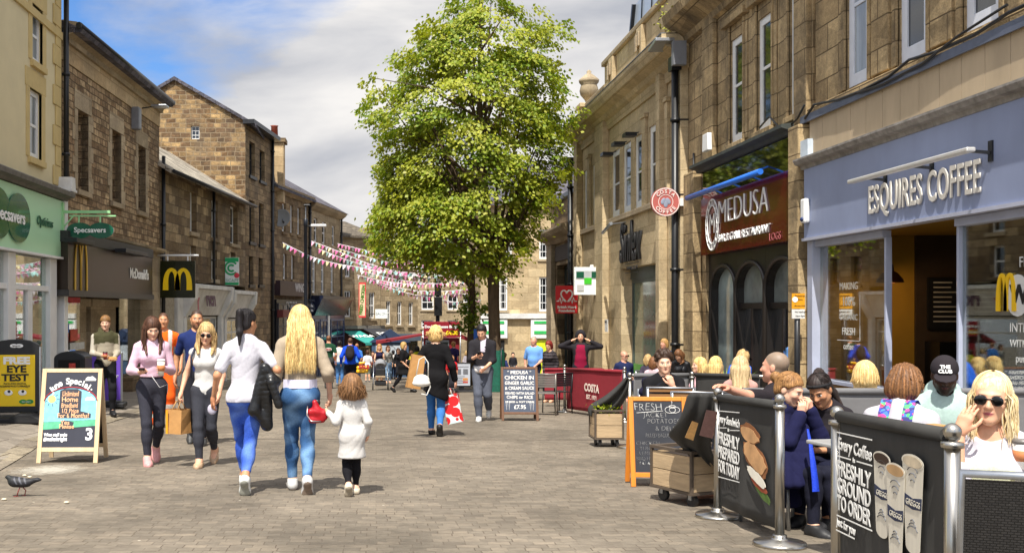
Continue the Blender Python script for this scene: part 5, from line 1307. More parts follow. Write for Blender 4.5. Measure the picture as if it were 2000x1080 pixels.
def crown(root,prof,s,base,rng,ncl,per,depthk=.88,tips_n=60):
 """drooping plates of leaves hung like shingles through the volume whose outline (in the photo's scale at this tree) is prof: rows of (height px, left px, right px)"""
 ys=np.array([p[0]for p in prof],float);Ls=np.array([p[1]for p in prof],float);Rs=np.array([p[2]for p in prof],float)
 yy=np.linspace(ys[0],ys[-1],200);ww=np.interp(yy,ys,Rs-Ls)**1.3;ww/=ww.sum()
 C_,D_,S_,K_,N_=[],[],[],[],[]
 tips=[]
 nsil=int(ncl*.34)
 for i in range(ncl):
  edge=i<nsil
  y=rng.uniform(ys[0],ys[-1])if edge else rng.choice(yy,p=ww)
  l,r=np.interp(y,ys,Ls),np.interp(y,ys,Rs)
  if not edge:l,r=np.mean(np.interp(np.linspace(y-30,y+30,7),ys,Ls)),np.mean(np.interp(np.linspace(y-30,y+30,7),ys,Rs))
  hw,c=(r-l)/2/s,((l+r)/2-CX)/s
  z=CAMZ+(HY-y)/s
  if edge:
   sd=1 if i%2 else-1;a=(0 if sd>0 else math.pi)+rng.normal()*.45;k=rng.uniform(.45,.85)
   p=np.array([c+sd*(hw-.16*k-abs(rng.normal())*.25)-base.x,rng.normal()*.7*min(hw,1.5),z-base.z])
  else:
   a=rng.uniform(0,2*math.pi);k=rng.uniform(.8,1.5)
   lobe=1+.10*math.sin(3*a+y/31.)+.09*math.sin(5*a-y/17.+1)+.07*math.sin(2*a+y/11.)
   q=min(lobe,1.02)*rng.uniform(.45,1)**.42
   e=max(hw-.45,hw*.6)
   p=np.array([c+math.cos(a)*q*e-base.x,math.sin(a)*q*e*depthk,z-base.z])
   if math.sin(p[0]*3.1+1.7*math.sin(p[2]*1.9))*math.sin(p[2]*3.4+1.3*math.sin(p[0]*2.3))+.5*math.sin(a*4+p[2]*2.7)<-.30:continue
  o=np.array([math.cos(a),math.sin(a),-.55+rng.normal()*.2]);o/=np.linalg.norm(o)
  w=np.array([-math.sin(a),math.cos(a),rng.normal()*.15]);n_=np.cross(o,w)
  if n_[2]<0:n_=-n_
  m=int(per*k*k*rng.uniform(.8,1.2))
  lo=rng.normal(size=m)*.24*k;lw=rng.normal(size=m)*.24*k;ln=rng.normal(size=m)*.06
  pos=p+o*lo[:,None]+w*lw[:,None]+n_*ln[:,None]
  pos[:,2]-=(lo**2+lw**2)*.55
  dr=o*.8+rng.normal(size=(m,3))*.40;dr[:,2]-=.35
  kk=np.clip(rng.uniform(.15,.8)+rng.normal(size=m)*.14,0,1)[:,None]
  cg=np.array(C('617f1e'))*(1-kk)+np.array(C('acab38'))*kk
  cg[rng.uniform(size=m)<.06]=np.array(C('a9a850'))
  C_.append(pos);D_.append(dr);S_.append(rng.uniform(.09,.15,m));K_.append(cg);N_.append(np.repeat((n_+o*.5)[None],m,0))
  tips.append(p)
 leaves_mesh('crown',np.concatenate(C_),np.concatenate(D_),np.concatenate(S_),np.concatenate(K_),LEAF,root,rng,np.concatenate(N_))
 return tips
def trunk(root,pts,radii,tips,rng,nb=26,start=.35):
 mb=MB();mb.tube(pts,radii,12)
 pts=[Vector(p)for p in pts]
 sel=rng.choice(len(tips),min(nb,len(tips)),replace=False)
 for i in sel:
  t=Vector(tips[i]);k=rng.uniform(start,.95);f=k*(len(pts)-1);j=int(f);a=pts[j].lerp(pts[min(j+1,len(pts)-1)],f-j)
  if t.z<a.z:
   f=max(.0,(start)*(len(pts)-1));j=int(f);a=pts[j].lerp(pts[min(j+1,len(pts)-1)],f-j)
  m=a.lerp(t,.5)+Vector((0,0,.35));r0=radii[j]*.42
  path=[a,a.lerp(m,.55),m,m.lerp(t,.6),t]
  mb.tube(path,[r0,r0*.75,r0*.5,r0*.3,.012],6,caps=False)
 return mb.build('trunk',BARK,root)
PROF_A=[(-12,930,980),(5,905,1000),(31,855,1045),(49,832,1122),(70,818,1080),(98,757,1098),(120,782,1085),(153,790,1116),(170,748,1086),(182,706,1106),(213,690,1084),(228,738,1098),(241,728,1126),(262,752,1082),(280,726,1114),(310,744,1086),(337,731,1120),(360,747,1084),(384,736,1080),(415,730,1056),(441,710,1056),(467,716,1038),(498,748,1020),(515,800,1012),(530,890,1000)]
PROF_B=[(330,735,900),(360,740,900),(400,735,900),(430,728,905),(455,722,910),(480,728,915),(500,756,925),(520,800,935),(535,850,930)]
def build_tree_a():
 rng=np.random.default_rng(11);s=60.
 b=at(967,s);t=thing('lime_tree','tall leafy lime tree with the thicker straight trunk, its crown rising above every roof','tree',b)
 pts=[(0,0,-.1),(.0,.05,1.4),(-.03,.1,2.6),(-.05,.1,4.0),(-.3,.1,6),(-.5,.0,8.5),(-.5,0,11),(-.4,0,13.3)]
 tips=crown(t,PROF_A,s,b,rng,1000,82)
 trunk(t,pts,[.25,.20,.185,.19,.15,.10,.06,.02],tips,rng,60,.42)
 rng=np.random.default_rng(4);C_=[]
 return t
def build_tree_b():
 rng=np.random.default_rng(23);s=52.
 b=at(918,s);t=thing('lime_tree','slimmer lime tree on the left with twiggy shoots sprouting low on its trunk','tree',b)
 pts=[(0,0,-.1),(.02,0,1.5),(.08,0,3),(.05,0,4.2),(-.2,0,5.4),(-.7,0,7.2)]
 tips=crown(t,PROF_B,s,b,rng,230,74,.7)
 C_,D_,S_,K_=[],[],[],[]
 for px,py,k,n in((915,600,.45,160),(918,622,.4,170),(925,640,.36,120),(945,604,.3,60),(900,640,.3,80),(952,600,.22,30),(922,575,.3,60)):
  p=pt(px,py,s)-b
  pos=np.array(p)+rng.normal(size=(n,3))*np.array([.36,.3,.26])*k*1.3
  kk=rng.uniform(0,1,n)[:,None]
  C_.append(pos);D_.append(rng.normal(size=(n,3))+np.array([0,0,-.3]));S_.append(rng.uniform(.09,.17,n));K_.append(np.array(C('4a6f1c'))*(1-kk)+np.array(C('95a030'))*kk)
 leaves_mesh('leaves',np.concatenate(C_),np.concatenate(D_),np.concatenate(S_),np.concatenate(K_),LEAF,t,rng)
 trunk(t,pts,[.17,.14,.13,.14,.09,.03],tips,rng,24,.5)
build_tree_a();build_tree_b()
def tree_guard():
 b=at(963,62);t=thing('tree_guard','dark green mesh guard wrapped round the foot of the lime trees','tree guard',b)
 GM=M('green_mesh','0d5b48',.7,var=.3,scale=14,bump=.4)
 mb=MB();n=24
 vs=[]
 for i in range(n+1):
  a=-math.pi+2*math.pi*i/n
  for z in(0.02,.5,1.0,1.28):vs.append(((.36+.03*math.sin(a*5+z*3))*math.cos(a),(.34+.03*math.sin(a*5))*math.sin(a),z+.05*math.sin(a*3)*(z>1)))
 fs=[(4*i+k,4*i+4+k,4*i+5+k,4*i+1+k)for i in range(n)for k in range(3)]
 mb.add(vs,fs,0,True);mb.build('mesh_screen',GM,t)
 for k in range(4):MB().tube([(.39*math.cos(k*1.57+.6),.37*math.sin(k*1.57+.6),0),(.39*math.cos(k*1.57+.6),.37*math.sin(k*1.57+.6),1.4)],.018,6).build('stake',DARKMET,t)
tree_guard()
o=tag(MB().box(-.10,.10,-.02,.02,-.3,.3).box(-.03,.03,-.03,-.021,-.18,.16).build('blue_sign',[M('sign_blue','1f62c4',.4)],loc=pt(931,660,58)),'small blue arrow sign beside the man looking at his phone','sign')
#bunting
PCOL=[M('pennant_pink','ea8fba',.8,var=.12),M('pennant_magenta','dc6aa2',.8,var=.12),M('pennant_cream','efe3ae',.8,var=.08),M('pennant_aqua','a9d8d4',.8,var=.1),M('pennant_white','ece8ee',.8,var=.06),M('pennant_blush','efb3cf',.8,var=.1)]
PME=[]
for m in PCOL:
 o=MB().add([(-.085,-.002,0),(.085,-.002,0),(.0,-.002,-.21),(-.085,.002,0),(.085,.002,0),(.0,.002,-.21)],[(0,2,1),(3,4,5),(0,1,4,3),(1,2,5,4),(2,0,3,5)]).build('pennant',m);PME.append(o.data);bpy.data.objects.remove(o)
def bunting(label,pts,s0,s1,rnd):
 P=[]
 ln=[pts[0][0],pts[-1][0]]
 def sc(px):return s0+(s1-s0)*(px-ln[0])/(ln[1]-ln[0])
 ctrl=[pt(px,py,sc(px))for px,py in pts]
 fine=[]
 for i in range(len(ctrl)-1):
  p0,p1,p2,p3=ctrl[max(i-1,0)],ctrl[i],ctrl[i+1],ctrl[min(i+2,len(ctrl)-1)]
  for k in range(8):
   t=k/8.;fine.append(.5*((2*p1)+(p2-p0)*t+(2*p0-5*p1+4*p2-p3)*t*t+(3*p1-p0-3*p2+p3)*t**3))
 fine.append(ctrl[-1])
 root=thing('bunting_string',label,'bunting',ctrl[0],0,'strings of pennants across the street')
 loc=[p-ctrl[0]for p in fine]
 MB().tube(loc,.012,4).build('cord',M('bunting_cord','e8e2e6',.8),root)
 d=0;nxt=.12;step=.20
 for a,b in zip(loc,loc[1:]):
  l=(b-a).length
  while nxt<d+l:
   q=a.lerp(b,(nxt-d)/l);dirv=(b-a)
   o=bpy.data.objects.new('pennant',rnd.choice(PME));COL.objects.link(o);o.parent=root
   o.location=q;o.rotation_euler=(rnd.gauss(0,.25),-math.atan2(dirv.z,math.hypot(dirv.x,dirv.y)),math.atan2(dirv.y,dirv.x)+rnd.gauss(0,.2))
   nxt+=step
  d+=l
rb=random.Random(21)
bunting('faint bunting string just under the second highest one, ending behind the slim trunk',[(622,486),(690,512),(760,529),(830,538),(905,540)],43,47,rb)
bunting('bunting string running from the navy restaurant roof across to the bank',[(662,486),(740,508),(820,522),(890,528),(972,520)],40,42,rb)
bunting('bunting string halfway down the pile, behind the black signal post',[(706,529),(770,545),(840,553),(925,552)],39,43,rb)
bunting('lowest near bunting string starting at the sooty terrace above the blonde woman',[(552,474),(603,499),(653,514),(711,524),(778,538),(850,544),(912,541)],46,50,rb)
bunting('bunting string starting just right of the lamp post, second highest',[(608,471),(656,489),(717,514),(778,530),(856,536),(914,531)],44,49,rb)
bunting('highest far bunting string starting at the navy restaurant corner',[(659,476),(697,485),(756,500),(811,514),(878,523),(945,517)],41,45,rb)
bunting('bunting string strung from above the vertical red banner',[(697,537),(745,548),(800,555),(856,554),(914,546)],42,46,rb)
bunting('lower bunting string that dips past the black signal post',[(722,546),(778,562),(820,568),(866,569),(914,565)],40,44,rb)
bunting('lowest far bunting string ending at the slim tree trunk',[(735,553),(790,571),(838,580),(880,575),(915,574)],40,44,rb)
bunting('short bunting string below the slate roof behind the signal post',[(830,514),(870,520),(905,516),(945,505)],40,43,rb)
bunting('bunting string crossing the dark window between post and trees',[(864,586),(890,590),(915,590),(940,585)],38,42,rb)
#posts and far street furniture
t=thing('lamp_post','dark street lamp post with a flat white lantern behind the blonde woman','street lamp',at(597,47))
hh=CAMZ+(HY-400)/47-t.location.z
MB().lathe([(.12,0),(.12,1.1),(.075,1.2),(.07,hh-.9),(.085,hh-.88),(.085,hh-.6),(.03,hh-.55),(.03,hh)],(0,0,0),12).build('post',M('blue_black_metal','20242c',.4,.2),t)
MB().tube([(0,0,hh-.9),(.3,-.1,hh-.88)],.03,6).build('arm',DARKMET,t);MB().obox((.55,-.15,hh-.88),(.32,.14,.05)).build('lantern',WHITE,t,bevel=.03)
MB().obox((.05,0,hh-.02),(.14,.06,.03)).build('top_lantern',DARKMET,t,bevel=.02)
t=thing('signal_post','black post carrying two dark equipment boxes in front of the burger stall','post',at(855,44))
b=t.location.z
zt=lambda py:CAMZ+(HY-py)/44-b
MB().tube([(0,0,0),(0,0,zt(530))],.09,10).build('post',DARKMET,t);MB().box(-.14,.14,-.2,.05,zt(578),zt(543)).build('equipment_box',BLACKP,t,bevel=.015);MB().box(-.16,.18,-.22,.06,zt(617),zt(580)).build('equipment_box',BLACKP,t,bevel=.015)
MAROON=M('maroon_canvas','7d1420',.7,var=.1)
t=thing('burger_stall','dark red burger stall with a lit looking price sign and side canopies','market stall',at(862,44))
b=t.location.z;zt=lambda py:CAMZ+(HY-py)/44-b
MB().box(-.8,.8,0,1.8,.1,zt(660)).build('stall_body',M('stall_red','7f1722',.5,var=.1),t,bevel=.02);MB().box(-.66,.3,-.012,-.002,.95,zt(668)).build('serving_hatch',M('hatch_dark','3d4a48',.2,var=.5,scale=3),t)
MB().box(-.7,.34,-.03,-.013,zt(668),zt(664)).box(-.7,-.66,-.03,-.013,.95,zt(668)).box(.3,.34,-.03,-.013,.95,zt(668)).build('hatch_frame',ALU,t)
MB().box(-.78,.82,-.2,-.1,zt(658),zt(628)).build('price_sign',M('burger_sign_red','8b1326',.5,var=.05),t,bevel=.01)
text('lettering','Double Cheese Burger',.165,LETW,t,(.02,-.206,zt(638)),offset=.007);text('price','£4.00',.25,M('price_yellow','f2d51a',.5),t,(.45,-.206,zt(650)),offset=.01);text('lettering','only',.15,LETW,t,(-.1,-.206,zt(650)),offset=.005)
for x in(-.82,.84):MB().tube([(x,-.12,0),(x,-.12,zt(645))],.03,6).build('pole',ALU,t)
MB().add([(-.85,-.3,zt(652)),(-2.9,-.3,zt(666)),(-2.9,1.5,zt(666)),(-.85,1.5,zt(652)),(-.85,-.3,zt(655)),(-2.9,-.3,zt(672)),(-2.9,1.5,zt(672)),(-.85,1.5,zt(655))],[(0,1,5,4),(0,3,2,1),(4,5,6,7)]).build('canopy',MAROON,t)
MB().add([(.85,-.3,zt(652)),(1.6,-.3,zt(668)),(1.6,1.5,zt(668)),(.85,1.5,zt(652)),(.85,-.3,zt(660)),(1.6,-.3,zt(674)),(1.6,1.5,zt(674)),(.85,1.5,zt(660))],[(0,4,5,1),(0,1,2,3),(4,7,6,5)]).build('canopy',MAROON,t)
t=thing('blue_kiosk','small blue and white gabled market stall left of the burger stall','market stall',at(762,40))
MB().box(-.9,.9,0,1.2,0,1.7).build('stall_body',M('kiosk_blue','3d5572',.6,var=.3),t);MB().prism([(-1.0,1.7),(1.0,1.7),(0,2.35)],-.1,1.3,0,'xz').build('roof',M('kiosk_navy','2b3b58',.5),t,weld=True);MB().box(-.7,.7,-.03,-.002,.8,1.55).build('hatch',M('kiosk_pale','b4bdc4',.5,var=.4,scale=2),t)
t=thing('advert_board','pale printed advert panel in a black wheeled frame between the shopper and the phone man','advert board',at(901,62),.06)
MB().box(-.30,.30,-.05,.05,.16,.92).build('frame',BLACKP,t,bevel=.02);MB().box(-.27,.27,-.062,-.052,.2,.88).build('poster',M('poster_pale','b9bdc6',.4,var=.06),t)
mb=MB()
rr=random.Random(2)
for(x0,x1,z0,z1)in((-.2,-.02,.55,.72),(.05,.2,.55,.72)):mb.box(x0,x1,-.066,-.063,z0,z1,0)
for k in range(5):mb.box(-.2,.02+rr.uniform(0,.1),-.066,-.063,.28+k*.05,.295+k*.05,0)
mb.box(.04,.2,-.066,-.063,.36,.44,1);mb.box(.04,.2,-.066,-.063,.28,.34,2);mb.box(-.22,.22,-.066,-.063,.78,.80,0)
mb.build('print',[M('print_grey','6a6c72',.5,var=.4,scale=40),M('print_orange','c78a4a',.5),M('print_red','c05040',.5)],t);MB().box(-.45,.45,-.3,.3,0,.06).build('base',M('black_rubber','1c1c1e',.7),t,bevel=.02);MB().box(-.08,.08,-.03,.03,.06,.16).build('stem',DARKMET,t)
#left pavement furniture
t=thing('litter_bin','black litter bin with a domed top standing by the stone pier','bin',at(143,104))
MB().box(-.27,.27,-.24,.24,0,.72).build('body',M('black_plastic','1a1b1d',.45,var=.15),t,bevel=.03)
n=12;MB().prism([(-.29,.72),(.29,.72)]+[(.29*math.cos(math.pi*i/n),.98+.14*math.sin(math.pi*i/n))for i in range(n+1)],-.25,.25,0,'xz').build('hood',M('black_plastic_hood','202124',.35,var=.1),t,weld=True,bevel=.02)
MB().box(-.2,.2,-.262,-.251,.78,.96).build('opening',DARKIN,t);MB().box(.0,.12,-.27,-.262,.80,.9).build('sticker',M('sticker_red','c8453a',.5,var=.4,scale=30),t);text('lettering','LITTER',.08,M('faint_gold','6e6a52',.5),t,(0,-.245,.55))
t=thing('purple_pavement_sign','purple framed pavement sign standing behind the boy in the hooded jacket','pavement sign',at(208,97),.10)
MB().box(-.32,.32,-.03,.03,.1,1.1).build('frame',ALU,t,bevel=.01);MB().box(-.28,.28,-.04,-.031,.14,1.06).build('poster',M('poster_purple','6a48b8',.5,var=.12,scale=4),t);MB().box(-.38,.38,-.25,.25,0,.09).build('base',M('black_rubber','1c1c1e',.7),t,bevel=.02)
text('lettering','A taste',.12,LETW,t,(-.02,-.046,.8));text('lettering','of summer',.12,LETW,t,(-.02,-.046,.62))
t=thing('eye_test_sign','black framed swing sign with a yellow FREE EYE TEST poster','pavement sign',at(31,125),.10)
n=10;prof=[(-.36,.16),(.36,.16),(.36,1.20)]+[(.36*math.cos(math.pi*i/n),1.20+.10*math.sin(math.pi*i/n))for i in range(1,n)]+[(-.36,1.20)]
MB().prism(prof,-.035,.035,0,'xz').build('frame',M('black_plastic','1a1b1d',.45),t,weld=True,bevel=.012)
MB().box(.363,.385,-.04,.04,.16,1.18).box(-.385,-.363,-.04,.04,.16,1.18).each('edge_rail',ALU,t)
po=MB().box(-.30,.30,-.046,-.036,.26,1.06).build('poster',M('poster_yellow','f6cf14',.45,var=.05,scale=4),t)
text('lettering','FREE',.15,LETW,po,(.02,-.050,.965),offset=.008,sx=1.3);text('lettering','EYE',.15,LETBLK,po,(.02,-.050,.835),offset=.005,sx=1.25);text('lettering','TEST',.15,LETBLK,po,(.0,-.050,.70),offset=.005,sx=1.25)
text('small_print','INCLUDES DIGITAL\nRETINAL PHOTOGRAPHY',.04,LETBLK,po,(0,-.050,.59))
for x in(-.10,.11):
 o=MB().ball((0,0,0),.055,sc=(1.2,.1,.8)).build('drawn_eye',LETW,po);o.location=(x,-.05,.47)
 o2=MB().ball((0,0,0),.022,sc=(1,.15,1)).build('drawn_pupil',LETBLK,po);o2.location=(x+.01,-.057,.49)
MB().bar((-.18,-.05,.56),(-.06,-.05,.58),.012,.004).bar((.08,-.05,.58),(.2,-.05,.55),.012,.004).build('drawn_brow',LETBLK,po)
mb=MB();n=20
for k in(-.05,.05):mb.prism([(.17+k+.06*math.cos(2*math.pi*i/n),.33+.035*math.sin(2*math.pi*i/n))for i in range(n)],-.052-.001*(k>0),-.046,0,'xz')
mb.build('green_badge',M('badge_green','2a8f3c',.4),po);text('badge_lettering','Specsavers',.03,LETW,po,(.17,-.055,.33))
mb=MB()
for k in(-.04,.04):mb.prism([(.02+k+.06*math.cos(2*math.pi*i/n),1.20+.03*math.sin(2*math.pi*i/n))for i in range(n)],-.042-.001*(k>0),-.036,0,'xz')
mb.build('header_badge',LETW,t);text('header_lettering','Specsavers',.028,LETBLK,t,(.02,-.046,1.20))
MB().prism([(-.45,0),(.45,0),(.45,.08),(.36,.12),(.30,.17),(.1,.17),(-.05,.10),(-.3,.10),(-.45,.08)],-.28,.28,0,'xz').build('base',M('black_rubber','1c1c1e',.55),t,weld=True,bevel=.03)
#folding chalk boards
CHALKW=M('white_chalk','e4e2de',.9,var=.15,scale=60);CHALKO=M('orange_chalk','f0b98c',.9,var=.1,scale=60)
def a_board(name,label,px,s,w,h,frame,board,spread=.24,yaw=0.,fw=.05,foot=.13,shift=0.):
 t=thing(name,label,'chalkboard',at(px,s),yaw)
 tilt=math.atan2(spread,h)
 L_=math.hypot(spread,h)
 def panel(nm,sgn,mat):
  mb=MB()
  mb.box(-w/2,-w/2+fw,-.015,.015,0,L_);mb.box(w/2-fw,w/2,-.015,.015,0,L_)
  mb.box(-w/2+fw,w/2-fw,-.013,.013,L_-fw*.9,L_);mb.box(-w/2+fw,w/2-fw,-.013,.013,foot,foot+fw)
  f=mb.build(nm,frame,t,bevel=.004);f.rotation_euler=(-sgn*tilt,0,0);f.location=(0,0 if sgn>0 else 2*spread,0)
  b=MB().box(-w/2+fw,w/2-fw,-.006,.006,foot+fw,L_-fw*.9).build('board',mat,f)
  return f,b
 f,b=panel('front_frame',1,board);panel('rear_frame',-1,DARKIN)
 return t,f,b,L_
SLATEB=M('chalkboard_slate','2f3138',.8,var=.25,scale=3)
PALEW=M('pale_oak','d8bd95',.6,var=.18,scale=3,stretch=(8,8,.8),bump=.1)
t,f,b,L_=a_board('phone_offer_board','pale oak folding chalkboard with a chalk landscape and June Special lettering',131,170,.70,1.07,PALEW,M('printed_board','33343e',.35,var=.15,scale=3),.25,0.02)
Y=-.008
bd=[]
def flat(pts,mat,y,nm='chalk'):
 o=MB().prism(pts,y,-.006,0,'xz').build(nm,mat,b,weld=True);return o
SKYC=M('chalk_sky','84bfd2',.9,var=.22,scale=14);GRN=M('chalk_green','5fb58c',.9,var=.25,scale=14);YC=M('chalk_yellow','dbe37a',.9,var=.1);DKC=M('board_dark','33343e',.5,var=.1)
flat([(-.30,.385),(.30,.43),(.30,.50),(-.30,.47)],GRN,Y);
flat([(-.30,.472),(.30,.502),(.30,.70)]+[(.30*math.cos(a),.70+.17*math.sin(a))for a in np.linspace(.08,math.pi-.08,14)]+[(-.30,.70)],SKYC,Y)
arcp=[(.31*math.cos(a),-.012,.70+.18*math.sin(a))for a in np.linspace(.1,math.pi-.1,16)]
MB().tube(arcp,.006,5).build('red_arc',M('chalk_red','b0303a',.9),b)
flat([(-.13,.52),(.24,.52),(.24,.57),(.12,.60),(.12,.83),(.07,.86),(-.08,.86),(-.13,.84)],DKC,Y-.002);flat([(-.10,.40),(.03,.40),(.05,.47),(-.02,.49),(-.10,.49)],DKC,Y-.002)
flat([(-.22+.045*math.cos(a),.74+.045*math.sin(a))for a in np.linspace(0,6.1,14)],YC,Y-.002)
for cx_,cz_,k in((.215,.975,1),(.22,.74,.9)):flat([(cx_+k*x,cz_+k*z)for x,z in((-.06,-.02),(.06,-.02),(.065,0),(.04,.02),(.02,.035),(-.01,.025),(-.03,.03),(-.055,.01))],CHALKW,Y-.003)
mb=MB()
for a in np.linspace(0,5.6,9):mb.bar((-.22+.055*math.cos(a),Y-.002,.74+.055*math.sin(a)),(-.22+.085*math.cos(a),Y-.002,.74+.085*math.sin(a)),.006,.002)
mb.build('sun_rays',DKC,b)
for i,ch in enumerate('June Special:'):
 if ch==' ':continue
 a=math.pi*(.86-.72*i/12)
 text('letter',ch,.10,CHALKW,b,(.25*math.cos(a),Y-.004,.765+.185*math.sin(a)),rot=(R(90),-(a-math.pi/2)*.55,0),offset=.004,extrude=.001)
for s_,x,z,k in(('Unlimited',-.005,.80,.085),('Home',-.01,.735,.085),('Broadband',-.01,.665,.08),('1/2 Price',0,.60,.075),('For 6 Months?',.04,.545,.075),('Yes',-.05,.465,.07),('Please',-.03,.42,.07)):
 text('lettering',s_,k,CHALKO,b,(x,Y-.005,z),offset=.001,extrude=.001,jitter=.03,maxw=.36 if '?' in s_ else .19)
text('printed_lettering','When stuff sucks',.05,LETW,b,(-.15,Y-.004,.325),offset=.002,extrude=.001,maxw=.27);text('printed_lettering','#makeitright',.06,LETW,b,(-.15,Y-.004,.275),offset=.003,extrude=.001,maxw=.27);text('numeral','3',.19,LETW,b,(.235,Y-.004,.325),offset=.006,extrude=.001)
text('numeral_inner','3',.19,DKC,b,(.235,Y-.0056,.325),offset=-.006,extrude=.001)
DKOAK=M('dark_oak','6b4a33',.55,var=.2,stretch=(8,8,.8))
t,f,b,L_=a_board('chicken_menu_board','dark oak folding chalkboard listing chicken in ginger garlic sauce',1016,106,.68,.98,DKOAK,M('grey_slate_board','4a5263',.8,var=.15,scale=4),.22,-.04,.045,.12)
for s_,z,k in(('* MEDUSA *',.90,.085),('CHICKEN IN',.80,.10),('GINGER GARLIC',.70,.088),('& CREAM SAUCE',.605,.082),('SERVED WITH SALAD',.51,.062),('CHIPS or RICE',.435,.078),('US BEER or SOFT DRINK',.35,.05),('£7.95',.255,.10)):
 text('lettering',s_,k,CHALKW,b,(0,-.009,z),offset=k*.025,extrude=.001,jitter=.03,maxw=.54)
mb=MB()
for x in(-.22,.22):mb.tube([(x-.035,-.009,.36),(x-.025,-.009,.2),(x+.025,-.009,.2),(x+.035,-.009,.36),(x-.035,-.009,.36)],.003,4).tube([(x,-.009,.21),(x,-.009,.35)],.002,4)
mb.build('glass_sketch',CHALKW,b)
ORW=M('orange_varnished_wood','d9822a',.45,var=.15,stretch=(8,8,.8),coat=.2)
t,f,b,L_=a_board('jacket_potato_board','orange varnished folding chalkboard offering jacket potatoes beside the planter trolley',1290,206,.55,.84,ORW,SLATEB,.16,-.06,.045,.09)
for s_,x,z,k in(('FRESH',-.09,.755,.10),('JACKET',-.02,.68,.068),('POTATOES',.05,.62,.068),('& DELI',.06,.55,.062),('FILLED BAGUETTES',.03,.485,.056),('- CHICKEN',-.12,.41,.052),('- TUNA',-.13,.36,.05),('- LEMON',-.12,.315,.05),('- BBQ HUMMUS',-.09,.265,.05),('- FALAFEL',-.12,.22,.045)):
 text('lettering',s_,k,M('dim_chalk','aeadaa',.9,var=.3,scale=40),b,(x,-.009,z),offset=-.002,extrude=.001,jitter=.04,maxw=.30)
mb=MB();n=14
for cx_,cz_,rx,rz in((.12,.73,.05,.032),(.16,.73,.05,.03),(.14,.76,.03,.015)):mb.tube([(cx_+rx*math.cos(2*math.pi*i/n),-.009,cz_+rz*math.sin(2*math.pi*i/n))for i in range(n+1)],.0025,4,caps=False)
mb.tube([(.13,-.009,.78),(.14,-.009,.80),(.13,-.009,.82)],.0025,4);mb.tube([(-.2,-.009,.70),(.05,-.009,.72)],.003,4);mb.build('potato_sketch',CHALKW,b)
#planters on castors
PLANK=M('weathered_planks','b39a78',.75,var=.22,scale=4,stretch=(1,1,7),bump=.2);PLANKD=M('planter_edge','54483c',.7,var=.2)
def planter(label,px,s,w,d,h,yaw,rows=2,herb=None):
 t=thing('planter_trolley',label,'planter',at(px,s),yaw,'wooden planters on castors')
 z0=.13
 mb=MB();ph=(h-.02)/rows
 for r in range(rows):
  a,b=z0+r*ph+.003,z0+(r+1)*ph-.003
  mb.box(-w/2+.02,w/2-.02,-d/2,-d/2+.02,a,b);mb.box(-w/2+.02,w/2-.02,d/2-.02,d/2,a,b)
  mb.box(-w/2,-w/2+.0195,-d/2+.002,d/2-.002,a,b);mb.box(w/2-.0195,w/2,-d/2+.002,d/2-.002,a,b)
 mb.build('plank_box',PLANK,t,bevel=.003)
 m=MB()
 for sx in(-1,1):
  for sy in(-1,1):m.box(sx*w/2-.012,sx*w/2+.012,sy*d/2-.012,sy*d/2+.012,z0-.02,z0+h+.002)
 m.box(-w/2-.015,w/2+.015,-d/2-.015,d/2+.015,z0-.02,z0);m.box(-w/2-.015,w/2+.015,-d/2-.015,-d/2+.03,z0+h,z0+h+.025);m.box(-w/2-.015,w/2+.015,d/2-.03,d/2+.015,z0+h,z0+h+.025);m.box(-w/2-.015,-w/2+.03,-d/2+.03,d/2-.03,z0+h,z0+h+.025);m.box(w/2-.03,w/2+.015,-d/2+.03,d/2-.03,z0+h,z0+h+.025)
 m.build('edging',PLANKD,t)
 MB().box(-w/2+.02,w/2-.02,-d/2+.02,d/2-.02,z0+h-.08,z0+h-.04).build('soil',M('soil','2b2018',.95,var=.4,scale=30,bump=.6),t)
 for sx in(-1,1):
  for sy in(-1,1):
   x,y=sx*(w/2-.07),sy*(d/2-.07)
   mb=MB();mb.tube([(x-.018,y,.055),(x+.018,y,.055)],.055,14);mb.build('castor',M('castor_rubber','2c2a29',.6),t)
   MB().box(x-.03,x+.03,y-.02,y+.02,.06,z0-.02).build('castor_fork',ALU,t)
 if herb:
  rr=np.random.default_rng(herb);n=260
  pos=rr.normal(size=(n,3))*np.array([w*.22,d*.2,.035])+np.array([0,0,z0+h+.03])
  k=rr.uniform(0,1,n)[:,None]
  leaves_mesh('herbs',pos,rr.normal(size=(n,3))+np.array([0,0,.6]),rr.uniform(.03,.06,n),np.array(C('6f8f25'))*(1-k)+np.array(C('b7b83c'))*k,LEAF,t,rr)
 return t
planter('pale wooden planter trolley with green herbs in front of the red barrier',1184,144,.37,.36,.35,0.0,2,5)
planter('brown wooden planter trolley under the fallen black banner',1362,228,.56,.50,.32,R(24),2)
#cafe barriers
def post(px,s,label,h=1.0):
 t=thing('barrier_post',label,'barrier post',at(px,s),0,'steel cafe barrier posts')
 MB().lathe([(.17,0),(.172,.018),(.165,.03),(.06,.045),(.045,.06),(.045,.075)],(0,0,0),32).build('base',STEEL,t)
 MB().lathe([(.030,.05),(.030,h-.09)],(0,0,0),18).build('pole',STEEL,t)
 MB().lathe([(.040,h-.09),(.042,h-.08),(.042,h-.068),(.014,h-.066),(.014,h-.055)],(0,0,0),18).ball((0,0,h-.027),.034,16,10).build('finial',STEEL,t)
 return t
post(1103,93,'steel barrier post at the left end of the red banner');post(1220,108,'steel barrier post at the right end of the red banner')
post(1230,147,'steel barrier post where the black banner hangs loose behind the pale planter',1.0);post(1352,141,'steel barrier post at the join of the grey and black banners behind the slat chairs')
post(1402,252,'steel barrier post at the left end of the sandwich banner');post(1523,295,'steel barrier post between sandwich banner and the girl in the navy coat')
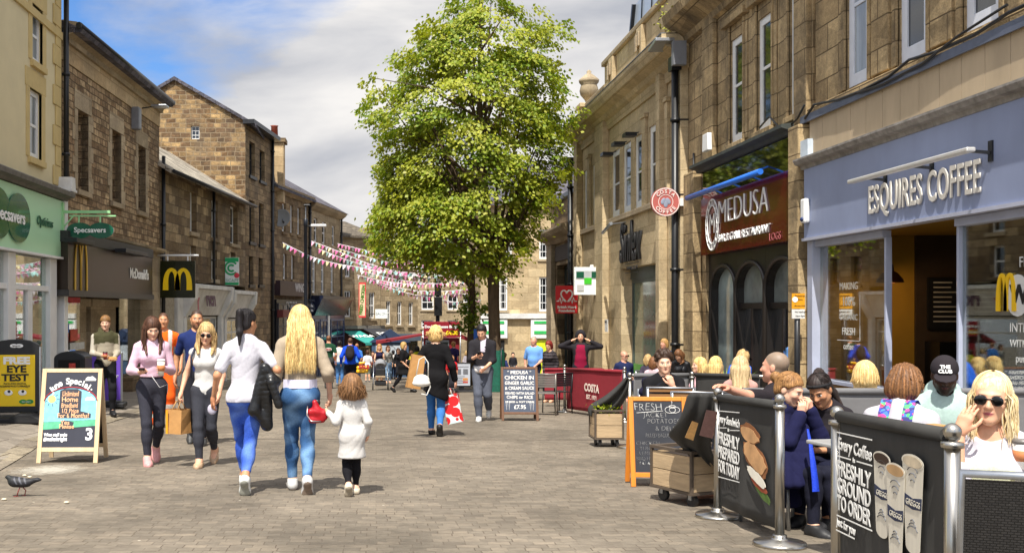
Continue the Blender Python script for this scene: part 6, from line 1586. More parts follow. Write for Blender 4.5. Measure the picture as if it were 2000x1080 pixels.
post(1635,378,'steel barrier post at the left edge of the coffee cup banner');post(1860,497,'nearest steel barrier post, right of the coffee cup banner')
post(1793,219,'steel barrier post behind the man in the black cap')
GREYC=M('grey_banner_cloth','6f6e6f',.9,var=.10,scale=5,bump=.3,bscale=7);BLKC=M('black_banner_cloth','383735',.85,var=.3,scale=3,bump=.25,bscale=6,stretch=(1,1,.5))
def banner(name,label,A,B,z1,z0,mat,rail=True,wave=.012,gap=.045):
 """cloth between two posts; local x runs from A to B, face towards local -y"""
 a,b=at(*A),at(*B);d=b-a
 ang=math.atan2(d.y,d.x);l=math.hypot(d.x,d.y)
 t=thing(name,label,'banner',a,ang)
 dz=(b.z-a.z)
 n,m=26,10;mb=MB();vs=[]
 for j in range(m+1):
  v=j/m
  for i in range(n+1):
   u=i/n;x=gap+u*(l-2*gap);z=z0+(z1-z0)*v+dz*x/l
   y=wave*math.sin(u*9+v*1.2)*(1-v*.8)+wave*.6*math.sin(u*21+1)*(1-v)
   vs.append((x,y,z))
 fs=[(j*(n+1)+i,j*(n+1)+i+1,(j+1)*(n+1)+i+1,(j+1)*(n+1)+i)for j in range(m)for i in range(n)]
 mb.add(vs,fs,0,True);c=mb.build('cloth',mat,t)
 sl=c.modifiers.new('thickness','SOLIDIFY');sl.thickness=.004;sl.offset=1
 MB().tube([(.0,.012,z1+.0),(l,.012,z1+dz)],.021,10).build('rail',STEEL,t)
 MB().tube([(gap,.0,z1+.002),(l-gap,.0,z1+dz)],.030,10).build('top_hem',mat,t)
 return t,l,c,dz
REDC=M('dark_red_banner_cloth','8c1f2c',.85,var=.08,scale=4,bump=.25,bscale=8)
t,l,c,dz=banner('coffee_banner','dark red cafe banner with cream name and founding year lettering',(1105,93),(1218,106),.91,.08,REDC,wave=.01)
text('lettering','COSTA',.21,M('banner_cream_print','f0ddd0',.7),c,(l*.50,-.03,.60),offset=.008,extrude=.001);text('lettering','EST. 1971',.12,M('banner_cream_print','f0ddd0',.7),c,(l*.5,-.03,.42),offset=.003,extrude=.001)
banner('red_banner','plain red cafe banner behind the slatted metal chairs and the hooded man',(1060,84),(1180,84),.86,.15,REDC)
banner('grey_banner','plain grey cafe banner behind the young man in the black tee',(1232,143),(1350,140),.955,.12,GREYC)
banner('black_banner','plain black cafe banner in front of the blonde diners',(1354,139),(1490,150),.955,.15,BLKC)
banner('grey_banner','long plain grey banner behind the headband woman and capped man',(1440,219),(1793,220),.93,.15,GREYC);banner('grey_banner','plain grey banner at the right edge behind the white haired woman',(1795,220),(2120,220),.93,.15,GREYC)
t,l,c,dz=banner('sandwich_banner','black banner with a sandwich picture and FRESHLY PREPARED FOR TODAY lettering',(1402,252),(1523,295),.93,.10,BLKC,wave=.008)
PRW=M('banner_white_print','e9e8e4',.8,var=.08,scale=20)
yq=-.021
def zb(z,x):return z+dz*x/l
for s_,z,k,mw in(('Every Sandwich',.765,.085,.44),('is',.70,.04,.1),('FRESHLY',.615,.128,.43),('PREPARED',.508,.128,.43),('FOR TODAY',.40,.128,.43)):text('lettering',s_,k,PRW,c,(.28,yq,zb(z,.28)),offset=k*.02,extrude=.001,maxw=mw,sx=1.4,shear=.15 if k<.1 else 0)
mb=MB()
for x0,x1,z in((.07,.50,.83),(.07,.24,.70),(.32,.50,.70),(.07,.50,.325)):mb.bar((x0,yq-.001,zb(z,x0)),(x1,yq-.001,zb(z+.012,x1)),.002,.006)
mb.build('rule',PRW,c)
def blob(cx_,cz_,rx,rz,mat,nm,y,seed,n=22,an=0.):
 r_=random.Random(seed);pts=[]
 for i in range(n):
  a=2*math.pi*i/n;q=1+r_.uniform(-.10,.10)
  x,z=rx*q*math.cos(a),rz*q*math.sin(a)
  pts.append((cx_+x*math.cos(an)-z*math.sin(an),zb(cz_+x*math.sin(an)+z*math.cos(an),cx_)))
 return MB().prism(pts,y-.0012,y,0,'xz').build(nm,mat,c,weld=True)
BR1=M('print_bread','c99a6a',.8,var=.25,scale=9);BR2=M('print_crust','8d5a34',.8,var=.25,scale=9)
sx0=.72
blob(.70,.705,.18,.068,BR2,'printed_bread',yq,1,an=-.12);blob(.69,.695,.165,.048,BR1,'printed_bread',yq-.002,2,an=-.12);blob(.80,.535,.225,.10,BR2,'printed_bread',yq,3,an=-.28);blob(.79,.545,.205,.08,BR1,'printed_bread',yq-.004,8,an=-.28)
blob(.83,.415,.17,.038,M('print_cheese','e8e2d2',.8,var=.1),'printed_filling',yq-.008,5,an=-.25);blob(.87,.365,.14,.03,M('print_tomato','9c4a2c',.8,var=.2),'printed_tomato',yq-.004,6,an=-.2);blob(.93,.315,.14,.035,M('print_lettuce','4f6a2a',.8,var=.3,scale=20),'printed_lettuce',yq-.002,7,an=-.3)
t,l,c,dz=banner('coffee_cup_banner','black banner with three cream takeaway cups and FRESHLY GROUND TO ORDER lettering',(1635,378),(1860,497),.955,.10,BLKC,wave=.006)
for s_,x,z,k,mw in(('Every Coffee',.29,.81,.085,.44),('is',.29,.755,.035,.1),('FRESHLY',.28,.685,.108,.44),('GROUND',.28,.597,.108,.44),('TO ORDER',.28,.509,.108,.44),('Just for you',.18,.415,.06,.26)):text('lettering',s_,k,PRW,c,(x,yq,zb(z,x)),offset=k*.02,extrude=.001,maxw=mw,sx=1.5,shear=.15 if s_[0]in 'EJ' else 0)
mb=MB()
for x0,x1,z in((.06,.52,.875),(.06,.25,.755),(.33,.52,.755),(.06,.52,.452),(.05,.30,.375)):mb.bar((x0,yq-.001,zb(z,x0)),(x1,yq-.001,zb(z,x1)),.002,.006)
mb.build('rule',PRW,c)
CUPP=M('print_cup','d9d2c2',.7,var=.10,scale=5,stretch=(6,1,.3));NAVB=M('print_navy','2d3550',.7);COF=M('print_coffee','3a2618',.7,var=.2);LAT=M('print_latte','c09a6c',.7,var=.2,scale=8);FOAM=M('print_foam','cbbba0',.7,var=.3,scale=15);GREYP=M('print_grey','8b857a',.7)
def cup(cx_,zt_,zb_,rt,rb_,coffee,yy,seed):
 n=18;pts=[(cx_-rt,zt_)]+[(cx_-rb_*math.cos(math.pi*i/n),zb_-.03*math.sin(math.pi*i/n))for i in range(n+1)]+[(cx_+rt,zt_)]
 f_=lambda q:[(x,zb(z,cx_))for x,z in q]
 MB().prism(f_(pts),yy-.001,yy,0,'xz').build('printed_cup',CUPP,c,weld=True)
 el=lambda r,q:[(cx_+r*math.cos(2*math.pi*i/24),zt_+q*math.sin(2*math.pi*i/24))for i in range(24)]
 MB().prism(f_(el(rt*1.03,.032)),yy-.0025,yy-.0014,0,'xz').build('printed_rim',CUPP,c,weld=True);MB().prism(f_(el(rt*.90,.024)),yy-.004,yy-.003,0,'xz').build('printed_coffee',coffee,c,weld=True)
 zm=zt_+(zb_-zt_)*.46;k=rt+(rb_-rt)*.46
 MB().prism(f_([(cx_-k,zm+.025),(cx_-k*.97,zm-.025),(cx_,zm-.035),(cx_+k*.97,zm-.025),(cx_+k,zm+.025),(cx_,zm+.012)]),yy-.0025,yy-.0014,0,'xz').build('printed_band',NAVB,c,weld=True)
 text('cup_lettering','GREGGS',k*.42,CUPP,c,(cx_+.01,yy-.005,zb(zm-.008,cx_)),extrude=.0005)
 mb=MB()
 for q in range(3):
  for zc_,sg in((zm+.08,1),(zm-.09,-1)):mb.tube([(cx_+(.02+q*.016)*math.cos(a),yy-.002,zb(zc_+sg*q*.02+(.012+q*.006)*math.sin(a),cx_))for a in np.linspace(.3,math.pi-.3,7)],.0025,4)
 mb.build('printed_arcs',GREYP,c)
cup(.635,.80,.47,.095,.066,COF,yq,1);cup(.965,.82,.46,.105,.070,FOAM,yq-.001,2);cup(.80,.765,.36,.10,.064,LAT,yq-.006,3)
def drape(name,label,rows,mat,th=.006,cat='banner',marks=None):
 """a fallen cloth: rows of world points (same count per row)"""
 base=rows[0][0].copy();base.z=gz(base.x,base.y)
 k=len(rows[0]);vs=[p-base for r in rows for p in r]
 fs=[(j*k+i,j*k+i+1,(j+1)*k+i+1,(j+1)*k+i)for j in range(len(rows)-1)for i in range(k-1)]
 t=thing(name,label,cat,base)
 o=MB().add(vs,fs,0,True).build('cloth',mat,t)
 sb=o.modifiers.new('smooth','SUBSURF');sb.levels=2;sb.render_levels=2
 so_=o.modifiers.new('thickness','SOLIDIFY');so_.thickness=th
 return t
rows=[]
for v,(cx_,cy_,w_,s_)in enumerate(((1227,738,6,147),(1222,752,10,147),(1208,772,16,146),(1192,789,20,145),(1172,800,22,144),(1160,808,16,143.5),(1158,815,9,143.5))):
 rows.append([pt(cx_+w_*k*.8,cy_+w_*k*.55,s_+(1.2 if(i_%2)else-1.2))for i_,k in enumerate((-1,-.5,0,.5,1))])
drape('loose_banner','loose black cloth hanging from the steel post across the red banner',rows,BLKC)
rows=[]
for v,(cx_,cy_,w_,dy,s_)in enumerate(((1375,768,32,0,250),(1370,800,33,2,249),(1360,830,34,6,246),(1347,855,38,14,241),(1350,873,46,22,237),(1368,892,40,26,235),(1385,915,26,10,234))):
 rows.append([pt(cx_+w_*k,cy_+dy*k,s_+(1.8 if(i_%2)else-1.8))for i_,k in enumerate((-1,-.6,-.2,.2,.6,1))])
t=drape('fallen_banner','fallen black banner with brown print draped over the brown planter trolley',rows,BLKC)
base=t.location
for nm,px0,px1,py0,py1,col,s_ in(('printed_patch',1346,1362,822,856,'d9a868',252),('printed_patch',1374,1400,800,852,'6d4f4a',254)):
 A=[pt(px0+6,py0,s_),pt(px1+2,py0+4,s_),pt(px1-8,py1+4,s_-3),pt(px0-8,py1-2,s_-3)]
 A=[p-base for p in A]
 MB().add(A+[p+Vector((0,.004,0))for p in A],[(0,3,2,1),(4,5,6,7),(0,1,5,4),(1,2,6,5),(2,3,7,6),(3,0,4,7)]).build(nm,M('print_patch'+col,col,.8,var=.2,scale=30),t)
#chairs and tables
def slat_chair(label,px,s,yaw,metal,slat,h=.84,seat=.45,nsl=5,name='slat_chair',w=.44,group=None,z=0):
 t=thing(name,label,'chair',at(px,s),yaw,group)
 for sx in(-1,1):
  mb=MB();x=sx*(w/2-.012)
  mb.tube([(x,-.22,0),(x,-.20,seat),],.013,8);mb.build('leg',metal,t)
  mb=MB();mb.tube([(x,.24,0),(x,.20,seat),(x,.26,h)],.014,8);mb.build('leg',metal,t)
 MB().box(-w/2+.01,w/2-.01,-.21,.21,seat-.012,seat+.004).build('seat',slat,t,bevel=.004)
 mb=MB()
 for k in range(nsl):
  z_=seat+.14+k*(h-seat-.15)/(nsl-1);y_=.20+.06*(z_-seat)/(h-seat)
  mb.box(-w/2,w/2,y_-.008,y_+.006,z_-(h-seat)/nsl*.33,z_+(h-seat)/nsl*.33 if k<nsl-1 else z_+.02)
 mb.build('backrest',slat,t)
 mb=MB();mb.tube([(-w/2,.215,seat),(-w/2,.265,h),(w/2,.265,h),(w/2,.215,seat)],.013,8);mb.build('back_frame',metal,t)
 return t
TEAK=M('teak_slats','8a6238',.6,var=.25,scale=3,stretch=(.6,6,6))
slat_chair('aluminium chair with brown wooden slats, left of the pair behind the orange chalkboard',1305,176,R(170),ALU,TEAK,.90,.46,4,'wooden_slat_chair',.50,'wooden slat chairs')
slat_chair('aluminium chair with brown wooden slats, right of the pair by the fallen banner',1357,188,R(165),ALU,TEAK,.88,.46,4,'wooden_slat_chair',.48,'wooden slat chairs')
MET=M('chair_grey_metal','8f8a84',.4,.6,var=.1)
slat_chair('grey metal slatted chair next to the chicken chalkboard',1067,97,R(165),MET,MET,.84,.45,6,'metal_chair',.44,'metal slatted chairs');slat_chair('dark metal slatted chair at the end of the red banner',1088,94,R(205),DARKMET,DARKMET,.84,.45,6,'metal_chair',.44,'metal slatted chairs')
WICK=M('dark_wicker','1d1b1b',.6,var=.3,scale=3)
def wicker():
 t=thing('wicker_chair','black woven chair with a silver tubular frame in the bottom right corner','chair',at(2022,545),R(160))
 w,seat,h=.56,.44,.88
 m,nt,b=nodes('woven_wicker');N,L=nt.nodes.new,nt.links.new
 b.inputs['Roughness'].default_value=.5
 tc=N('ShaderNodeTexCoord');bt=N('ShaderNodeTexBrick');bt.inputs['Scale'].default_value=1;bt.inputs['Brick Width'].default_value=.020;bt.inputs['Row Height'].default_value=.009;bt.inputs['Mortar Size'].default_value=.0016
 bt.inputs['Color1'].default_value=(.018,.017,.017,1);bt.inputs['Color2'].default_value=(.03,.028,.027,1);bt.inputs['Mortar'].default_value=(.003,.003,.003,1)
 bp=N('ShaderNodeBump');bp.inputs['Strength'].default_value=.8;bp.inputs['Distance'].default_value=.006;bp.invert=True
 L(tc.outputs['UV'],bt.inputs['Vector']);L(bt.outputs['Color'],b.inputs['Base Color']);L(bt.outputs['Fac'],bp.inputs['Height']);L(bp.outputs[0],b.inputs['Normal'])
 mb=MB();
 mb.add([(-w/2,.20,seat+.04),(w/2,.20,seat+.04),(w/2,.28,h-.02),(-w/2,.28,h-.02),(-w/2,.215,seat+.04),(w/2,.215,seat+.04),(w/2,.295,h-.02),(-w/2,.295,h-.02)],[(0,1,2,3),(7,6,5,4),(0,4,5,1),(2,6,7,3),(1,5,6,2),(0,3,7,4)])
 mb.build('backrest',m,t)
 MB().box(-w/2,w/2,-.24,.2,seat-.02,seat+.01).build('seat',m,t,bevel=.008)
 mb=MB();mb.tube([(-w/2,.215,seat+.02),(-w/2,.29,h),(w/2,.29,h),(w/2,.215,seat+.02),(-w/2,.215,seat+.02)],.017,10);mb.build('back_frame',ALU,t)
 for sx in(-1,1):
  MB().tube([(sx*w/2,.27,0),(sx*w/2,.21,seat)],.015,8).build('leg',ALU,t);MB().tube([(sx*w/2,-.25,0),(sx*w/2,-.23,seat)],.015,8).build('leg',ALU,t)
wicker()
def cafe_chair(label,px,s,yaw):
 """plain aluminium cafe chair under a seated person"""
 return slat_chair(label,px,s,yaw-math.atan((px-CX)/F),ALU,M('grey_slats','6e6f72',.5,var=.1),.80,.44,4,'cafe_chair',.42,'cafe chairs under the diners')
def table(label,px,s,r=.34,h=.73,square=True,top=None):
 t=thing('cafe_table',label,'table',at(px,s),.2)
 MB().box(-r,r,-r,r,h-.025,h).build('tabletop',top or M('grey_tabletop','9a9a98',.35,var=.08),t,bevel=.008);MB().tube([(0,0,.03),(0,0,h-.025)],.03,10).build('leg',ALU,t);MB().lathe([(.24,0),(.24,.02),(.04,.04)],(0,0,0),20).build('foot',DARKMET,t)
 return t
#parking sign, shrub pot, pigeon
t=thing('parking_sign','yellow and white pedestrian zone sign on a dark pole by the restaurant','sign',at(1557,119))
b=t.location.z;zt=lambda py:CAMZ+(HY-py)/119-b
MB().tube([(0,0,0),(0,0,zt(572))],.045,10).build('pole',DARKMET,t);MB().box(-.11,.10,-.06,-.045,zt(603),zt(573)).build('yellow_plate',M('plate_amber','dd9a1e',.4),t);MB().box(-.11,.10,-.06,-.045,zt(622),zt(604)).build('white_plate',M('plate_white','d8d8d6',.4),t)
disc('symbol',.045,-.066,-.061,LETW,t,(-.06,zt(585)))
for s_,z,k in(('Pedestrian',578,.04),('Zone',585,.04),('At any time',597,.038),('No loading',609,.038),('10am-5pm',617,.038)):text('lettering',s_,k,LETBLK,t,(.02,-.064,zt(z)),extrude=.001)
t=thing('spiky_plant','spiky green pot plant behind the blonde diners','plant',at(1418,118))
MB().lathe([(.14,0),(.19,.4),(.17,.4),(.15,.34)],(0,0,0),16).build('pot',DARKMET,t)
mb=MB();rr=random.Random(8)
for i in range(46):
 a=rr.uniform(0,6.28);L_=rr.uniform(.4,.8);k=rr.uniform(.2,.8);d=Vector((math.cos(a)*k,math.sin(a)*k,1)).normalized();sd=Vector((-math.sin(a),math.cos(a),0))*.018
 p0=Vector((0,0,.38));p1=p0+d*L_*.55;p2=p0+d*L_+Vector((math.cos(a),math.sin(a),-.5))*.16
 mb.add([p0-sd,p0+sd,p1+sd,p1-sd,p2],[(0,1,2,3),(3,2,4)])
mb.build('leaves',M('spiky_leaf','5f7a2a',.5,var=.3,scale=9),t)
#implicit bodies
class Sdf:
 """smooth union of round cones and ellipsoids, meshed with surface nets"""
 def __init__(s):s.p=[];s.cut=[]
 def cone(s,a,b,ra,rb,k=.03):s.p.append(('c',np.array(a,float),np.array(b,float),ra,rb,k));return s
 def ell(s,c,r,Rm=None,k=.03):s.p.append(('e',np.array(c,float),np.array(r,float),None if Rm is None else np.array(Rm,float),0,k));return s
 def sub(s,c,r,Rm=None,k=.01):s.cut.append(('e',np.array(c,float),np.array(r,float),None if Rm is None else np.array(Rm,float),0,k));return s
 @staticmethod
 def dist(p,X,Y,Z):
  if p[0]=='c':
   _,a,b,ra,rb,k=p;d=b-a;l2=max(float(d@d),1e-9)
   px,py,pz=X-a[0],Y-a[1],Z-a[2]
   t=np.clip((px*d[0]+py*d[1]+pz*d[2])/l2,0,1)
   return np.sqrt((px-d[0]*t)**2+(py-d[1]*t)**2+(pz-d[2]*t)**2)-(ra+(rb-ra)*t)
  _,c,r,Rm,_,k=p
  px,py,pz=X-c[0],Y-c[1],Z-c[2]
  if Rm is not None:
   qx=Rm[0,0]*px+Rm[1,0]*py+Rm[2,0]*pz;qy=Rm[0,1]*px+Rm[1,1]*py+Rm[2,1]*pz;qz=Rm[0,2]*px+Rm[1,2]*py+Rm[2,2]*pz
  else:qx,qy,qz=px,py,pz
  k0=np.sqrt((qx/r[0])**2+(qy/r[1])**2+(qz/r[2])**2);k1=np.sqrt((qx/r[0]**2)**2+(qy/r[1]**2)**2+(qz/r[2]**2)**2)+1e-9
  return k0*(k0-1)/k1
 def bounds(s):
  lo,hi=[],[]
  for p in s.p:
   if p[0]=='c':lo+=[p[1]-p[3],p[2]-p[4]];hi+=[p[1]+p[3],p[2]+p[4]]
   else:m=p[2].max()if p[3]is not None else p[2];lo.append(p[1]-m);hi.append(p[1]+m)
  return np.min(lo,0),np.max(hi,0)
 def mesh(s,vox,fold=None,clip=None,smooth=1):
  lo,hi=s.bounds();lo=lo-vox*3;hi=hi+vox*3
  n=np.ceil((hi-lo)/vox).astype(int)+1
  G=np.full(n,.5,np.float32)
  ax=[lo[i]+vox*np.arange(n[i])for i in range(3)]
  def win(p,extra):
   if p[0]=='c':a=np.minimum(p[1]-p[3],p[2]-p[4]);b=np.maximum(p[1]+p[3],p[2]+p[4])
   else:m=p[2].max()if p[3]is not None else p[2];a,b=p[1]-m,p[1]+m
   i0=np.clip(np.floor((a-extra-lo)/vox).astype(int),0,n-1);i1=np.clip(np.ceil((b+extra-lo)/vox).astype(int)+1,1,n)
   return tuple(slice(u,v)for u,v in zip(i0,i1))
  for p in s.p:
   w=win(p,p[5]+2.5*vox);g=G[w]
   d=s.dist(p,ax[0][w[0]][:,None,None],ax[1][w[1]][None,:,None],ax[2][w[2]][None,None,:]).astype(np.float32)
   h=np.maximum(p[5]-np.abs(g-d),0)/p[5]
   G[w]=np.minimum(g,d)-h*h*p[5]*.25
  if fold is not None:G+=fold(ax[0][:,None,None],ax[1][None,:,None],ax[2][None,None,:]).astype(np.float32)
  for p in s.cut:
   w=win(p,p[5]+3*vox);g=G[w]
   d=-s.dist(p,ax[0][w[0]][:,None,None],ax[1][w[1]][None,:,None],ax[2][w[2]][None,None,:]).astype(np.float32)
   h=np.maximum(p[5]-np.abs(g-d),0)/p[5]
   G[w]=np.maximum(g,d)+h*h*p[5]*.25
  if clip is not None:G=np.maximum(G,clip(ax[0][:,None,None],ax[1][None,:,None],ax[2][None,None,:])).astype(np.float32)
  return surface_nets(G,lo,vox,smooth)
def surface_nets(G,lo,vox,smooth=1):
 n=np.array(G.shape);S_=G<0
 c=[S_[i:n[0]-1+i,j:n[1]-1+j,k:n[2]-1+k]for i in(0,1)for j in(0,1)for k in(0,1)]
 cnt=sum(x.astype(np.int8)for x in c)
 act=(cnt>0)&(cnt<8)
 I=np.argwhere(act)
 if len(I)==0:return np.zeros((0,3)),np.zeros((0,4),int)
 idx=-np.ones(n-1,np.int64);idx[tuple(I.T)]=np.arange(len(I))
 V=np.zeros((len(I),3));W_=np.zeros(len(I))
 off=[(i,j,k)for i in(0,1)for j in(0,1)for k in(0,1)]
 vals=[G[I[:,0]+o[0],I[:,1]+o[1],I[:,2]+o[2]]for o in off]
 for a in range(8):
  for ax_ in range(3):
   if off[a][ax_]:continue
   o2=list(off[a]);o2[ax_]=1;b=off.index(tuple(o2))
   va,vb=vals[a],vals[b];m=(va<0)!=(vb<0)
   t=np.where(m,va/np.where(m,va-vb,1),0)
   P=np.repeat(np.array(off[a],float)[None],len(I),0);P[:,ax_]+=t
   V[m]+=P[m];W_[m]+=1
 V=(I+V/np.maximum(W_,1)[:,None])
 Q=[]
 for ax_ in range(3):
  u,v=(ax_+1)%3,(ax_+2)%3
  sl0=[slice(None)]*3;sl1=[slice(None)]*3;sl0[ax_]=slice(0,-1);sl1[ax_]=slice(1,None)
  e=S_[tuple(sl0)]!=S_[tuple(sl1)]
  E=np.argwhere(e);E=E[(E[:,u]>0)&(E[:,v]>0)&(E[:,u]<n[u]-1)&(E[:,v]<n[v]-1)]
  if len(E)==0:continue
  def at_(du,dv):P=E.copy();P[:,u]-=du;P[:,v]-=dv;return idx[tuple(P.T)]
  q=np.stack([at_(1,1),at_(0,1),at_(0,0),at_(1,0)],1)
  fl=~S_[tuple(E.T)]
  q[fl]=q[fl][:,::-1]
  Q.append(q)
 Q=np.concatenate(Q);Q=Q[(Q>=0).all(1)]
 for _ in range(smooth):
  A=np.zeros_like(V);K=np.zeros(len(V))
  for i in range(4):
   np.add.at(A,Q[:,i],V[Q[:,(i+1)%4]]);np.add.at(K,Q[:,i],1);np.add.at(A,Q[:,(i+1)%4],V[Q[:,i]]);np.add.at(K,Q[:,(i+1)%4],1)
  V=V*.5+.5*A/np.maximum(K,1)[:,None]
 return lo+V*vox,Q
def raw_mesh(name,parts,mat,parent):
 """parts: list of (verts, quads, colours Nx3)"""
 V,Q,K=[],[],[];o=0
 for v,q,k in parts:
  if len(v)==0:continue
  k=np.asarray(k,float);k=np.repeat(k[None],len(v),0)if k.ndim==1 else k
  V.append(v);Q.append(q+o);K.append(k);o+=len(v)
 V,Q,K=np.concatenate(V),np.concatenate(Q),np.concatenate(K)
 me=bpy.data.meshes.new(name)
 me.vertices.add(len(V));me.vertices.foreach_set('co',V.astype(np.float32).ravel())
 me.loops.add(Q.size);me.loops.foreach_set('vertex_index',Q.astype(np.int32).ravel())
 me.polygons.add(len(Q));me.polygons.foreach_set('loop_start',np.arange(0,Q.size,Q.shape[1],dtype=np.int32));me.polygons.foreach_set('loop_total',np.full(len(Q),Q.shape[1],np.int32))
 me.update();me.validate()
 me.polygons.foreach_set('use_smooth',np.ones(len(me.polygons),bool))
 ca=me.color_attributes.new('Col','FLOAT_COLOR','POINT');c4=np.ones((len(V),4),np.float32);c4[:,:3]=K;ca.data.foreach_set('color',c4.ravel())
 me.materials.append(mat)
 ob=bpy.data.objects.new(name,me);COL.objects.link(ob);ob.parent=parent
 return ob
SKINM=VC('skin',.5,.06,30,.08,400,.4,sss=.12)
CLOTHM=VC('woven_cloth',.9,.07,60,.25,260,.2)
DENIMM=VC('denim_cloth',.9,.16,90,.35,420,.2)
LEATHM=VC('leather_cloth',.35,.15,20,.5,60,.5)
HAIRM=VC('hair',.58,.35,70,.3,130,.35,stretch=(1,1,.10))
SHOEM=VC('shoe_leather',.5,.08,30,.1,120,.4)
PLAST=VC('dark_plastic',.15,.05,10,0,1,.6)
def rotm(pitch=0,yaw=0,roll=0):
 """pitch > 0 nods forward (towards -y), yaw > 0 turns to the person's left (+x), roll > 0 tips to +x"""
 return np.array(Matrix.Rotation(R(yaw),3,'Z')@Matrix.Rotation(R(pitch),3,'X')@Matrix.Rotation(R(roll),3,'Y'))
def ik(a,t,l1,l2,hint):
 a,t,hint=np.array(a,float),np.array(t,float),np.array(hint,float)
 d=t-a;L_=np.linalg.norm(d);m=(l1+l2)*.995
 if L_>m:t=a+d/L_*m;L_=m;d=t-a
 u=d/L_;x=(l1*l1-l2*l2+L_*L_)/(2*L_);h=math.sqrt(max(l1*l1-x*x,0))
 v=hint-u*(hint@u);v/=np.linalg.norm(v)+1e-9
 return a+u*x+v*h,t
def folds(amp,seed=0,fx=38,fz=30):
 """cloth relief: soft swells with narrow diagonal creases"""
 r=np.random.default_rng(seed);ph=r.uniform(0,6.28,8);a1,a2=r.uniform(-14,14,2)
 def f(X,Y,Z):
  w=1.3*np.sin(9*Z+7*X+ph[0])+.9*np.sin(15*X-8*Y+ph[1])
  c1=np.sin(fz*Z+a1*X+9*Y+w+ph[2]);c2=np.sin(fx*.7*X+fz*.5*Z+16*Y+1.4*w+ph[3])
  m=.5+.5*np.sin(6*X+5*Z+4*Y+ph[4])
  return amp*(.45*np.sin(fx*.5*X+11*Y+a2*Z+w+ph[5])+(1-np.abs(c1))**3*m*1.1+(1-np.abs(c2))**4*(1-m)*1.0)
 return f
def creases(amp,seed=0,f=70):
 r=np.random.default_rng(seed);ph=r.uniform(0,6.28,6)
 def g(X,Y,Z):
  w=2.2*np.sin(7*Z+ph[0])+1.5*np.sin(21*X+9*Z+ph[1])
  return amp*((1-np.abs(np.sin(f*.5*Z+12*X+w+ph[2])))**3*(.3+.7*np.sin(5.5*Z+ph[3])**2)+.5*np.sin(25*X+13*Z+22*Y+w+ph[4]))
 return g
def hairline(q,fringe=0.):
 """height of the lower edge of the hair round the head, from forehead to nape"""
 return np.interp(q[...,1],[-.09,-.062,-.03,.005,.035,.075],[.078-fringe*.034,.070-fringe*.03,.034,-.004,-.040,-.072])
SK=dict(fair=C('e0b296'),light=C('dba98a'),tan=C('c08a66'),brown=C('8f6344'),dark=C('4a2f22'),ruddy=C('d39a80'))
def skin_color(base,V,hc,HR,hs,eyes=True,beard=None,lips=None,scalp=None):
 K=np.repeat(np.array(base)[None],len(V),0)
 if len(V)==0:return K
 q=(V-hc)@HR/hs
 def near(c,r,w=.25):
  d=np.sqrt((((q-np.array(c))/np.array(r))**2).sum(1));return np.clip((1+w-d)/(2*w),0,1)[:,None]
 if scalp is not None:
  m=(np.clip((q[:,2]-hairline(q))/.014+.5,0,1)*(np.abs(q).max(1)<.17))[:,None]*.92
  m[(np.abs(q[:,0])>.078)&(q[:,2]<.03)]=0
  K=K*(1-m)+m*np.array(scalp)
 lip=np.array(lips)if lips is not None else np.array(base)*np.array([.80,.50,.50])
 front=(q[:,1]<-.03)[:,None]
 for sx in(-1,1):
  K=K*(1-.35*near((sx*.042,-.07,-.035),(.022,.03,.02),.6))+.35*near((sx*.042,-.07,-.035),(.022,.03,.02),.6)*np.array(base)*np.array([1.05,.80,.76])
 if beard is not None:
  m=np.maximum(near((0,-.055,-.085),(.066,.055,.042),.35),near((0,-.09,-.052),(.030,.02,.008),.3))*front
  K=K*(1-m*beard[1])+m*beard[1]*np.array(beard[0])
 m=near((0,-.093,-.063),(.022,.018,.0085))*front;K=K*(1-m)+m*lip
 m=near((0,-.096,-.0625),(.020,.02,.0022),.5)*front*.6;K=K*(1-m)+m*lip*.4
 for sx in(-1,1):
  m=near((sx*.032,-.09,.026),(.019,.022,.0045),.5)*front*.85;K=K*(1-m)+m*np.array(C('3a281c'))*(1.6 if base[0]>.5 else .6)
  if eyes:
   m=near((sx*.031,-.086,.003),(.0145,.02,.0062))*front;K=K*(1-m)+m*np.array(C('d9d2cb'))
   m=near((sx*.031,-.09,.003),(.0068,.02,.0068))*front;K=K*(1-m)+m*np.array(C('241a14'))
   m=near((sx*.031,-.088,.0095),(.0165,.02,.0024),.5)*front;K=K*(1-m)+m*np.array(C('2a1c16'))
 return K
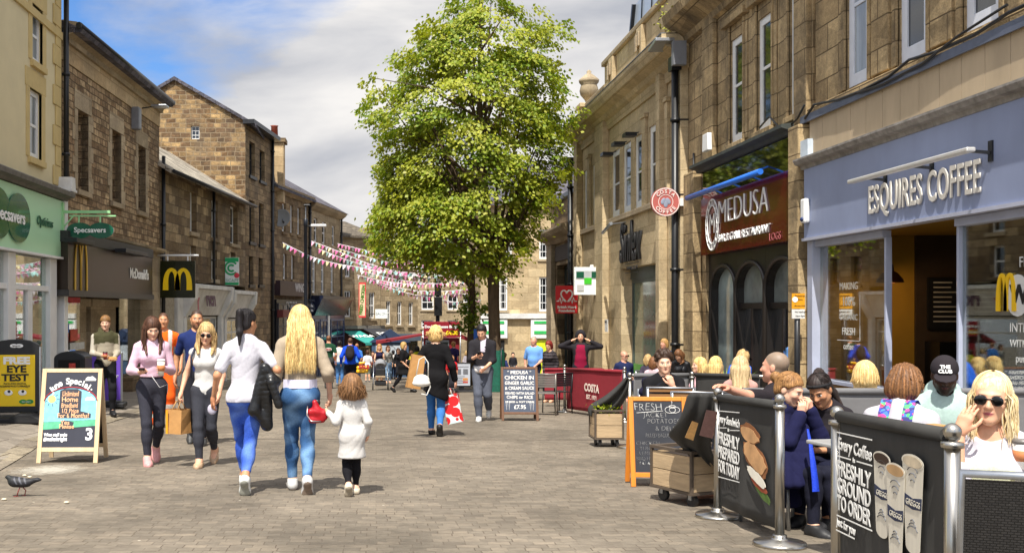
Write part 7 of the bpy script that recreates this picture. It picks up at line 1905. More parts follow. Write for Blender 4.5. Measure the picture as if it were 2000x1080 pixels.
def add_head(S_,hc,HR,hs,female,full=True):
 def P(x,y,z):return hc+HR@(np.array([x,y,z])*hs)
 e=lambda c,r,k=.02:S_.ell(P(*c),np.array(r)*hs,HR,k*hs)
 e((0,.018,.035),(.076,.096,.088));e((0,-.028,-.02),(.064,.068,.085),.03);e((0,-.03,-.062),(.052,.054,.052),.03)
 S_.cone(P(-.05,.0,-.055),P(0,-.066,-.098),.022*hs,.020*hs,.03*hs);S_.cone(P(.05,.0,-.055),P(0,-.066,-.098),.022*hs,.020*hs,.03*hs)
 S_.ell(P(0,-.078,-.097),np.array([.018,.016,.015])*hs,HR,.02*hs)
 for sx in(-1,1):S_.ell(P(sx*.04,-.066,-.022),np.array([.024,.022,.022])*hs,HR,.02*hs);S_.ell(P(sx*.077,.012,-.008),np.array([.010,.022,.031])*hs,HR,.008*hs)
 e((0,-.080,.026),(.046,.016,.010),.015)
 if full:
  S_.cone(P(0,-.092,.010),P(0,-.113,-.028),.0075*hs,.0115*hs,.014*hs);S_.ell(P(0,-.100,-.032),np.array([.018,.012,.009])*hs,HR,.01*hs)
  for sx in(-1,1):S_.sub(P(sx*.032,-.112,.002),np.array([.019,.020,.012])*hs,HR,.014*hs)
  S_.ell(P(0,-.089,-.058),np.array([.021,.014,.0065])*hs,HR,.006*hs);S_.ell(P(0,-.088,-.069),np.array([.018,.013,.0065])*hs,HR,.006*hs)
def eye_balls(hc,HR,hs,vox):
 S_=Sdf()
 for sx in(-1,1):S_.ell(hc+HR@(np.array([sx*.031,-.0775,.002])*hs),np.array([.0135]*3)*hs,None,.004)
 return S_
def hand(wr,d,n,side,hs,curl=35,spread=6,vox=.004,thumb=40):
 """a palm with four fingers and a thumb; d points from wrist to knuckles, n is the palm's facing direction, side +1 for the person's left hand"""
 d=np.array(d,float);d/=np.linalg.norm(d);n=np.array(n,float);n-=d*(n@d);n/=np.linalg.norm(n)
 x=np.cross(d,n)*side
 wr=np.array(wr,float);k=hs
 S_=Sdf()
 S_.cone(wr-d*.03*k,wr+d*.02*k,.026*k,.027*k,.02)
 for i,(off,ln)in enumerate(((.030,.072),(.010,.080),(-.010,.074),(-.029,.058))):
  kn=wr+d*(.088-.006*abs(i-1))*k+x*off*k
  S_.cone(wr+d*.01*k+x*off*.5*k,kn,.017*k,.0125*k,.02)
  a=R(curl*.55);p=kn;seg=(.45,.32,.25)
  base=d*math.cos(0)+x*off*spread*.04
  base/=np.linalg.norm(base)
  r=.0092*k
  for j,sg in enumerate(seg):
   dirv=base*math.cos(a)+n*math.sin(a);q=p+dirv*ln*sg*k
   S_.cone(p,q,r,r*.9,.003);r*=.9;p=q;a+=R(curl*(.9 if j==0 else .6))
 t0=wr+d*.022*k+x*.024*k+n*.006*k;ta=R(thumb)
 t1=t0+(d*math.cos(ta)+x*math.sin(ta))*.042*k+n*.012*k;t2=t1+(d*math.cos(ta*.45)+x*math.sin(ta*.45))*.032*k+n*.012*k;t3=t2+(d+n*.35)*.022*k
 S_.cone(t0,t1,.0155*k,.0115*k,.012);S_.cone(t1,t2,.0105*k,.0095*k,.003);S_.cone(t2,t3,.0095*k,.008*k,.003)
 return S_
def strands(hc,HR,hs,n,length,col,rng,parting=0.,r=.0045,back=None,side_bias=0.,face=.62,wave=.012,flow=(0,0,-1),start=.15,rad=(.088,.108,.100),lift=0.,tie=None,spread_out=1.0):
 """hair as many fine tubes: each leaves the parting, follows the skull, then hangs; back(z) gives how far the hair must stay off the body"""
 V,Q,K=[],[],[];o=0;m=5;seg=15
 flow=np.array(flow,float)
 for i in range(n):
  while True:
   ph=rng.uniform(-math.pi,math.pi)
   if abs(ph)<math.pi-face*0 and not(abs(ph)<face):break
  th0=rng.uniform(start,1.25)if rng.uniform()<.55 else start
  pts=[]
  jit=rng.uniform(.97,1.045)
  th_end=1.62+rng.uniform(-.1,.1)
  dx,dy=math.sin(ph),-math.cos(ph)
  for j in range(7):
   th=th0+(th_end-th0)*j/6
   q=np.array([rad[0]*math.sin(th)*dx,.016+rad[1]*math.sin(th)*dy,.035+rad[2]*math.cos(th)])*jit
   pts.append(hc+HR@(q*hs))
  p=pts[-1].copy();Lh=length*rng.uniform(.8,1.05)if length>0 else 0
  if tie is not None:
   pts=pts[:4];t_=np.array(tie)
   mid=(pts[-1]+t_)/2+(pts[-1]-hc)*.12
   pts+=[mid,t_+rng.normal(size=3)*.012]
  elif Lh>.02:
   ns=8;ox,oy=np.clip(rng.normal(size=2),-1.2,1.2)*wave;wph=rng.uniform(0,6.28)
   outx=(p-hc)[0]
   for j in range(1,ns+1):
    t=j/ns;q=p+flow*Lh*t
    q[0]+=ox*math.sin(3*t+wph)*1.6+outx*.22*t*spread_out;q[1]+=oy*math.sin(3.3*t+wph)
    if back is not None:
     b=back(q[0],q[2])
     if b is not None and q[1]<b:q[1]=b+abs(rng.normal())*.006
    pts.append(q)
  pts=np.array(pts);k=len(pts)
  T=np.gradient(pts,axis=0);T/=np.linalg.norm(T,axis=1,keepdims=True)+1e-9
  A=np.cross(T,np.array([.3,.8,.2]));A/=np.linalg.norm(A,axis=1,keepdims=True)+1e-9;B=np.cross(T,A)
  rr=r*hs*np.interp(np.linspace(0,1,k),[0,.5,.85,1],[.9,1.1,.9,.25])*rng.uniform(.7,1.3)
  ang=2*math.pi*np.arange(m)/m
  v=(pts[:,None]+(A[:,None]*np.cos(ang)[None,:,None]+B[:,None]*np.sin(ang)[None,:,None])*rr[:,None,None]).reshape(-1,3)
  q=np.array([(a*m+b,a*m+(b+1)%m,(a+1)*m+(b+1)%m,(a+1)*m+b)for a in range(k-1)for b in range(m)])+o
  f=np.clip(rng.normal(.5,.28),0,1);c=np.array(col[0])*(1-f)+np.array(col[1])*f
  V.append(v);Q.append(q);K.append(np.repeat(c[None],len(v),0));o+=len(v)
 return np.concatenate(V),np.concatenate(Q),np.concatenate(K)
PEOPLE=[]
def person(label,px,s,H=1.7,yaw=0.,female=False,skin='light',seated=0.,lean=0.,twist=0.,side=0.,head=(0,0,0),fat=1.0,L=None,Rr=None,Lel=(.3,.6,-.3),Rel=(-.3,.6,-.3),lf=None,rf=None,lfp=0,rfp=0,lk=(0,-1,0),rk=(0,-1,0),top=None,bottom=None,shoes=None,hair=None,vox=None,near=False,lh=None,rh=None,group=None,eyes=True,beard=None,z=0.,hipshift=0.,lips=None,xy=None,ty=None,Lw=None,Rw=None):
 """one figure facing -y before yaw; +x is its left. L / Rr are wrist targets relative to the shoulder in units of body height / 1.7"""
 if ty is not None:
  zt_=CAMZ-(ty-GH)/s-(rise((px-CX)/s)if xy is None else 0)
  if not seated:H=1.7*(zt_-(.187 if zt_>1.3 else .172))/1.55
  else:
   k_=H/1.7;l_=math.cos(R(lean));seated=zt_-(.09+.02+.525*l_+.10)*k_-.18+(.04*abs(math.sin(R(head[0]))))
   seated=min(max(seated,.30),.62)
 k=H/1.7
 base=at(px,s,z)if xy is None else Vector(xy)
 yaw-=math.degrees(math.atan2(base.x,base.y))
 root=thing('person',label,'person',base,R(yaw),group)
 vox=vox or max(.0095,min(.03,1.9/s))
 hv=max(.0048,min(.016,.95/s*1.4))
 fine=s>100
 SKN=SK[skin]
 g=(.95 if female else 1.0)
 hip=(.905*k)if not seated else seated+.09*k
 P0=np.array([hipshift,0,hip+.02*k])
 T=np.array(Matrix.Rotation(R(twist),3,'Z')@Matrix.Rotation(R(lean),3,'X')@Matrix.Rotation(R(side),3,'Y'))
 def tp(x,y,z_):return P0+T@(np.array([x,y,z_])*k)
 N_=tp(0,.015,.525);shw=(.150 if female else .176)
 SHL,SHR=tp(shw,.01,.445),tp(-shw,.01,.445)
 HR=rotm(*head)@np.eye(3)
 HR=np.array(Matrix.Rotation(R(twist),3,'Z'))@HR
 nd=T@np.array([0,-.18,1.0]);nd/=np.linalg.norm(nd)
 up=HR@np.array([0,0,1.0]);nd=nd*.55+up*.45;nd/=np.linalg.norm(nd)
 hs=(k**.5)*(.97 if female else 1.0)*1.02
 hc=N_+nd*.10*k+up*.062*hs+HR@np.array([0,-.012,0])
 if k<.8:hs=.93
 HL,HRt=P0+np.array([.085*k,0,-.03*k]),P0+np.array([-.085*k,0,-.03*k])
 if seated:
  lf=lf if lf is not None else(.12,-.48,.09);rf=rf if rf is not None else(-.12,-.46,.09)
 lf=np.array(lf if lf is not None else(.09,.0,.085))*k;rf=np.array(rf if rf is not None else(-.09,.0,.085))*k
 KL,AL=ik(HL,lf,.43*k,.405*k,lk);KR,AR=ik(HRt,rf,.43*k,.405*k,rk)
 ua,fa=.285*k,.25*k
 L=np.array(L if L is not None else(.06,-.02,-.50))*k;Rr=np.array(Rr if Rr is not None else(-.06,-.02,-.50))*k
 iw=Matrix.Rotation(-R(yaw),3,'Z')
 if Lw:L=np.array(iw@(pt(*Lw)-base))-SHL
 if Rw:Rr=np.array(iw@(pt(*Rw)-base))-SHR
 EL,WL=ik(SHL,SHL+L,ua,fa,Lel);ER,WR=ik(SHR,SHR+Rr,ua,fa,Rel)
 top=dict(top or{});bottom=dict(bottom or{});shoes=shoes or{}
#body: one continuous surface
 B=Sdf()
 def torso(S_,e,kk=.05):
  fx=fat
  if female:
   S_.ell(tp(0,.012,.0),(np.array([.160*fx,.118*fx,.125])*k+e),T,kk);S_.ell(tp(0,.0,.18),(np.array([.122*fx,.092*fx,.15])*k+e),T,kk);S_.ell(tp(0,.008,.37),(np.array([.136*fx,.095*fx,.15])*k+e),T,kk)
   for sx in(-1,1):S_.ell(tp(sx*.068,-.085*fx,.335),(np.array([.062,.055,.062])*k+e),T,.05)
  else:
   S_.ell(tp(0,.01,.0),(np.array([.150*fx,.112*fx,.125])*k+e),T,kk);S_.ell(tp(0,-.005*fx,.18),(np.array([.140*fx,.104*fx*fx,.16])*k+e),T,kk);S_.ell(tp(0,.005,.37),(np.array([.160*fx,.112*fx,.165])*k+e),T,kk)
  for sx,sh in((1,SHL),(-1,SHR)):
   S_.cone(tp(0,.02,.515),sh,.056*k+e,.047*k+e,.05)
   S_.ell(P0+np.array([sx*.075*k,.055*k,-.035*k]),np.array([.088,.085,.095])*k*(fx**.5)+e,None,.05)
 def arm(S_,sh,el,wr,e,f=1.0,kk=.025,e2=None):
  e2=e if e2 is None else e2;q=fat**.5*(.88 if female else 1)
  if f<=.5:
   t=f/.5;S_.cone(sh,sh+(el-sh)*t,.051*k*q+e,(.047-.005*t)*k*q+e2,kk)
  else:
   S_.cone(sh,el,.051*k*q+e,.040*k*q+e2,kk);t=(f-.5)/.5;S_.cone(el,el+(wr-el)*t,.041*k*q+e2,(.041-.015*t)*k*q+e2,kk)
 def leg(S_,hp,kn,an,e,f=1.0,kk=.03,e2=None):
  e2=e if e2 is None else e2;q=fat**.5
  S_.cone(hp,kn,.090*k*q+e,.056*k*q+(e+e2)/2,.05)
  if f>.5:
   t=min((f-.5)/.5,1);S_.cone(kn,kn+(an-kn)*t,.054*k*q+(e+e2)/2,(.054-.018*t)*k*q+e2,kk)
   if f>.7:c=kn+(an-kn)*.3;S_.cone(c,kn+(an-kn)*.42,.052*k*q+e,.05*k*q+e,.05)
 torso(B,0);arm(B,SHL,EL,WL,0);arm(B,SHR,ER,WR,0);leg(B,HL,KL,AL,0);leg(B,HRt,KR,AR,0)
 B.cone(N_+np.array([0,0,-.04*k]),hc+HR@np.array([0,.018,-.05]),.058*k*(.9 if female else 1.05)*fat**.5,.050*k*(.88 if female else 1.05)*fat**.5,.04)
 def foot(S_,an,p,e,yw=0):
  a=R(p);fd=np.array([math.sin(R(yw)),-math.cos(a),math.sin(-a)]);u=np.array([0,-math.sin(a),math.cos(a)])
  if p>0:pass
  heel=an-u*.045*k-fd*.03*k;toe=an-u*.06*k+fd*.155*k;ball_=an-u*.058*k+fd*.10*k
  S_.cone(an,heel,.036*k+e,.034*k+e,.03);S_.cone(heel,ball_,.034*k+e,.040*k+e,.03);S_.cone(ball_,toe,.038*k+e,.026*k+e,.03);S_.cone(an,ball_,.034*k+e,.03*k+e,.03)
  return u,fd
 if not(hair or{}).get('hidebody'):
  foot(B,AL,lfp,0);foot(B,AR,rfp,0)
 if not fine:
  add_head(B,hc,HR,hs,female,s>60)
  for wr,el in((WL,EL),(WR,ER)):
   d=(wr-el)/np.linalg.norm(wr-el);B.cone(wr,wr+d*.09*k,.028*k,.030*k,.02);B.cone(wr+d*.09*k,wr+d*.165*k,.028*k,.014*k,.02)
 scalp=None
 if hair and hair.get('kind')=='crop':scalp=(np.array(C(hair['col'][0]))+np.array(C(hair['col'][1])))/2;hair=None
 parts=[]
 bv,bq=B.mesh(vox)
 parts.append((bv,bq,skin_color(SKN,bv,hc,HR,hs,eyes and not fine,beard,lips,scalp)if not fine else np.array(SKN)))
 if fine:
  Hd=Sdf();add_head(Hd,hc,HR,hs,female);Hd.cone(N_+np.array([0,0,-.02*k]),hc+HR@np.array([0,.018,-.05]),.056*k*(.9 if female else 1.05)*fat**.5,.050*k*(.88 if female else 1.05)*fat**.5,.03)
  v,q=Hd.mesh(hv,smooth=1);parts.append((v,q,skin_color(SKN,v,hc,HR,hs,eyes,beard,lips,scalp)))
  if eyes:
   v,q=eye_balls(hc,HR,hs,hv).mesh(hv*.8);
   if len(v):parts.append((v,q,skin_color(C('d9d2cb'),v,hc,HR,hs,True)))
  for wr,el,hh,sd in((WL,EL,lh,1),(WR,ER,rh,-1)):
   hh=dict(hh or{});d=np.array(hh.get('d',(wr-el)));n_=np.array(hh.get('n',(-sd,.1,0)))
   v,q=hand(wr,d,n_,sd,k*(.9 if female else 1.0),hh.get('curl',35),hh.get('spread',6),vox=.004).mesh(max(.0042,.8/s),smooth=1)
   nail=np.array(SKN)*np.array([1.0,.9,.88]);parts.append((v,q,nail))
 body=raw_mesh('body',parts,SKINM,root)
 seed=int(px*7+s)%9973
#bottom
 if bottom:
  S_=Sdf();e=bottom.get('e',.010);ln=bottom.get('len',1.0);kind=bottom.get('kind','trousers');e2=bottom.get('e2',e)
  if kind=='skirt':
   zz=bottom['hem'];S_.ell(tp(0,.0,.06),np.array([.15,.115,.12])*k*fat+e,T,.04);S_.cone(P0,np.array([P0[0],.0,zz]),.165*k*fat,bottom.get('w',.24)*k,.05)
   clip=lambda X,Y,Z:zz-Z+0*X+0*Y
  else:
   torso(S_,e);leg(S_,HL,KL,AL,e,ln,e2=e2);leg(S_,HRt,KR,AR,e,ln,e2=e2)
   wz=P0[2]+bottom.get('waist',.13)*k
   if seated:up_=T@np.array([0,0,1.]);wp=tp(0,0,bottom.get('waist',.13));clip=lambda X,Y,Z:np.where(Y<-.17*k,-1.,(X-wp[0])*up_[0]+(Y-wp[1])*up_[1]+(Z-wp[2])*up_[2])
   else:clip=lambda X,Y,Z:Z-wz+0*X+0*Y
  v,q=S_.mesh(vox,creases(bottom.get('fold',.0030),seed)if s>40 else None,clip)
  cf=bottom['col'];raw_mesh(bottom.get('name','trousers'),[(v,q,cf(v)if callable(cf)else np.array(C(cf)))],bottom.get('mat',DENIMM),root)
#top
 if top:
  S_=Sdf();e=top.get('e',.016);sl=top.get('sleeve',.28);e2=top.get('e2',e)
  torso(S_,e,.06)
  hem=top.get('hem',-.02)
  if top.get('flare')is not None:
   fw,fd_=top['flare'];S_.ell(tp(0,.0,hem+.02),np.array([fw,fd_,.22])*k,T,.1)
  for(c_,r_)in top.get('add',()):S_.ell(tp(*c_),np.array(r_)*k,T,.06)
  if sl>0:arm(S_,SHL,EL,WL,e,sl,e2=e2);arm(S_,SHR,ER,WR,e,sl,e2=e2)
  if top.get('collar'):S_.cone(N_+nd*.0,N_+nd*.05*k,.072*k+e*.4,.066*k+e*.4,.03)
  if top.get('hood'):
   hb=T@np.array([0,.085,.03])*k;S_.ell(N_+hb,np.array([.115,.075,.085])*k,T,.05);S_.cone(N_+T@np.array([.085,-.02,.0])*k,N_+T@np.array([.03,-.09,-.07])*k,.035*k,.025*k,.04);S_.cone(N_+T@np.array([-.085,-.02,.0])*k,N_+T@np.array([-.03,-.09,-.07])*k,.035*k,.025*k,.04)
  nr=top.get('neck',.075)
  if nr:S_.sub(N_+nd*top.get('nz',.055)*k+T@np.array([0,top.get('ny',-.03),0])*k,np.array([nr,nr*top.get('nd',1.1),nr*top.get('nh',1.0)])*k,T,.006)
  up_=T@np.array([0,0,1.]);wp=tp(0,0,hem);tl=top.get('tilt',0.)
  clip=lambda X,Y,Z:-((X-wp[0])*(up_[0]+tl)+(Y-wp[1])*up_[1]+(Z-wp[2])*up_[2])
  fo=folds(top.get('fold',.0045),seed,top.get('fx',38),top.get('fz',30))if s>40 else None
  v,q=S_.mesh(vox,fo,clip)
  cf=top['col']
  if callable(cf):kcol=cf((v-P0)@T/k)
  else:kcol=np.array(C(cf))
  raw_mesh(top.get('name','shirt'),[(v,q,kcol)],top.get('mat',CLOTHM),root)
#shoes
 if shoes:
  for an,p in((AL,lfp),(AR,rfp)):
   S_=Sdf();u,fd=foot(S_,an,p,shoes.get('e',.008))
   v,q=S_.mesh(max(vox*.8,.008));hgt=shoes.get('h',.02)*k;
   d=(v-an)@u
   keep=lambda X,Y,Z:(X-an[0])*u[0]+(Y-an[1])*u[1]+(Z-an[2])*u[2]-hgt
   v,q=S_.mesh(max(vox*.8,.008),None,keep);d=(v-an)@u
   kc=np.where((d<-.078*k)[:,None],np.array(C(shoes.get('sole','d8d4cc')))[None],np.array(C(shoes['col']))[None])
   raw_mesh('shoe',[(v,q,kc)],SHOEM,root)
#hair
 if hair:
  rng=np.random.default_rng(seed);col=(np.array(C(hair['col'][0])),np.array(C(hair['col'][1])))
  def Ph(x,y,z_):return hc+HR@(np.array([x,y,z_])*hs)
  S_=Sdf();kind=hair.get('kind','short');t=hair.get('t',.012)
  S_.ell(Ph(0,.02,.038),(np.array([.078,.098,.090])*hs+t),HR,.02)
  cut=[((0,-.098,-.045),(.072,.062,.088))]if kind in('bob','long','loose')else[]
  if kind in('bob','long','loose'):
   S_.ell(Ph(0,.045,-.035),np.array([.088,.072,.085])*hs+t,HR,.04)
   for sx in(-1,1):hx=hair.get('hx',1.);S_.cone(Ph(sx*.070*hx,.015,.03),Ph(sx*.078*hx,.03,hair.get('side',-.09)),.024*hs+t*.5,.026*hs,.03)
   if kind=='long':
    Lh=hair.get('L',.3);wd=hair.get('wd',.085);dirn=np.array(hair.get('dir',(0,.15,-1.0)));dirn/=np.linalg.norm(dirn)
    a_=Ph(0,.075,-.04);b_=a_+dirn*Lh
    for ox in(-1,0,1):
     S_.cone(a_+HR@np.array([ox*wd*.6,0,0]),b_+np.array([ox*wd*.55,0,abs(ox)*.05]),.046*hs,.030*hs,.05)
   if hair.get('front'):
    for sx in hair['front']:
     a_=Ph(sx*.075,-.01,.02);S_.cone(a_,a_+HR@np.array([sx*.02,-.03,-.16]),.022,.024,.03);S_.cone(a_+HR@np.array([sx*.02,-.03,-.16]),a_+np.array([sx*.0,-.085,-hair.get('fl',.30)]),.024,.014,.03)
  elif kind=='short':
   S_.ell(Ph(0,.05,-.02),np.array([.070,.055,.050])*hs+t,HR,.03)
  if kind=='pony':
   tie=Ph(*hair.get('tie',(0,.10,.06)));Lh=hair.get('L',.28);d_=np.array(hair.get('dir',(0,.35,-1.)));d_/=np.linalg.norm(d_)
   S_.cone(Ph(0,.08,.04),tie,.03,.02,.03);m_=tie+np.array([0,.05,.01]);S_.cone(tie,m_,.018,.026,.02);S_.cone(m_,m_+d_*Lh*.6,.030,.026,.03);S_.cone(m_+d_*Lh*.6,m_+d_*Lh,.026,.010,.03)
   S_.ell(Ph(0,.055,-.03),np.array([.068,.05,.05])*hs+t,HR,.03)
   for sx in(-1,1):S_.cone(Ph(sx*.066,-.02,.05),Ph(sx*.064,.03,-.005),.016,.018,.02)
  if kind=='bun':
   S_.ell(Ph(*hair.get('tie',(0,.125,.02))),np.array([.042,.036,.042]),HR,.02);S_.ell(Ph(0,.055,-.03),np.array([.066,.05,.05])*hs+t,HR,.03)
   for sx in(-1,1):S_.cone(Ph(sx*.066,-.02,.05),Ph(sx*.066,.04,-.01),.016,.018,.02)
  if kind=='curly':
   for i in range(46):
    a,b_=rng.uniform(0,6.28),rng.uniform(-.25,1);S_.ell(Ph(.088*math.cos(a)*math.sqrt(1-b_*b_*.9),.025+.105*math.sin(a)*math.sqrt(1-b_*b_*.9),.045+.10*b_),np.array([.026]*3),None,.012)
  for sx in(-1,1):
   if kind in('short','crop','curly','pony','bun'):cut.append(((sx*.085,.008,-.012),(.016,.026,.034)))
  fr=hair.get('fringe',0.)
  if fr and cut:cut[0]=((0,-.100,-.058),(.070,.062,.076))
  for c_,r_ in cut:S_.sub(Ph(*c_),np.array(r_)*hs,HR,.012)
  amp=hair.get('amp',.0018)
  rg=rng.uniform(0,6.28,4)
  def hf(X,Y,Z):
   an=np.arctan2(X-hc[0],Y-hc[1]);return amp*(np.sin(an*23+9*Z+rg[0])+.6*np.sin(an*41-14*Z+rg[1]))+amp*.5*np.sin(60*(X+Y)+rg[2])
  hcl=None
  if kind in('short','curly','pony','bun'):
   def hcl(X,Y,Z):
    G_=np.stack(np.broadcast_arrays(X-hc[0],Y-hc[1],Z-hc[2]),-1)@HR/hs
    return np.where(G_[...,1]>.10,-1.,(hairline(G_,fr)-.006-G_[...,2]))
  v,q=S_.mesh(max(hv,.007),hf if s>70 else None,hcl)
  f=.5+.35*np.sin(np.arctan2(v[:,0]-hc[0],v[:,1]-hc[1])*37+rg[3])*np.sin(v[:,0]*90+1.3)+.15*rng.normal(size=len(v))
  f=np.clip(f,0,1)[:,None];kc=col[0]*(1-f)+col[1]*f
  if hair.get('roots'):
   zz=((v-hc)@HR)[:,2]/hs;m=np.clip((zz-.10)/.03,0,1)[:,None];kc=kc*(1-.5*m)+.5*m*np.array(C(hair['roots']))
  ps=[(v,q,kc)]
  st=hair.get('strands')
  if st:
   ps.append(strands(hc,HR,hs,st.get('n',200),st.get('L',.3),col,rng,r=st.get('r',.004),back=st.get('back'),face=st.get('face',.9),wave=st.get('wave',.012),start=st.get('start',.12),tie=None if 'tie' not in st else Ph(*st['tie']),spread_out=st.get('out',1.0),rad=st.get('rad',(.090,.110,.102))))
  raw_mesh('hair',ps,HAIRM,root)
 info=dict(root=root,hc=hc,HR=HR,hs=hs,N=N_,WL=WL,WR=WR,EL=EL,ER=ER,SHL=SHL,SHR=SHR,tp=tp,T=T,P0=P0,k=k,nd=nd,AL=AL,AR=AR,KL=KL,KR=KR,vox=vox,hv=hv)
 PEOPLE.append(info)
 return info
def wpos(i,p):
 """person space to world space"""
 r=i['root'];return Matrix.LocRotScale(r.location,r.rotation_euler,r.scale)@Vector(p)
def sunglasses(i,w=.030,name='sunglasses',col='0c0b0c'):
 hc,HR,hs=i['hc'],i['HR'],i['hs']
 def Ph(x,y,z):return hc+HR@(np.array([x,y,z])*hs)
 S_=Sdf()
 for sx in(-1,1):
  S_.ell(Ph(sx*.034,-.099,.002),np.array([w,.007,w*.82])*hs,HR@np.array(Matrix.Rotation(R(-sx*12),3,'Z')),.004);S_.cone(Ph(sx*.066,-.084,.012),Ph(sx*.082,.01,.006),.0045,.004,.004)
 S_.cone(Ph(-.012,-.105,.010),Ph(.012,-.105,.010),.004,.004,.004)
 v,q=S_.mesh(.0042);raw_mesh(name,[(v,q,np.array(C(col)))],PLAST,i['root'])
def cap(i,col,peak=True,letters=None,back=False):
 hc,HR,hs=i['hc'],i['HR'],i['hs']
 def Ph(x,y,z):return hc+HR@(np.array([x,y,z])*hs)
 S_=Sdf();S_.ell(Ph(0,.015,.045),np.array([.090,.110,.098])*hs,HR,.02)
 wp,u=Ph(0,0,.032),HR@np.array([0,-.10,1.]);u/=np.linalg.norm(u)
 v,q=S_.mesh(i['hv'],None,lambda X,Y,Z:-((X-wp[0])*u[0]+(Y-wp[1])*u[1]+(Z-wp[2])*u[2]))
 P_=[]
 P_.append((v,q,np.array(C(col))))
 if peak:
  S2=Sdf();S2.ell(Ph(0,-.105,.024),np.array([.074,.075,.007])*hs,HR@np.array(Matrix.Rotation(R(14),3,'X')),.004);S2.ell(Ph(0,.01,.132),np.array([.009,.009,.006])*hs,HR,.004)
  v,q=S2.mesh(i['hv']);P_.append((v,q,np.array(C(col))))
 o=raw_mesh('cap',P_,CLOTHM,i['root'])
 if letters:
  rot=Matrix(HR.tolist())@Matrix.Rotation(R(90-24),3,'X')
  for j,w_ in enumerate(letters):text('cap_lettering',w_,.036,LETW,o,Vector(Ph(0,-.0935+.010*(1-j)*-1*-.9,.090-.030*j)),rot=rot.to_euler(),offset=.0015,extrude=.004)
 return o
#people
def back_plane(i_y=.10,z0=1.1):
 return lambda x,z:None
def P(*a,**k):return person(*a,**k)
BLOND=('b98f4e','f0d592');BRUN=('2a1a12','5c3b28');BLK=('0d0b0c','241e20');CHEST=('4a2e1c','8a5c38');DIRTY=('8a6a42','d8b880');GREYH=('7d756b','b0a698');RED=('5a1714','8a2b22');WHITEB=('c9ad78','f2e3bd')
FWD=dict(Lel=(.5,.4,-1),Rel=(-.5,.4,-1))
def two(zs,a,b,sl=None):
 """colour by height on the body: a above zs, b below; sl for the sleeves"""
 A,B_=np.array(C(a)),np.array(C(b));Sv=np.array(C(sl))if sl else None
 def f(q):
  m=(q[:,2]+.22*np.abs(q[:,0])>zs)[:,None];K=np.where(m,A,B_)
  if Sv is not None:K=np.where((np.abs(q[:,0])>.215)[:,None],Sv,K)
  return K
 return f
def front_panel(w,inner,outer,zmax=9):
 A,B_=np.array(C(inner)),np.array(C(outer))
 return lambda q:np.where(((np.abs(q[:,0])<w*(1.2-q[:,2]))&(q[:,1]<0)&(q[:,2]<zmax))[:,None],A,B_)
#boy with coffee and roll
boy=P('boy in an olive and grey hooded jacket holding a coffee cup and a bread roll',206,106,ty=618,yaw=12,skin='fair',head=(4,-18,0),L=(-.09,-.28,-.36),Rr=(.06,-.27,-.31),**FWD,lf=(.10,-.10,.085),rf=(-.10,.12,.10),rfp=15,top=dict(name='jacket',col=two(.36,'45432d','a39a88','b8b0a2'),e=0.020,e2=0.013,sleeve=1,hem=-.07,neck=.06,hood=True,collar=True),bottom=dict(col='1d1d21',e=.012),shoes=dict(col='1a1a1c',sole='1a1a1c'),hair=dict(kind='short',col=('5f4024','9a7242'),t=.018,fringe=1),lips=C('b98070'),lh=dict(n=(0,0,1),curl=30),rh=dict(n=(1,-.2,.1),curl=55))
def held(i,which='L',off=(0,0,0)):
 """point in the palm of a hand, in world space"""
 w=i['W'+which];e=i['E'+which];d=(w-e)/np.linalg.norm(w-e)
 return wpos(i,w+d*.09*i['k']+np.array(off))
def cup_obj(name,label,p,h=.13,r=.042,body=None,lid=None,tilt=0.):
 t=thing(name,label,'cup',p-Vector((0,0,h*.5)))
 t.rotation_euler=(tilt,0,0)
 MB().lathe([(r*.72,0),(r,h)],(0,0,0),18).build('cup',body or CUPW,t);MB().lathe([(r*1.06,h),(r*1.06,h+.008),(r*.95,h+.02),(r*.9,h+.02)],(0,0,0),18).build('lid',lid or M('cup_lid','e8e8e8',.4),t)
 MB().lathe([(r*.81,h*.3),(r*.80+r*.2*.75+.0015,h*.72)],(0,0,0),18).build('sleeve',M('cup_sleeve','c07a4a',.7),t)
 return t
CUPW=M('cup_paper','e4e0d8',.6)
def roll(name,label,p,rz=0.):
 t=thing(name,label,'bread roll',p,rz)
 MB().ball((0,0,.012),.09,16,9,sc=(1.0,.45,.36)).build('bread_top',M('bread_crust','c98d4c',.7,var=.2,scale=20),t);MB().ball((0,0,-.018),.088,16,9,sc=(1.0,.45,.26)).build('bread_base',M('bread_pale','dcb27a',.7,var=.15,scale=20),t);MB().ball((0,0,-.004),.085,16,7,sc=(1.0,.5,.1)).build('filling',M('roll_filling','e3d3a5',.6,var=.3,scale=40),t)
cup_obj('takeaway_cup','dark red takeaway cup in the right hand of the boy in the olive jacket',held(boy,'R'),.12,.042,M('cup_red','8a2430',.5),M('cup_lid_dark','2c2426',.4))
roll('bread_roll','filled bread roll in the left hand of the boy in the olive jacket',held(boy,'L',(0,0,.02)),.2)
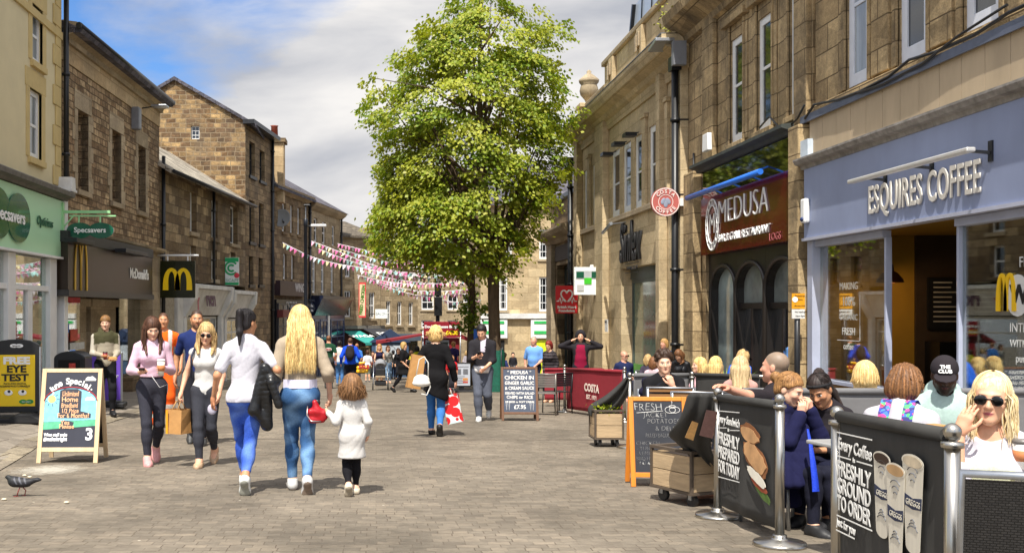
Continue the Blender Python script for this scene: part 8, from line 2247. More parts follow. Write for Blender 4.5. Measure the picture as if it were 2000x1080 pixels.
#girl in pink looking at her phone
girl=P('girl in a cropped pale pink sweatshirt walking while looking at her phone',297,171,ty=617,yaw=6,female=True,skin='fair',head=(24,4,-4),L=(-.04,-.24,-.24),Rr=(-.02,-.26,-.27),**FWD,lf=(.07,.24,.16),lfp=42,rf=(-.07,-.16,.085),top=dict(name='sweatshirt',col='d0b0c0',e=0.018,e2=0.016,sleeve=1,hem=.10,neck=.062,collar=True,fold=0.0047),bottom=dict(name='jeans',col='33333c',e=.006,len=.93,waist=.17,fold=.003),shoes=dict(col='d79a98',sole='e7d6c8',h=.05),hair=dict(kind='long',col=('2c1c15','6a4632'),t=.012,L=.20,front=(1,-1),fl=.30,strands=dict(n=234,L=.42,face=1.0,r=0.0034)),lh=dict(n=(-1,-.2,.2),curl=55),rh=dict(n=(.4,-.1,1),curl=40),lips=C('a8605c'))
def phone(name,label,p,col='1a1a1e',rot=(R(-60),0,0)):
 t=thing(name,label,'phone',p);t.rotation_euler=rot
 MB().box(-.037,.037,-.005,.005,-.075,.075).build('case',M('phone_'+col,col,.35),t,bevel=.004);MB().box(-.033,.033,-.0065,-.0051,-.07,.07).build('screen',M('phone_screen','11141a',.08,var=.02),t)
phone('phone','dark pink phone in the right hand of the girl in the pink sweatshirt',held(girl,'R',(0,0,.02)),'6e1f35',(R(60),0,0))
cup_obj('takeaway_cup','pale milkshake cup in the left hand of the girl in the pink sweatshirt',held(girl,'L',(0,-.01,0)),.16,.044,M('cup_pale_yellow','e3dfcf',.6,var=.1,scale=18))
mb=MB();a=wpos(girl,girl['tp'](-.02,-.16,.12));b_=wpos(girl,girl['tp'](.16,-.16,.02));m_=a.lerp(b_,.5)-Vector((0,0,.08));mb.tube([a-a,m_-a,b_-a,b_-a-Vector((-.0,0,.10))],.0025,5)
tag(mb.build('earphone_cord',LETW,loc=a),'white earphone cord hanging at the waist of the girl in pink','earphones')
#worker in orange, partly hidden
def hv(q):
 K=np.repeat(np.array(C('f0641a'))[None],len(q),0);s_=(np.abs(np.abs(q[:,0])-.10)<.028)&(q[:,2]>.0);K[s_]=C('c9c6bd');K[np.abs(q[:,0])>.235]=C('a9a6a4');return K
def hvt(v):
 K=np.repeat(np.array(C('f0601c'))[None],len(v),0);K[np.abs(v[:,2]-.36)<.035]=C('cfccc2');K[np.abs(v[:,2]-.22)<.03]=C('cfccc2');return K
P('worker in orange high visibility vest and trousers behind the girl in pink',319,116,ty=612,yaw=0,skin='tan',lf=(.10,.05,.085),rf=(-.10,-.10,.085),L=(.08,-.05,-.46),top=dict(name='vest',col=hv,e=0.014,sleeve=.46,hem=-.08),bottom=dict(col=hvt,e=.03,e2=.034),shoes=dict(col='7a6a50',sole='3a3a3a',h=.06),hair=dict(kind='crop',col=BRUN))
P('bearded man in a navy T-shirt walking behind the woman in white',384,142,ty=606,yaw=-4,skin='tan',beard=(C('1d1512'),.85),head=(2,8,0),lf=(.09,-.1,.085),rf=(-.09,.2,.15),rfp=35,Rr=(-.10,.02,-.50),top=dict(name='shirt',col='1f2c5c',e=0.011,sleeve=.36,neck=.062),bottom=dict(name='jeans',col='26262c'),shoes=dict(col='3a3a3a'),hair=dict(kind='crop',col=BLK,t=.006))
wwoman=P('woman in a white sleeveless top and sunglasses carrying a brown paper bag',402,174,ty=628,yaw=-10,female=True,skin='light',head=(14,6,4),L=(.02,-.06,-.50),Rr=(-.14,-.08,-.49),lf=(.06,.26,.17),lfp=48,rf=(-.05,-.16,.085),top=dict(name='blouse',col='c9c6c2',e=0.012,sleeve=0,hem=-.06,neck=.085,ny=-.05,fold=0.0047),bottom=dict(name='jeans',col='37383f',e=.006,len=.96),shoes=dict(col='b79a7c',sole='8a6f52',h=-.02),hair=dict(kind='long',col=DIRTY,t=.012,L=.14,front=(1,-1),fl=.24,strands=dict(n=198,L=.30,face=1.0,r=0.0034)),rh=dict(n=(1,0,0),curl=75),lips=C('b06a60'))
sunglasses(wwoman,.029)
MB().tube([Vector(wwoman['tp'](-.12,-.02,.53)),Vector(wwoman['tp'](-.155,-.115,.40)),Vector(wwoman['tp'](-.17,-.02,.15))],.014,6).build('bag_strap',M('navy_strap','24273c',.7),wwoman['root'])
def paper_bag(name,label,p,w=.26,d=.15,h=.26,rz=0.,mat=None,handles=True,mark=None,cat='bag',tilt=0.):
 t=thing(name,label,cat,p-Vector((0,0,h+(.09 if handles else 0))),rz);t.rotation_euler=(0,tilt,rz)
 mb=MB();q=.006
 vs=[(-w/2,-d/2,0),(w/2,-d/2,0),(w/2,d/2,0),(-w/2,d/2,0),(-w/2-q,-d/2+.01,h*.5),(w/2+q,-d/2,h*.5),(w/2-.012,d/2,h*.5),(-w/2+.012,d/2,h*.5),(-w/2,-d/2+.02,h),(w/2,-d/2+.015,h*.98),(w/2,d/2-.02,h),(-w/2,d/2-.02,h*.99)]
 mb.add(vs,[(3,2,1,0),(0,1,5,4),(1,2,6,5),(2,3,7,6),(3,0,4,7),(4,5,9,8),(5,6,10,9),(6,7,11,10),(7,4,8,11)])
 mb.build('bag_body',mat or M('kraft_paper','b5864f',.7,var=.14,scale=6,bump=.35,bscale=9),t)
 if handles:
  for sy in(-1,1):MB().tube([(-w*.2,sy*(d/2-.02),h-.01),(-w*.14,sy*.012,h+.085),(w*.14,sy*.012,h+.085),(w*.2,sy*(d/2-.02),h-.01)],.006,6).build('handle',mat or M('kraft_paper','b5864f',.7),t)
 if mark:
  m_,(x0,x1,z0,z1)=mark;MB().box(x0*w,x1*w,-d/2-.012,-d/2-.008,z0*h,z1*h).build('print',m_,t)
 return t
paper_bag('paper_bag','brown paper carrier bag with a yellow edge held by the woman in white',held(wwoman,'R'),.20,.19,.27,R(-28),mark=(M('bag_yellow','e0a020',.6),(-.5,-.36,.0,.98)))
#the three walking away in front
def bk(y0):return lambda x,z:(y0 if z<1.44 else y0*(1-(z-1.44)*3))
dark=P('dark haired woman with a ponytail in a white T-shirt and bright blue jeans walking away',480,213,ty=604,yaw=176,female=True,skin='tan',head=(6,-34,3),L=(.16,-.04,-.475),Rr=(-.10,-.10,-.28),Rel=(-.5,.7,-.4),lf=(.03,-.28,.09),rf=(-.01,.26,.16),rfp=52,top=dict(name='shirt',col='c3c1c9',e=0.018,e2=0.021,sleeve=.36,hem=-.06,neck=.06,fold=0.0052),bottom=dict(name='jeans',col=lambda v:np.array(C('3556b4'))+(np.array(C('5f80d0'))-np.array(C('3556b4')))*(.5+.5*np.sin(v[:,2]*8+v[:,0]*22+np.sin(v[:,2]*27)))[:,None]**2,e=.006,len=.88,fold=.0045),shoes=dict(col='d9dad6',sole='8f8f84',h=.01),hair=dict(kind='pony',col=BLK,t=.010,tie=(0,.105,.085),L=.30,dir=(0,.10,-1),strands=dict(n=216,L=0,tie=(0,.10,.085),face=.4,r=0.0024)),lh=dict(n=(-1,0,0),curl=45))
blonde=P('woman with very long blonde hair in a beige jacket and blue jeans walking away',586,213,ty=597,yaw=182,female=True,skin='fair',head=(2,4,0),L=(.07,-.10,-.47),Rr=(-.13,-.03,-.47),lf=(.065,-.16,.085),rf=(-.06,.20,.14),rfp=50,top=dict(name='jacket',col='a39480',e=0.028,e2=0.023,sleeve=1.0,hem=.10,neck=.05,fold=0.0057,fx=30,fz=22),bottom=dict(name='jeans',col=lambda v:np.array(C('33557f'))+(np.array(C('6d91b8'))-np.array(C('33557f')))*(.5+.5*np.sin(v[:,2]*9+v[:,0]*20+np.sin(v[:,2]*31)))[:,None]**2,e=.008,len=.95,fold=.004),shoes=dict(col='c9c8c5',sole='7a6a5c',h=.02),hair=dict(kind='long',col=('a87f42','f3dc9c'),t=.014,L=.40,wd=.09,dir=(0,.14,-1),side=-.16,roots='8a6a3e',strands=dict(n=950,L=.50,face=.6,r=0.0028,back=bk(.15),wave=.016,out=1.2)),rh=dict(n=(1,0,0),curl=50))
MB().add([tuple(Vector(blonde['P0'])+Vector(v))for v in((-.155,.06,.05),(-.08,.135,.05),(.08,.135,.05),(.155,.06,.05),(-.155,.06,.13),(-.08,.14,.13),(.08,.14,.13),(.155,.06,.13))],[(0,1,5,4),(1,2,6,5),(2,3,7,6)]).build('shirt_hem',M('lilac_white_cloth','d9d6ea',.9,var=.08,scale=20),blonde['root'])
child=P('small girl in a white tunic and black leggings holding hands with the blonde woman',687,218,ty=729,yaw=184,female=True,skin='fair',head=(-4,6,0),fat=1.05,L=(.20,-.08,-.13),Lel=(.2,.6,-1),Rr=(-.09,-.04,-.46),lf=(.06,.18,.17),lfp=48,rf=(-.07,-.10,.09),top=dict(name='tunic',col='c4c1bd',e=0.018,e2=0.014,sleeve=.97,hem=-.36,neck=.055,flare=(.215,.185),fold=0.0047),bottom=dict(name='leggings',col='17161a',e=.004,len=.95,fold=.0015),shoes=dict(col='cfc3ae',sole='9a8f7c',h=.0),hair=dict(kind='bob',col=('4a3220','9a7048'),t=.014,side=-.12,strands=dict(n=270,L=.13,face=.7,r=0.0027,wave=.02)))
raw=MB()
for i in range(26):
 a=2*math.pi*i/26;c_=child['P0']+np.array([.135*math.cos(a),.115*math.sin(a),-.25]);raw.tube([c_,c_+np.array([0,0,-.018])],.007,5)
def cloth_lump(name,label,cat,cones,col,base,mat,vox=.011,fold=.006,seed=1,f=(45,26)):
 S_=Sdf()
 for a,b,ra,rb in cones:S_.cone(np.array(a)-np.array(base),np.array(b)-np.array(base),ra,rb,.03)
 v,q=S_.mesh(vox,folds(fold,seed,*f))
 o=raw_mesh(name,[(v,q,np.array(C(col)))],mat,None);o.location=base
 return tag(o,label,cat)
el=np.array(wpos(dark,dark['ER']));wr_=np.array(wpos(dark,dark['WR']));m_=(el+wr_)/2
def pw(px,py,s):return np.array(pt(px,py,s))
base=Vector((m_[0],m_[1],m_[2]-.5))
cloth_lump('leather_jacket','black quilted leather jacket draped over the arm of the dark haired woman','jacket',[(pw(515,715,216),pw(497,800,216),.035,.06),(pw(520,720,216),pw(522,830,215),.045,.055),(pw(497,800,216),pw(520,826,215),.05,.045),(pw(530,745,217),pw(545,790,217),.045,.04),(pw(518,720,216),pw(540,745,216),.04,.05)],'151516',base,LEATHM,seed=5,f=(30,70))
o=MB().ball((0,0,0),.055,14,8,sc=(.8,.35,.9)).build('sunglass_case',M('clear_plastic','b8b4c4',.15,var=.1),loc=held(dark,'L',(0,0,-.03)));tag(o,'small clear and dark sunglasses case in the hand of the woman in the white T-shirt','case')
hb=thing('red_handbag','red leather handbag on a long chain at the hip of the blonde woman','handbag',pt(619,800,216))
S_=Sdf();S_.cone((-.045,0,-.09),(.05,0,-.085),.034,.032,.03);S_.cone((-.055,0,-.02),(.065,0,-.03),.036,.034,.04);S_.cone((-.02,0,.07),(.0,0,.0),.024,.034,.04);S_.cone((.06,0,-.02),(.085,-.01,-.07),.02,.014,.02)
v,q=S_.mesh(.008,folds(.004,3));raw_mesh('bag_body',[(v,q,np.array(C('a8121e')))],LEATHM,hb)
ch=pt(606,660,207)-hb.location;MB().tube([(-.02,.0,.07),ch*.5+Vector((-.02,.06,.03)),ch],.006,6).build('chain',M('dark_chain','4a4446',.35,.9),hb);MB().tube([(-.085,.03,.05),(-.09,.0,-.05),(-.05,-.03,-.10),(.04,-.04,-.10)],.008,6).build('edge_chain',M('pale_chain','a89a98',.3,.9),hb)
MB().ball((0,.04,.06),.03,sc=(1,.5,1)).build('clasp',BLACKP,hb)
#woman in black with shopping
shop=P('woman in a long black tunic and blue jeans carrying shopping bags',851,128,ty=636,yaw=176,female=True,skin='fair',fat=1.08,head=(6,-4,0),L=(.30,-.20,-.22),Lel=(.4,.5,-1),Rr=(-.16,-.03,-.49),lf=(.08,-.14,.085),rf=(-.08,.24,.17),rfp=55,top=dict(name='tunic',col='131214',e=0.027,e2=0.026,sleeve=.96,hem=-.30,tilt=-.45,neck=.10,ny=.0,flare=(.21,.17),fold=0.0066),bottom=dict(name='jeans',col='3a6fae',e=.008,len=.98),shoes=dict(col='19181a',sole='2a2826',h=-.01),hair=dict(kind='bob',col=('b0824a','f0d08c'),t=.018,side=-.08,amp=.006,strands=dict(n=162,L=.06,face=.8,r=0.0034,wave=.03)))
paper_bag('paper_bag','tall brown paper shopping bag held by the woman in black',pt(806,692,132),.20,.12,.50,R(15),tilt=R(10),handles=False)
hb=thing('white_handbag','white leather handbag hanging from the forearm of the woman in black','handbag',pt(823,742,134))
S_=Sdf();S_.ell((0,0,0),(.12,.06,.085),None,.03);S_.ell((0,0,-.05),(.135,.07,.05),None,.03);v,q=S_.mesh(.011,folds(.004,3));raw_mesh('bag_body',[(v,q,np.array(C('dcd9d2')))],LEATHM,hb)
MB().tube([(-.08,0,.05),(-.03,0,.30),(.04,0,.34),(.10,0,.25),(.10,0,.05)],.009,6).build('handle',M('white_leather','dcd9d2',.5),hb);MB().tube([(.1,0,.02),(.13,0,-.1),(.08,0,-.22),(0,0,-.2)],.010,6).build('strap',M('white_leather','dcd9d2',.5),hb)
def carrier(label,px,py,s,w,h,rz,tilt):
 m,nt,b=nodes('printed_carrier');N,L=nt.nodes.new,nt.links.new
 tc=N('ShaderNodeTexCoord');vo=N('ShaderNodeTexVoronoi');vo.inputs['Scale'].default_value=7;rp=N('ShaderNodeValToRGB');e=rp.color_ramp.elements;rp.color_ramp.interpolation='CONSTANT'
 e[0].color=(*C('cc1f22'),1);e[1].position=.56;e[1].color=(*C('c9dcda'),1);q=e.new(.72);q.color=(*C('e9e7e2'),1)
 L(tc.outputs['Object'],vo.inputs['Vector']);L(vo.outputs['Distance'],rp.inputs[0]);L(rp.outputs[0],b.inputs['Base Color']);b.inputs['Roughness'].default_value=.35
 t=paper_bag('carrier_bag',label,pt(px,py,s),w,.12,h,rz,m,tilt=tilt);return t
carrier('red and white patterned carrier bag nearest the body of the woman in black',886,757,127,.20,.42,R(10),R(-4));carrier('pale and red patterned carrier bag, outer of the pair carried by the woman in black',891,757,128,.24,.44,R(-12),R(-14))
#man looking at his phone
pman=P('young man in a dark zip jacket and grey jeans looking down at his phone',942,106,ty=633,yaw=-4,skin='light',head=(30,-8,0),L=(-.10,-.22,-.40),Rr=(.10,-.28,-.20),**FWD,lf=(.10,.26,.20),lfp=40,rf=(-.05,-.12,.085),top=dict(name='jacket',col=lambda q:np.where(((np.abs(q[:,0]-.02)<.035+.15*np.maximum(q[:,2]-.42,0))&(q[:,1]<-.02)&(q[:,2]>.32))[:,None],np.array(C('cfc8d6')),np.array(C('28262a'))),e=0.022,e2=0.019,sleeve=.62,hem=.04,neck=.07,hood=False,collar=True),bottom=dict(name='jeans',col='565a66',e=.02,e2=.026,len=.97,fold=.004),shoes=dict(col='d9d8d4',sole='c9c7c2'),hair=dict(kind='short',col=BLK,t=.014))
MB().lathe([(.165,0),(.172,.05),(.17,.12)],tuple(pman['P0']+np.array([0,0,-.06])),24).build('shirt_hem',M('white_tee_cloth','d9d6d6',.9,var=.08),pman['root'])
phone('phone','black phone in the raised hand of the young man in the dark jacket',held(pman,'R',(0,-.02,.02)),'18181b',(R(55),0,0))
#far walkers in the middle
def poloc(q):return np.repeat(np.array(C('20402c'))[None],len(q),0)
i=P('man in a dark green T-shirt with an oval back print walking away',642,57,ty=655,yaw=178,skin='ruddy',top=dict(col='1f4630',e=0.013,sleeve=.36),bottom=dict(col='3a3c3c',e=.016),shoes=dict(col='2a2a2a'),hair=dict(kind='crop',col=CHEST),lf=(.09,-.1,.085),rf=(-.09,.14,.1),rfp=20)
mb=MB();n=20;mb.prism([(.11*math.cos(2*math.pi*j/n),.055*math.sin(2*math.pi*j/n))for j in range(n)],-.004,0,0,'xz');o=mb.build('back_print',M('print_oval','d9cfc4',.7),i['root'],weld=True);o.location=tuple(Vector(i['tp'](0,.150,.36)));o.rotation_euler=(0,0,math.pi)
text('back_lettering','Sands',.07,M('print_red_letters','a8202c',.6),i['root'],tuple(Vector(i['tp'](0,.158,.36))),rot=(R(90),0,math.pi),offset=.003)
P('person in a white T-shirt and blue jeans behind the man in dark green',663,53,ty=665,yaw=170,skin='tan',top=dict(col='d5d3d0',sleeve=.4),bottom=dict(col='4a74a8'),shoes=dict(col='6a6a6a'),hair=dict(kind='short',col=BLK))
bman=P('man in a bright blue jacket with a black backpack walking away',684,61,ty=659,yaw=178,skin='light',fat=1.1,top=dict(name='jacket',col='1747c8',e=0.024,e2=0.023,sleeve=1,hem=-.06),bottom=dict(col='181a28',e=.014),shoes=dict(col='1a1a1c',sole='1a1a1c'),hair=dict(kind='crop',col=BRUN),L=(.12,-.05,-.46),Rr=(-.16,-.08,-.46),lf=(.09,-.15,.085),rf=(-.09,.18,.12),rfp=30)
t=thing('backpack','black backpack on the man in the bright blue jacket','backpack',wpos(bman,bman['tp'](0,.17,.32)),R(178))
S_=Sdf();S_.ell((0,.03,0),(.15,.10,.25),None,.04);S_.ell((0,.09,-.07),(.12,.07,.13),None,.03);v,q=S_.mesh(.022);raw_mesh('pack',[(v,q,np.array(C('2a2629')))],CLOTHM,t)
for sx in(-1,1):MB().tube([(sx*.09,-.03,.22),(sx*.11,-.12,.20),(sx*.13,-.26,.05)],.02,6).build('strap',M('black_webbing','1c1b1d',.8),t)
t=thing('yellow_carrier_bag','yellow plastic carrier bag with red print carried beside the blue jacket man','bag',pt(709,716,62))
S_=Sdf();S_.cone((-.17,0,-.15),(.13,0,-.14),.05,.05,.06);S_.cone((-.15,0,-.03),(.16,0,-.02),.06,.055,.06);S_.cone((-.10,0,.11),(.04,0,.13),.04,.035,.06);v,q=S_.mesh(.018,folds(.006,2));raw_mesh('bag_body',[(v,q,np.array(C('f0b512')))],VC('plastic_film',.3,.06,20,.3,40,.5),t);MB().tube([(-.1,0,.12),(-.06,0,.27),(.0,0,.14)],.01,5).build('handle',M('yellow_film','f0b512',.3),t)
text('print','SALE',.15,M('print_red_letters','a8202c',.6),t,(.03,-.105,.0),offset=.012)
P('man in a light blue T-shirt beyond the blue jacket man',697,50,ty=670,yaw=175,skin='ruddy',top=dict(col='3f77c4',sleeve=.4),bottom=dict(col='2a2c38'),hair=dict(kind='crop',col=('8a5a3a','b07a50')))
P('child in a white T-shirt and pale shorts standing by the shop awning',718,47,ty=683,yaw=180,skin='light',top=dict(col='d9d8da',sleeve=.4),bottom=dict(col='8f9a8a',len=.55),shoes=dict(col='6a6a6a'),hair=dict(kind='short',col=BRUN))
bug=P('woman in a sleeveless navy dress pushing a grey pushchair',741,53,ty=671,yaw=0,female=True,skin='light',fat=1.12,L=(.02,-.34,-.36),Rr=(-.02,-.34,-.36),**FWD,top=dict(name='dress',col='221f3c',e=0.012,sleeve=0,hem=-.3,neck=.09,ny=-.06),bottom=dict(col='221f3c',kind='skirt',hem=.45,w=.24),shoes=dict(col='5a4a3a'),hair=dict(kind='long',col=('8a5a30','d0a468'),L=.16,front=(1,-1),fl=.2))
t=thing('pushchair','grey hooded pushchair facing the camera in the middle of the street','pushchair',at(743,59))
GR_=M('pushchair_grey','8d8e92',.8,var=.1);BKF=M('pushchair_black','1b1b1d',.7)
S_=Sdf();S_.ell((0,.12,.83),(.20,.24,.19),None,.03);S_.sub((0,-.16,.74),(.19,.24,.14),None,.02);v,q=S_.mesh(.02,None,lambda X,Y,Z:.68-Z+0*X+0*Y);raw_mesh('hood',[(v,q,np.array(C('8d8e92')))],CLOTHM,t)
MB().box(-.17,.17,-.06,.22,.42,.70).build('seat',BKF,t,bevel=.03);MB().box(-.17,.17,-.24,-.04,.40,.47).build('footmuff',M('tan_blanket','9a8468',.9,var=.3,scale=12),t,bevel=.03);MB().box(-.19,.19,-.16,.2,.16,.30).build('basket',M('basket_black','232326',.8),t,bevel=.03)
for sx in(-1,1):
 MB().tube([(sx*.22,.45,.98),(sx*.23,.15,.55),(sx*.24,-.22,.14)],.014,6).build('frame_tube',ALU,t);MB().tube([(sx*.23,.0,.42),(sx*.25,.32,.12)],.014,6).build('frame_tube',ALU,t)
 for y in(-.24,.34):
  MB().tube([(sx*.25-.02,y,.11),(sx*.25+.02,y,.11)],.105,16).build('wheel',M('tyre_black','191919',.7),t)
MB().tube([(-.22,.45,.98),(.22,.45,.98)],.018,6).build('handlebar',BKF,t)
P('woman in a grey top walking behind the pushchair',758,49,ty=674,yaw=10,female=True,skin='light',top=dict(col='8f8d88',sleeve=.7),bottom=dict(col='7f9ab8'),hair=dict(kind='bob',col=CHEST))
P('woman in a loose black dress striding past the pushchair',789,63,ty=667,yaw=78,female=True,skin='light',fat=1.22,L=(-.02,-.2,-.40),Rr=(.0,-.14,-.44),top=dict(name='dress',col='141315',e=0.027,sleeve=.42,hem=-.32,neck=.07,flare=(.24,.26)),bottom=dict(name='leggings',col='161518',e=.006),shoes=dict(col='131313',sole='131313',h=.05),lf=(.08,-.28,.09),rf=(-.08,.38,.16),rfp=35,hair=dict(kind='bob',col=('8a6a3c','c9a566'),t=.012))
P('person in a yellow green top standing under the red stall canopy',815,49,ty=675,yaw=180,female=True,skin='tan',top=dict(col='b9b81e',e=0.018,sleeve=.6,hem=-.1),bottom=dict(col='2a2a30'),hair=dict(kind='bob',col=BLK))
P('woman in a yellow scarf and blue trousers behind the black dress',803,46,ty=684,yaw=160,female=True,skin='light',top=dict(col='d9cf3a',sleeve=.5),bottom=dict(col='3a4a78'),hair=dict(kind='bob',col=BRUN))
P('person in a purple T-shirt waiting at the burger stall',886,50,ty=667,yaw=160,skin='light',top=dict(col='352f5e',sleeve=.36),bottom=dict(col='2a2a30'),hair=dict(kind='short',col=('8a5a30','c08a50')))
P('child in a red top behind the pale advert panel',883,64,ty=692,yaw=6,skin='tan',top=dict(col='c9262e',sleeve=.5),bottom=dict(col='2a2a30'),hair=dict(kind='crop',col=BRUN))
P('man in a dark blue top sitting beyond the phone man',984,60,H=1.72,seated=.45,ty=688,yaw=-70,skin='tan',top=dict(col='28305e',sleeve=.5),bottom=dict(col='22222a'),hair=dict(kind='crop',col=BLK));cafe_chair('plain chair under the man in the dark blue top beyond the trees',986,60,R(-70))
P('older man in a light blue T-shirt walking by the charity shop',1043,75,ty=656,yaw=-16,skin='ruddy',fat=1.2,L=(-.05,-.2,-.40),**FWD,top=dict(col='6f9fe0',e=0.014,sleeve=.42),bottom=dict(col='23263a'),shoes=dict(col='4a4a4a'),hair=dict(kind='crop',col=GREYH))
i=P('red haired woman in a dark striped jumper carrying a clear bag',1073,78,ty=664,yaw=-30,female=True,skin='light',head=(14,0,0),fat=1.1,top=dict(name='jumper',col=lambda q:np.where((np.sin(q[:,2]*75)>.3)[:,None],np.array(C('4a4346')),np.array(C('1c1a1e'))),e=0.014,sleeve=.8,neck=.085,hem=-.1),bottom=dict(col='1c1c22'),hair=dict(kind='bob',col=RED,t=.012))
hoodie=P('man in a dark hooded top and maroon T-shirt pulling up his hood with both hands',1134,83,ty=647,yaw=0,skin='light',fat=1.08,head=(4,0,0),beard=(C('3a2a20'),.7),L=(.06,-.07,.13),Rr=(-.06,-.07,.13),Lel=(1,.1,-.5),Rel=(-1,.1,-.5),top=dict(name='hooded_top',col=front_panel(.125,'8a1638','29262a',.50),e=0.022,e2=0.021,sleeve=1,hem=-.08,neck=.05),bottom=dict(col='22222a'),hair=None)
S_=Sdf();hc,HR=hoodie['hc'],hoodie['HR']
S_.ell(hc+HR@np.array([0,.03,.02]),(.128,.14,.15),HR,.03);S_.ell(hc+np.array([0,.06,-.12]),(.12,.10,.08),None,.05);S_.sub(hc+HR@np.array([0,-.12,-.02]),np.array([.082,.12,.115]),HR,.02);v,q=S_.mesh(.014,folds(.003,2));raw_mesh('hood',[(v,q,np.array(C('29262a')))],CLOTHM,hoodie['root'])
#more of the far crowd
for lab,px,sc,ty_,yw,fem,tc_,bc_,hk,hc_ in(('person in a pale grey top far off below the teal awning',672,44,684,170,True,'9a9a9e','2c3040','bob',BRUN),('person in a dark red jumper far off by the black awning',728,43,686,10,False,'6e2028','2a2a30','short',BRUN),('person in a white shirt far off behind the pushchair woman',768,42,683,175,False,'c9c7c4','3a4a68','short',BLK),('person in a black coat far off before the blue kiosk',778,45,679,20,True,'1c1b1f','26262c','bob',BRUN),('person in a denim shirt far off under the stall canopy',827,45,680,-30,True,'5a7a9e','2a2a30','long',BLOND),('person in a green jacket far off beyond the shopper in black',836,42,682,170,False,'3c5a40','2a2a30','short',CHEST),('person in a striped pale top far off near the slim tree',912,44,684,150,True,'b0aab4','2c2c36','bob',DIRTY),('person in a dark jacket far off by the bank door',1002,42,688,0,False,'26262c','3a3a40','short',BLK),('person in a rust top far off at the bend of the street',652,42,684,175,True,'8e4a2c','30303a','bob',BLK)):
 P(lab,px,sc,ty=ty_,yaw=yw,female=fem,skin='light',top=dict(col=tc_,e=.02,sleeve=.9),bottom=dict(col=bc_),shoes=dict(col='2a2a2a'),hair=dict(kind=hk,col=hc_,L=.12),lf=(.09,-.12,.085),rf=(-.09,.12,.1))
#diners
b1=P('bald man in sunglasses and a navy T-shirt sitting behind the red banner',1219,76,H=1.75,seated=.45,ty=686,yaw=22,skin='ruddy',fat=1.1,beard=(C('b8a898'),.6),head=(0,20,0),top=dict(col='20294e',sleeve=.45),bottom=dict(col='2a2c3a'));sunglasses(b1,.031);cafe_chair('cafe chair under the bald man in sunglasses',1219,75,R(22))
P('girl with light brown hair sitting with her back turned beside the bald man',1266,78,H=1.6,seated=.45,ty=692,yaw=150,female=True,skin='fair',top=dict(col='4a4252',sleeve=.9),bottom=dict(col='2a2c3a'),hair=dict(kind='long',col=DIRTY,L=.12));cafe_chair('cafe chair under the girl with her back turned beside the bald man',1266,77,R(150))
P('woman in a pale pink top sitting behind the young man in black',1277,92,H=1.58,seated=.45,ty=704,yaw=160,female=True,skin='fair',top=dict(col='d8b6be',sleeve=.9),bottom=dict(col='2a2c3a'),hair=dict(kind='long',col=CHEST,L=.1));cafe_chair('cafe chair under the woman in pale pink',1277,91,R(160))
P('fair haired person in a blue top standing by the shop doorway',1297,81,ty=661,yaw=-35,skin='ruddy',top=dict(col='2a5a9e',sleeve=.4),bottom=dict(col='2a2c3a'),hair=dict(kind='bob',col=('8a6238','c99f62')))
P('dark haired woman in a black leather jacket bending over her table',1333,88,H=1.64,seated=.5,ty=682,yaw=-14,female=True,skin='light',lean=22,head=(34,-14,0),top=dict(name='jacket',col='17161a',e=0.018,sleeve=1,mat=LEATHM,neck=.08),bottom=dict(col='202028'),hair=dict(kind='long',col=CHEST,L=.1,front=(1,),fl=.2));cafe_chair('cafe chair under the woman in the leather jacket',1333,87,R(-14))
yman=P('young man with curly dark hair in a black T-shirt resting his chin on his hand',1292,164,H=1.74,seated=.44,ty=688,yaw=14,skin='fair',lean=14,head=(6,-6,-4),L=(-.13,-.20,-.01),Lel=(.5,-.2,-1),Rr=(.12,-.30,-.30),Rel=(-.8,.2,-1),top=dict(name='shirt',col='18171a',e=0.013,e2=0.016,sleeve=.42,neck=.062),bottom=dict(col='22232c'),hair=dict(kind='curly',col=('1d130e','4a3222')),lh=dict(d=(-.3,-.1,.8),n=(-.3,1,0),curl=70),lips=C('b07068'))
text('chest_mark','D',.05,LETW,yman['root'],tuple(Vector(yman['tp'](.09,-.165,.36))),rot=(R(90),0,0),extrude=.003)
cafe_chair('cafe chair under the curly haired young man',1290,160,R(14))
S_=[(pw(1262,745,158),pw(1268,775,158),.06,.08),(pw(1255,765,158),pw(1285,778,158),.05,.05)]
cloth_lump('folded_coat','dark navy coat slung over the chair back beside the curly haired young man','coat',S_,'1b1a30',Vector(pw(1265,780,158)),CLOTHM,.012)
P('girl with straight blonde hair seen in profile beyond the black banner',1366,124,H=1.62,seated=.44,ty=699,yaw=-70,female=True,skin='fair',top=dict(col='c9a0a6',sleeve=.4),bottom=dict(col='2a2c3a'),hair=dict(kind='long',col=BLOND,L=.22,strands=dict(n=90,L=.3,face=.9)));cafe_chair('cafe chair under the blonde girl in profile',1368,123,R(-70))
P('blonde woman with her back turned beyond the black banner',1398,128,H=1.62,seated=.44,ty=697,yaw=165,female=True,skin='fair',top=dict(col='3a363c',sleeve=.6),bottom=dict(col='2a2c3a'),hair=dict(kind='long',col=BLOND,L=.22,strands=dict(n=140,L=.34,face=.7)));cafe_chair('cafe chair under the blonde woman with her back turned',1398,127,R(165))
cp=P('person in a bright blue jacket and dark cap leaning over the diners',1434,128,ty=676,yaw=140,skin='light',lean=24,head=(20,0,0),top=dict(name='jacket',col='2f66d8',e=0.024,sleeve=1),bottom=dict(col='22232c'),hair=dict(kind='bob',col=DIRTY));cap(cp,'1b1a1e')
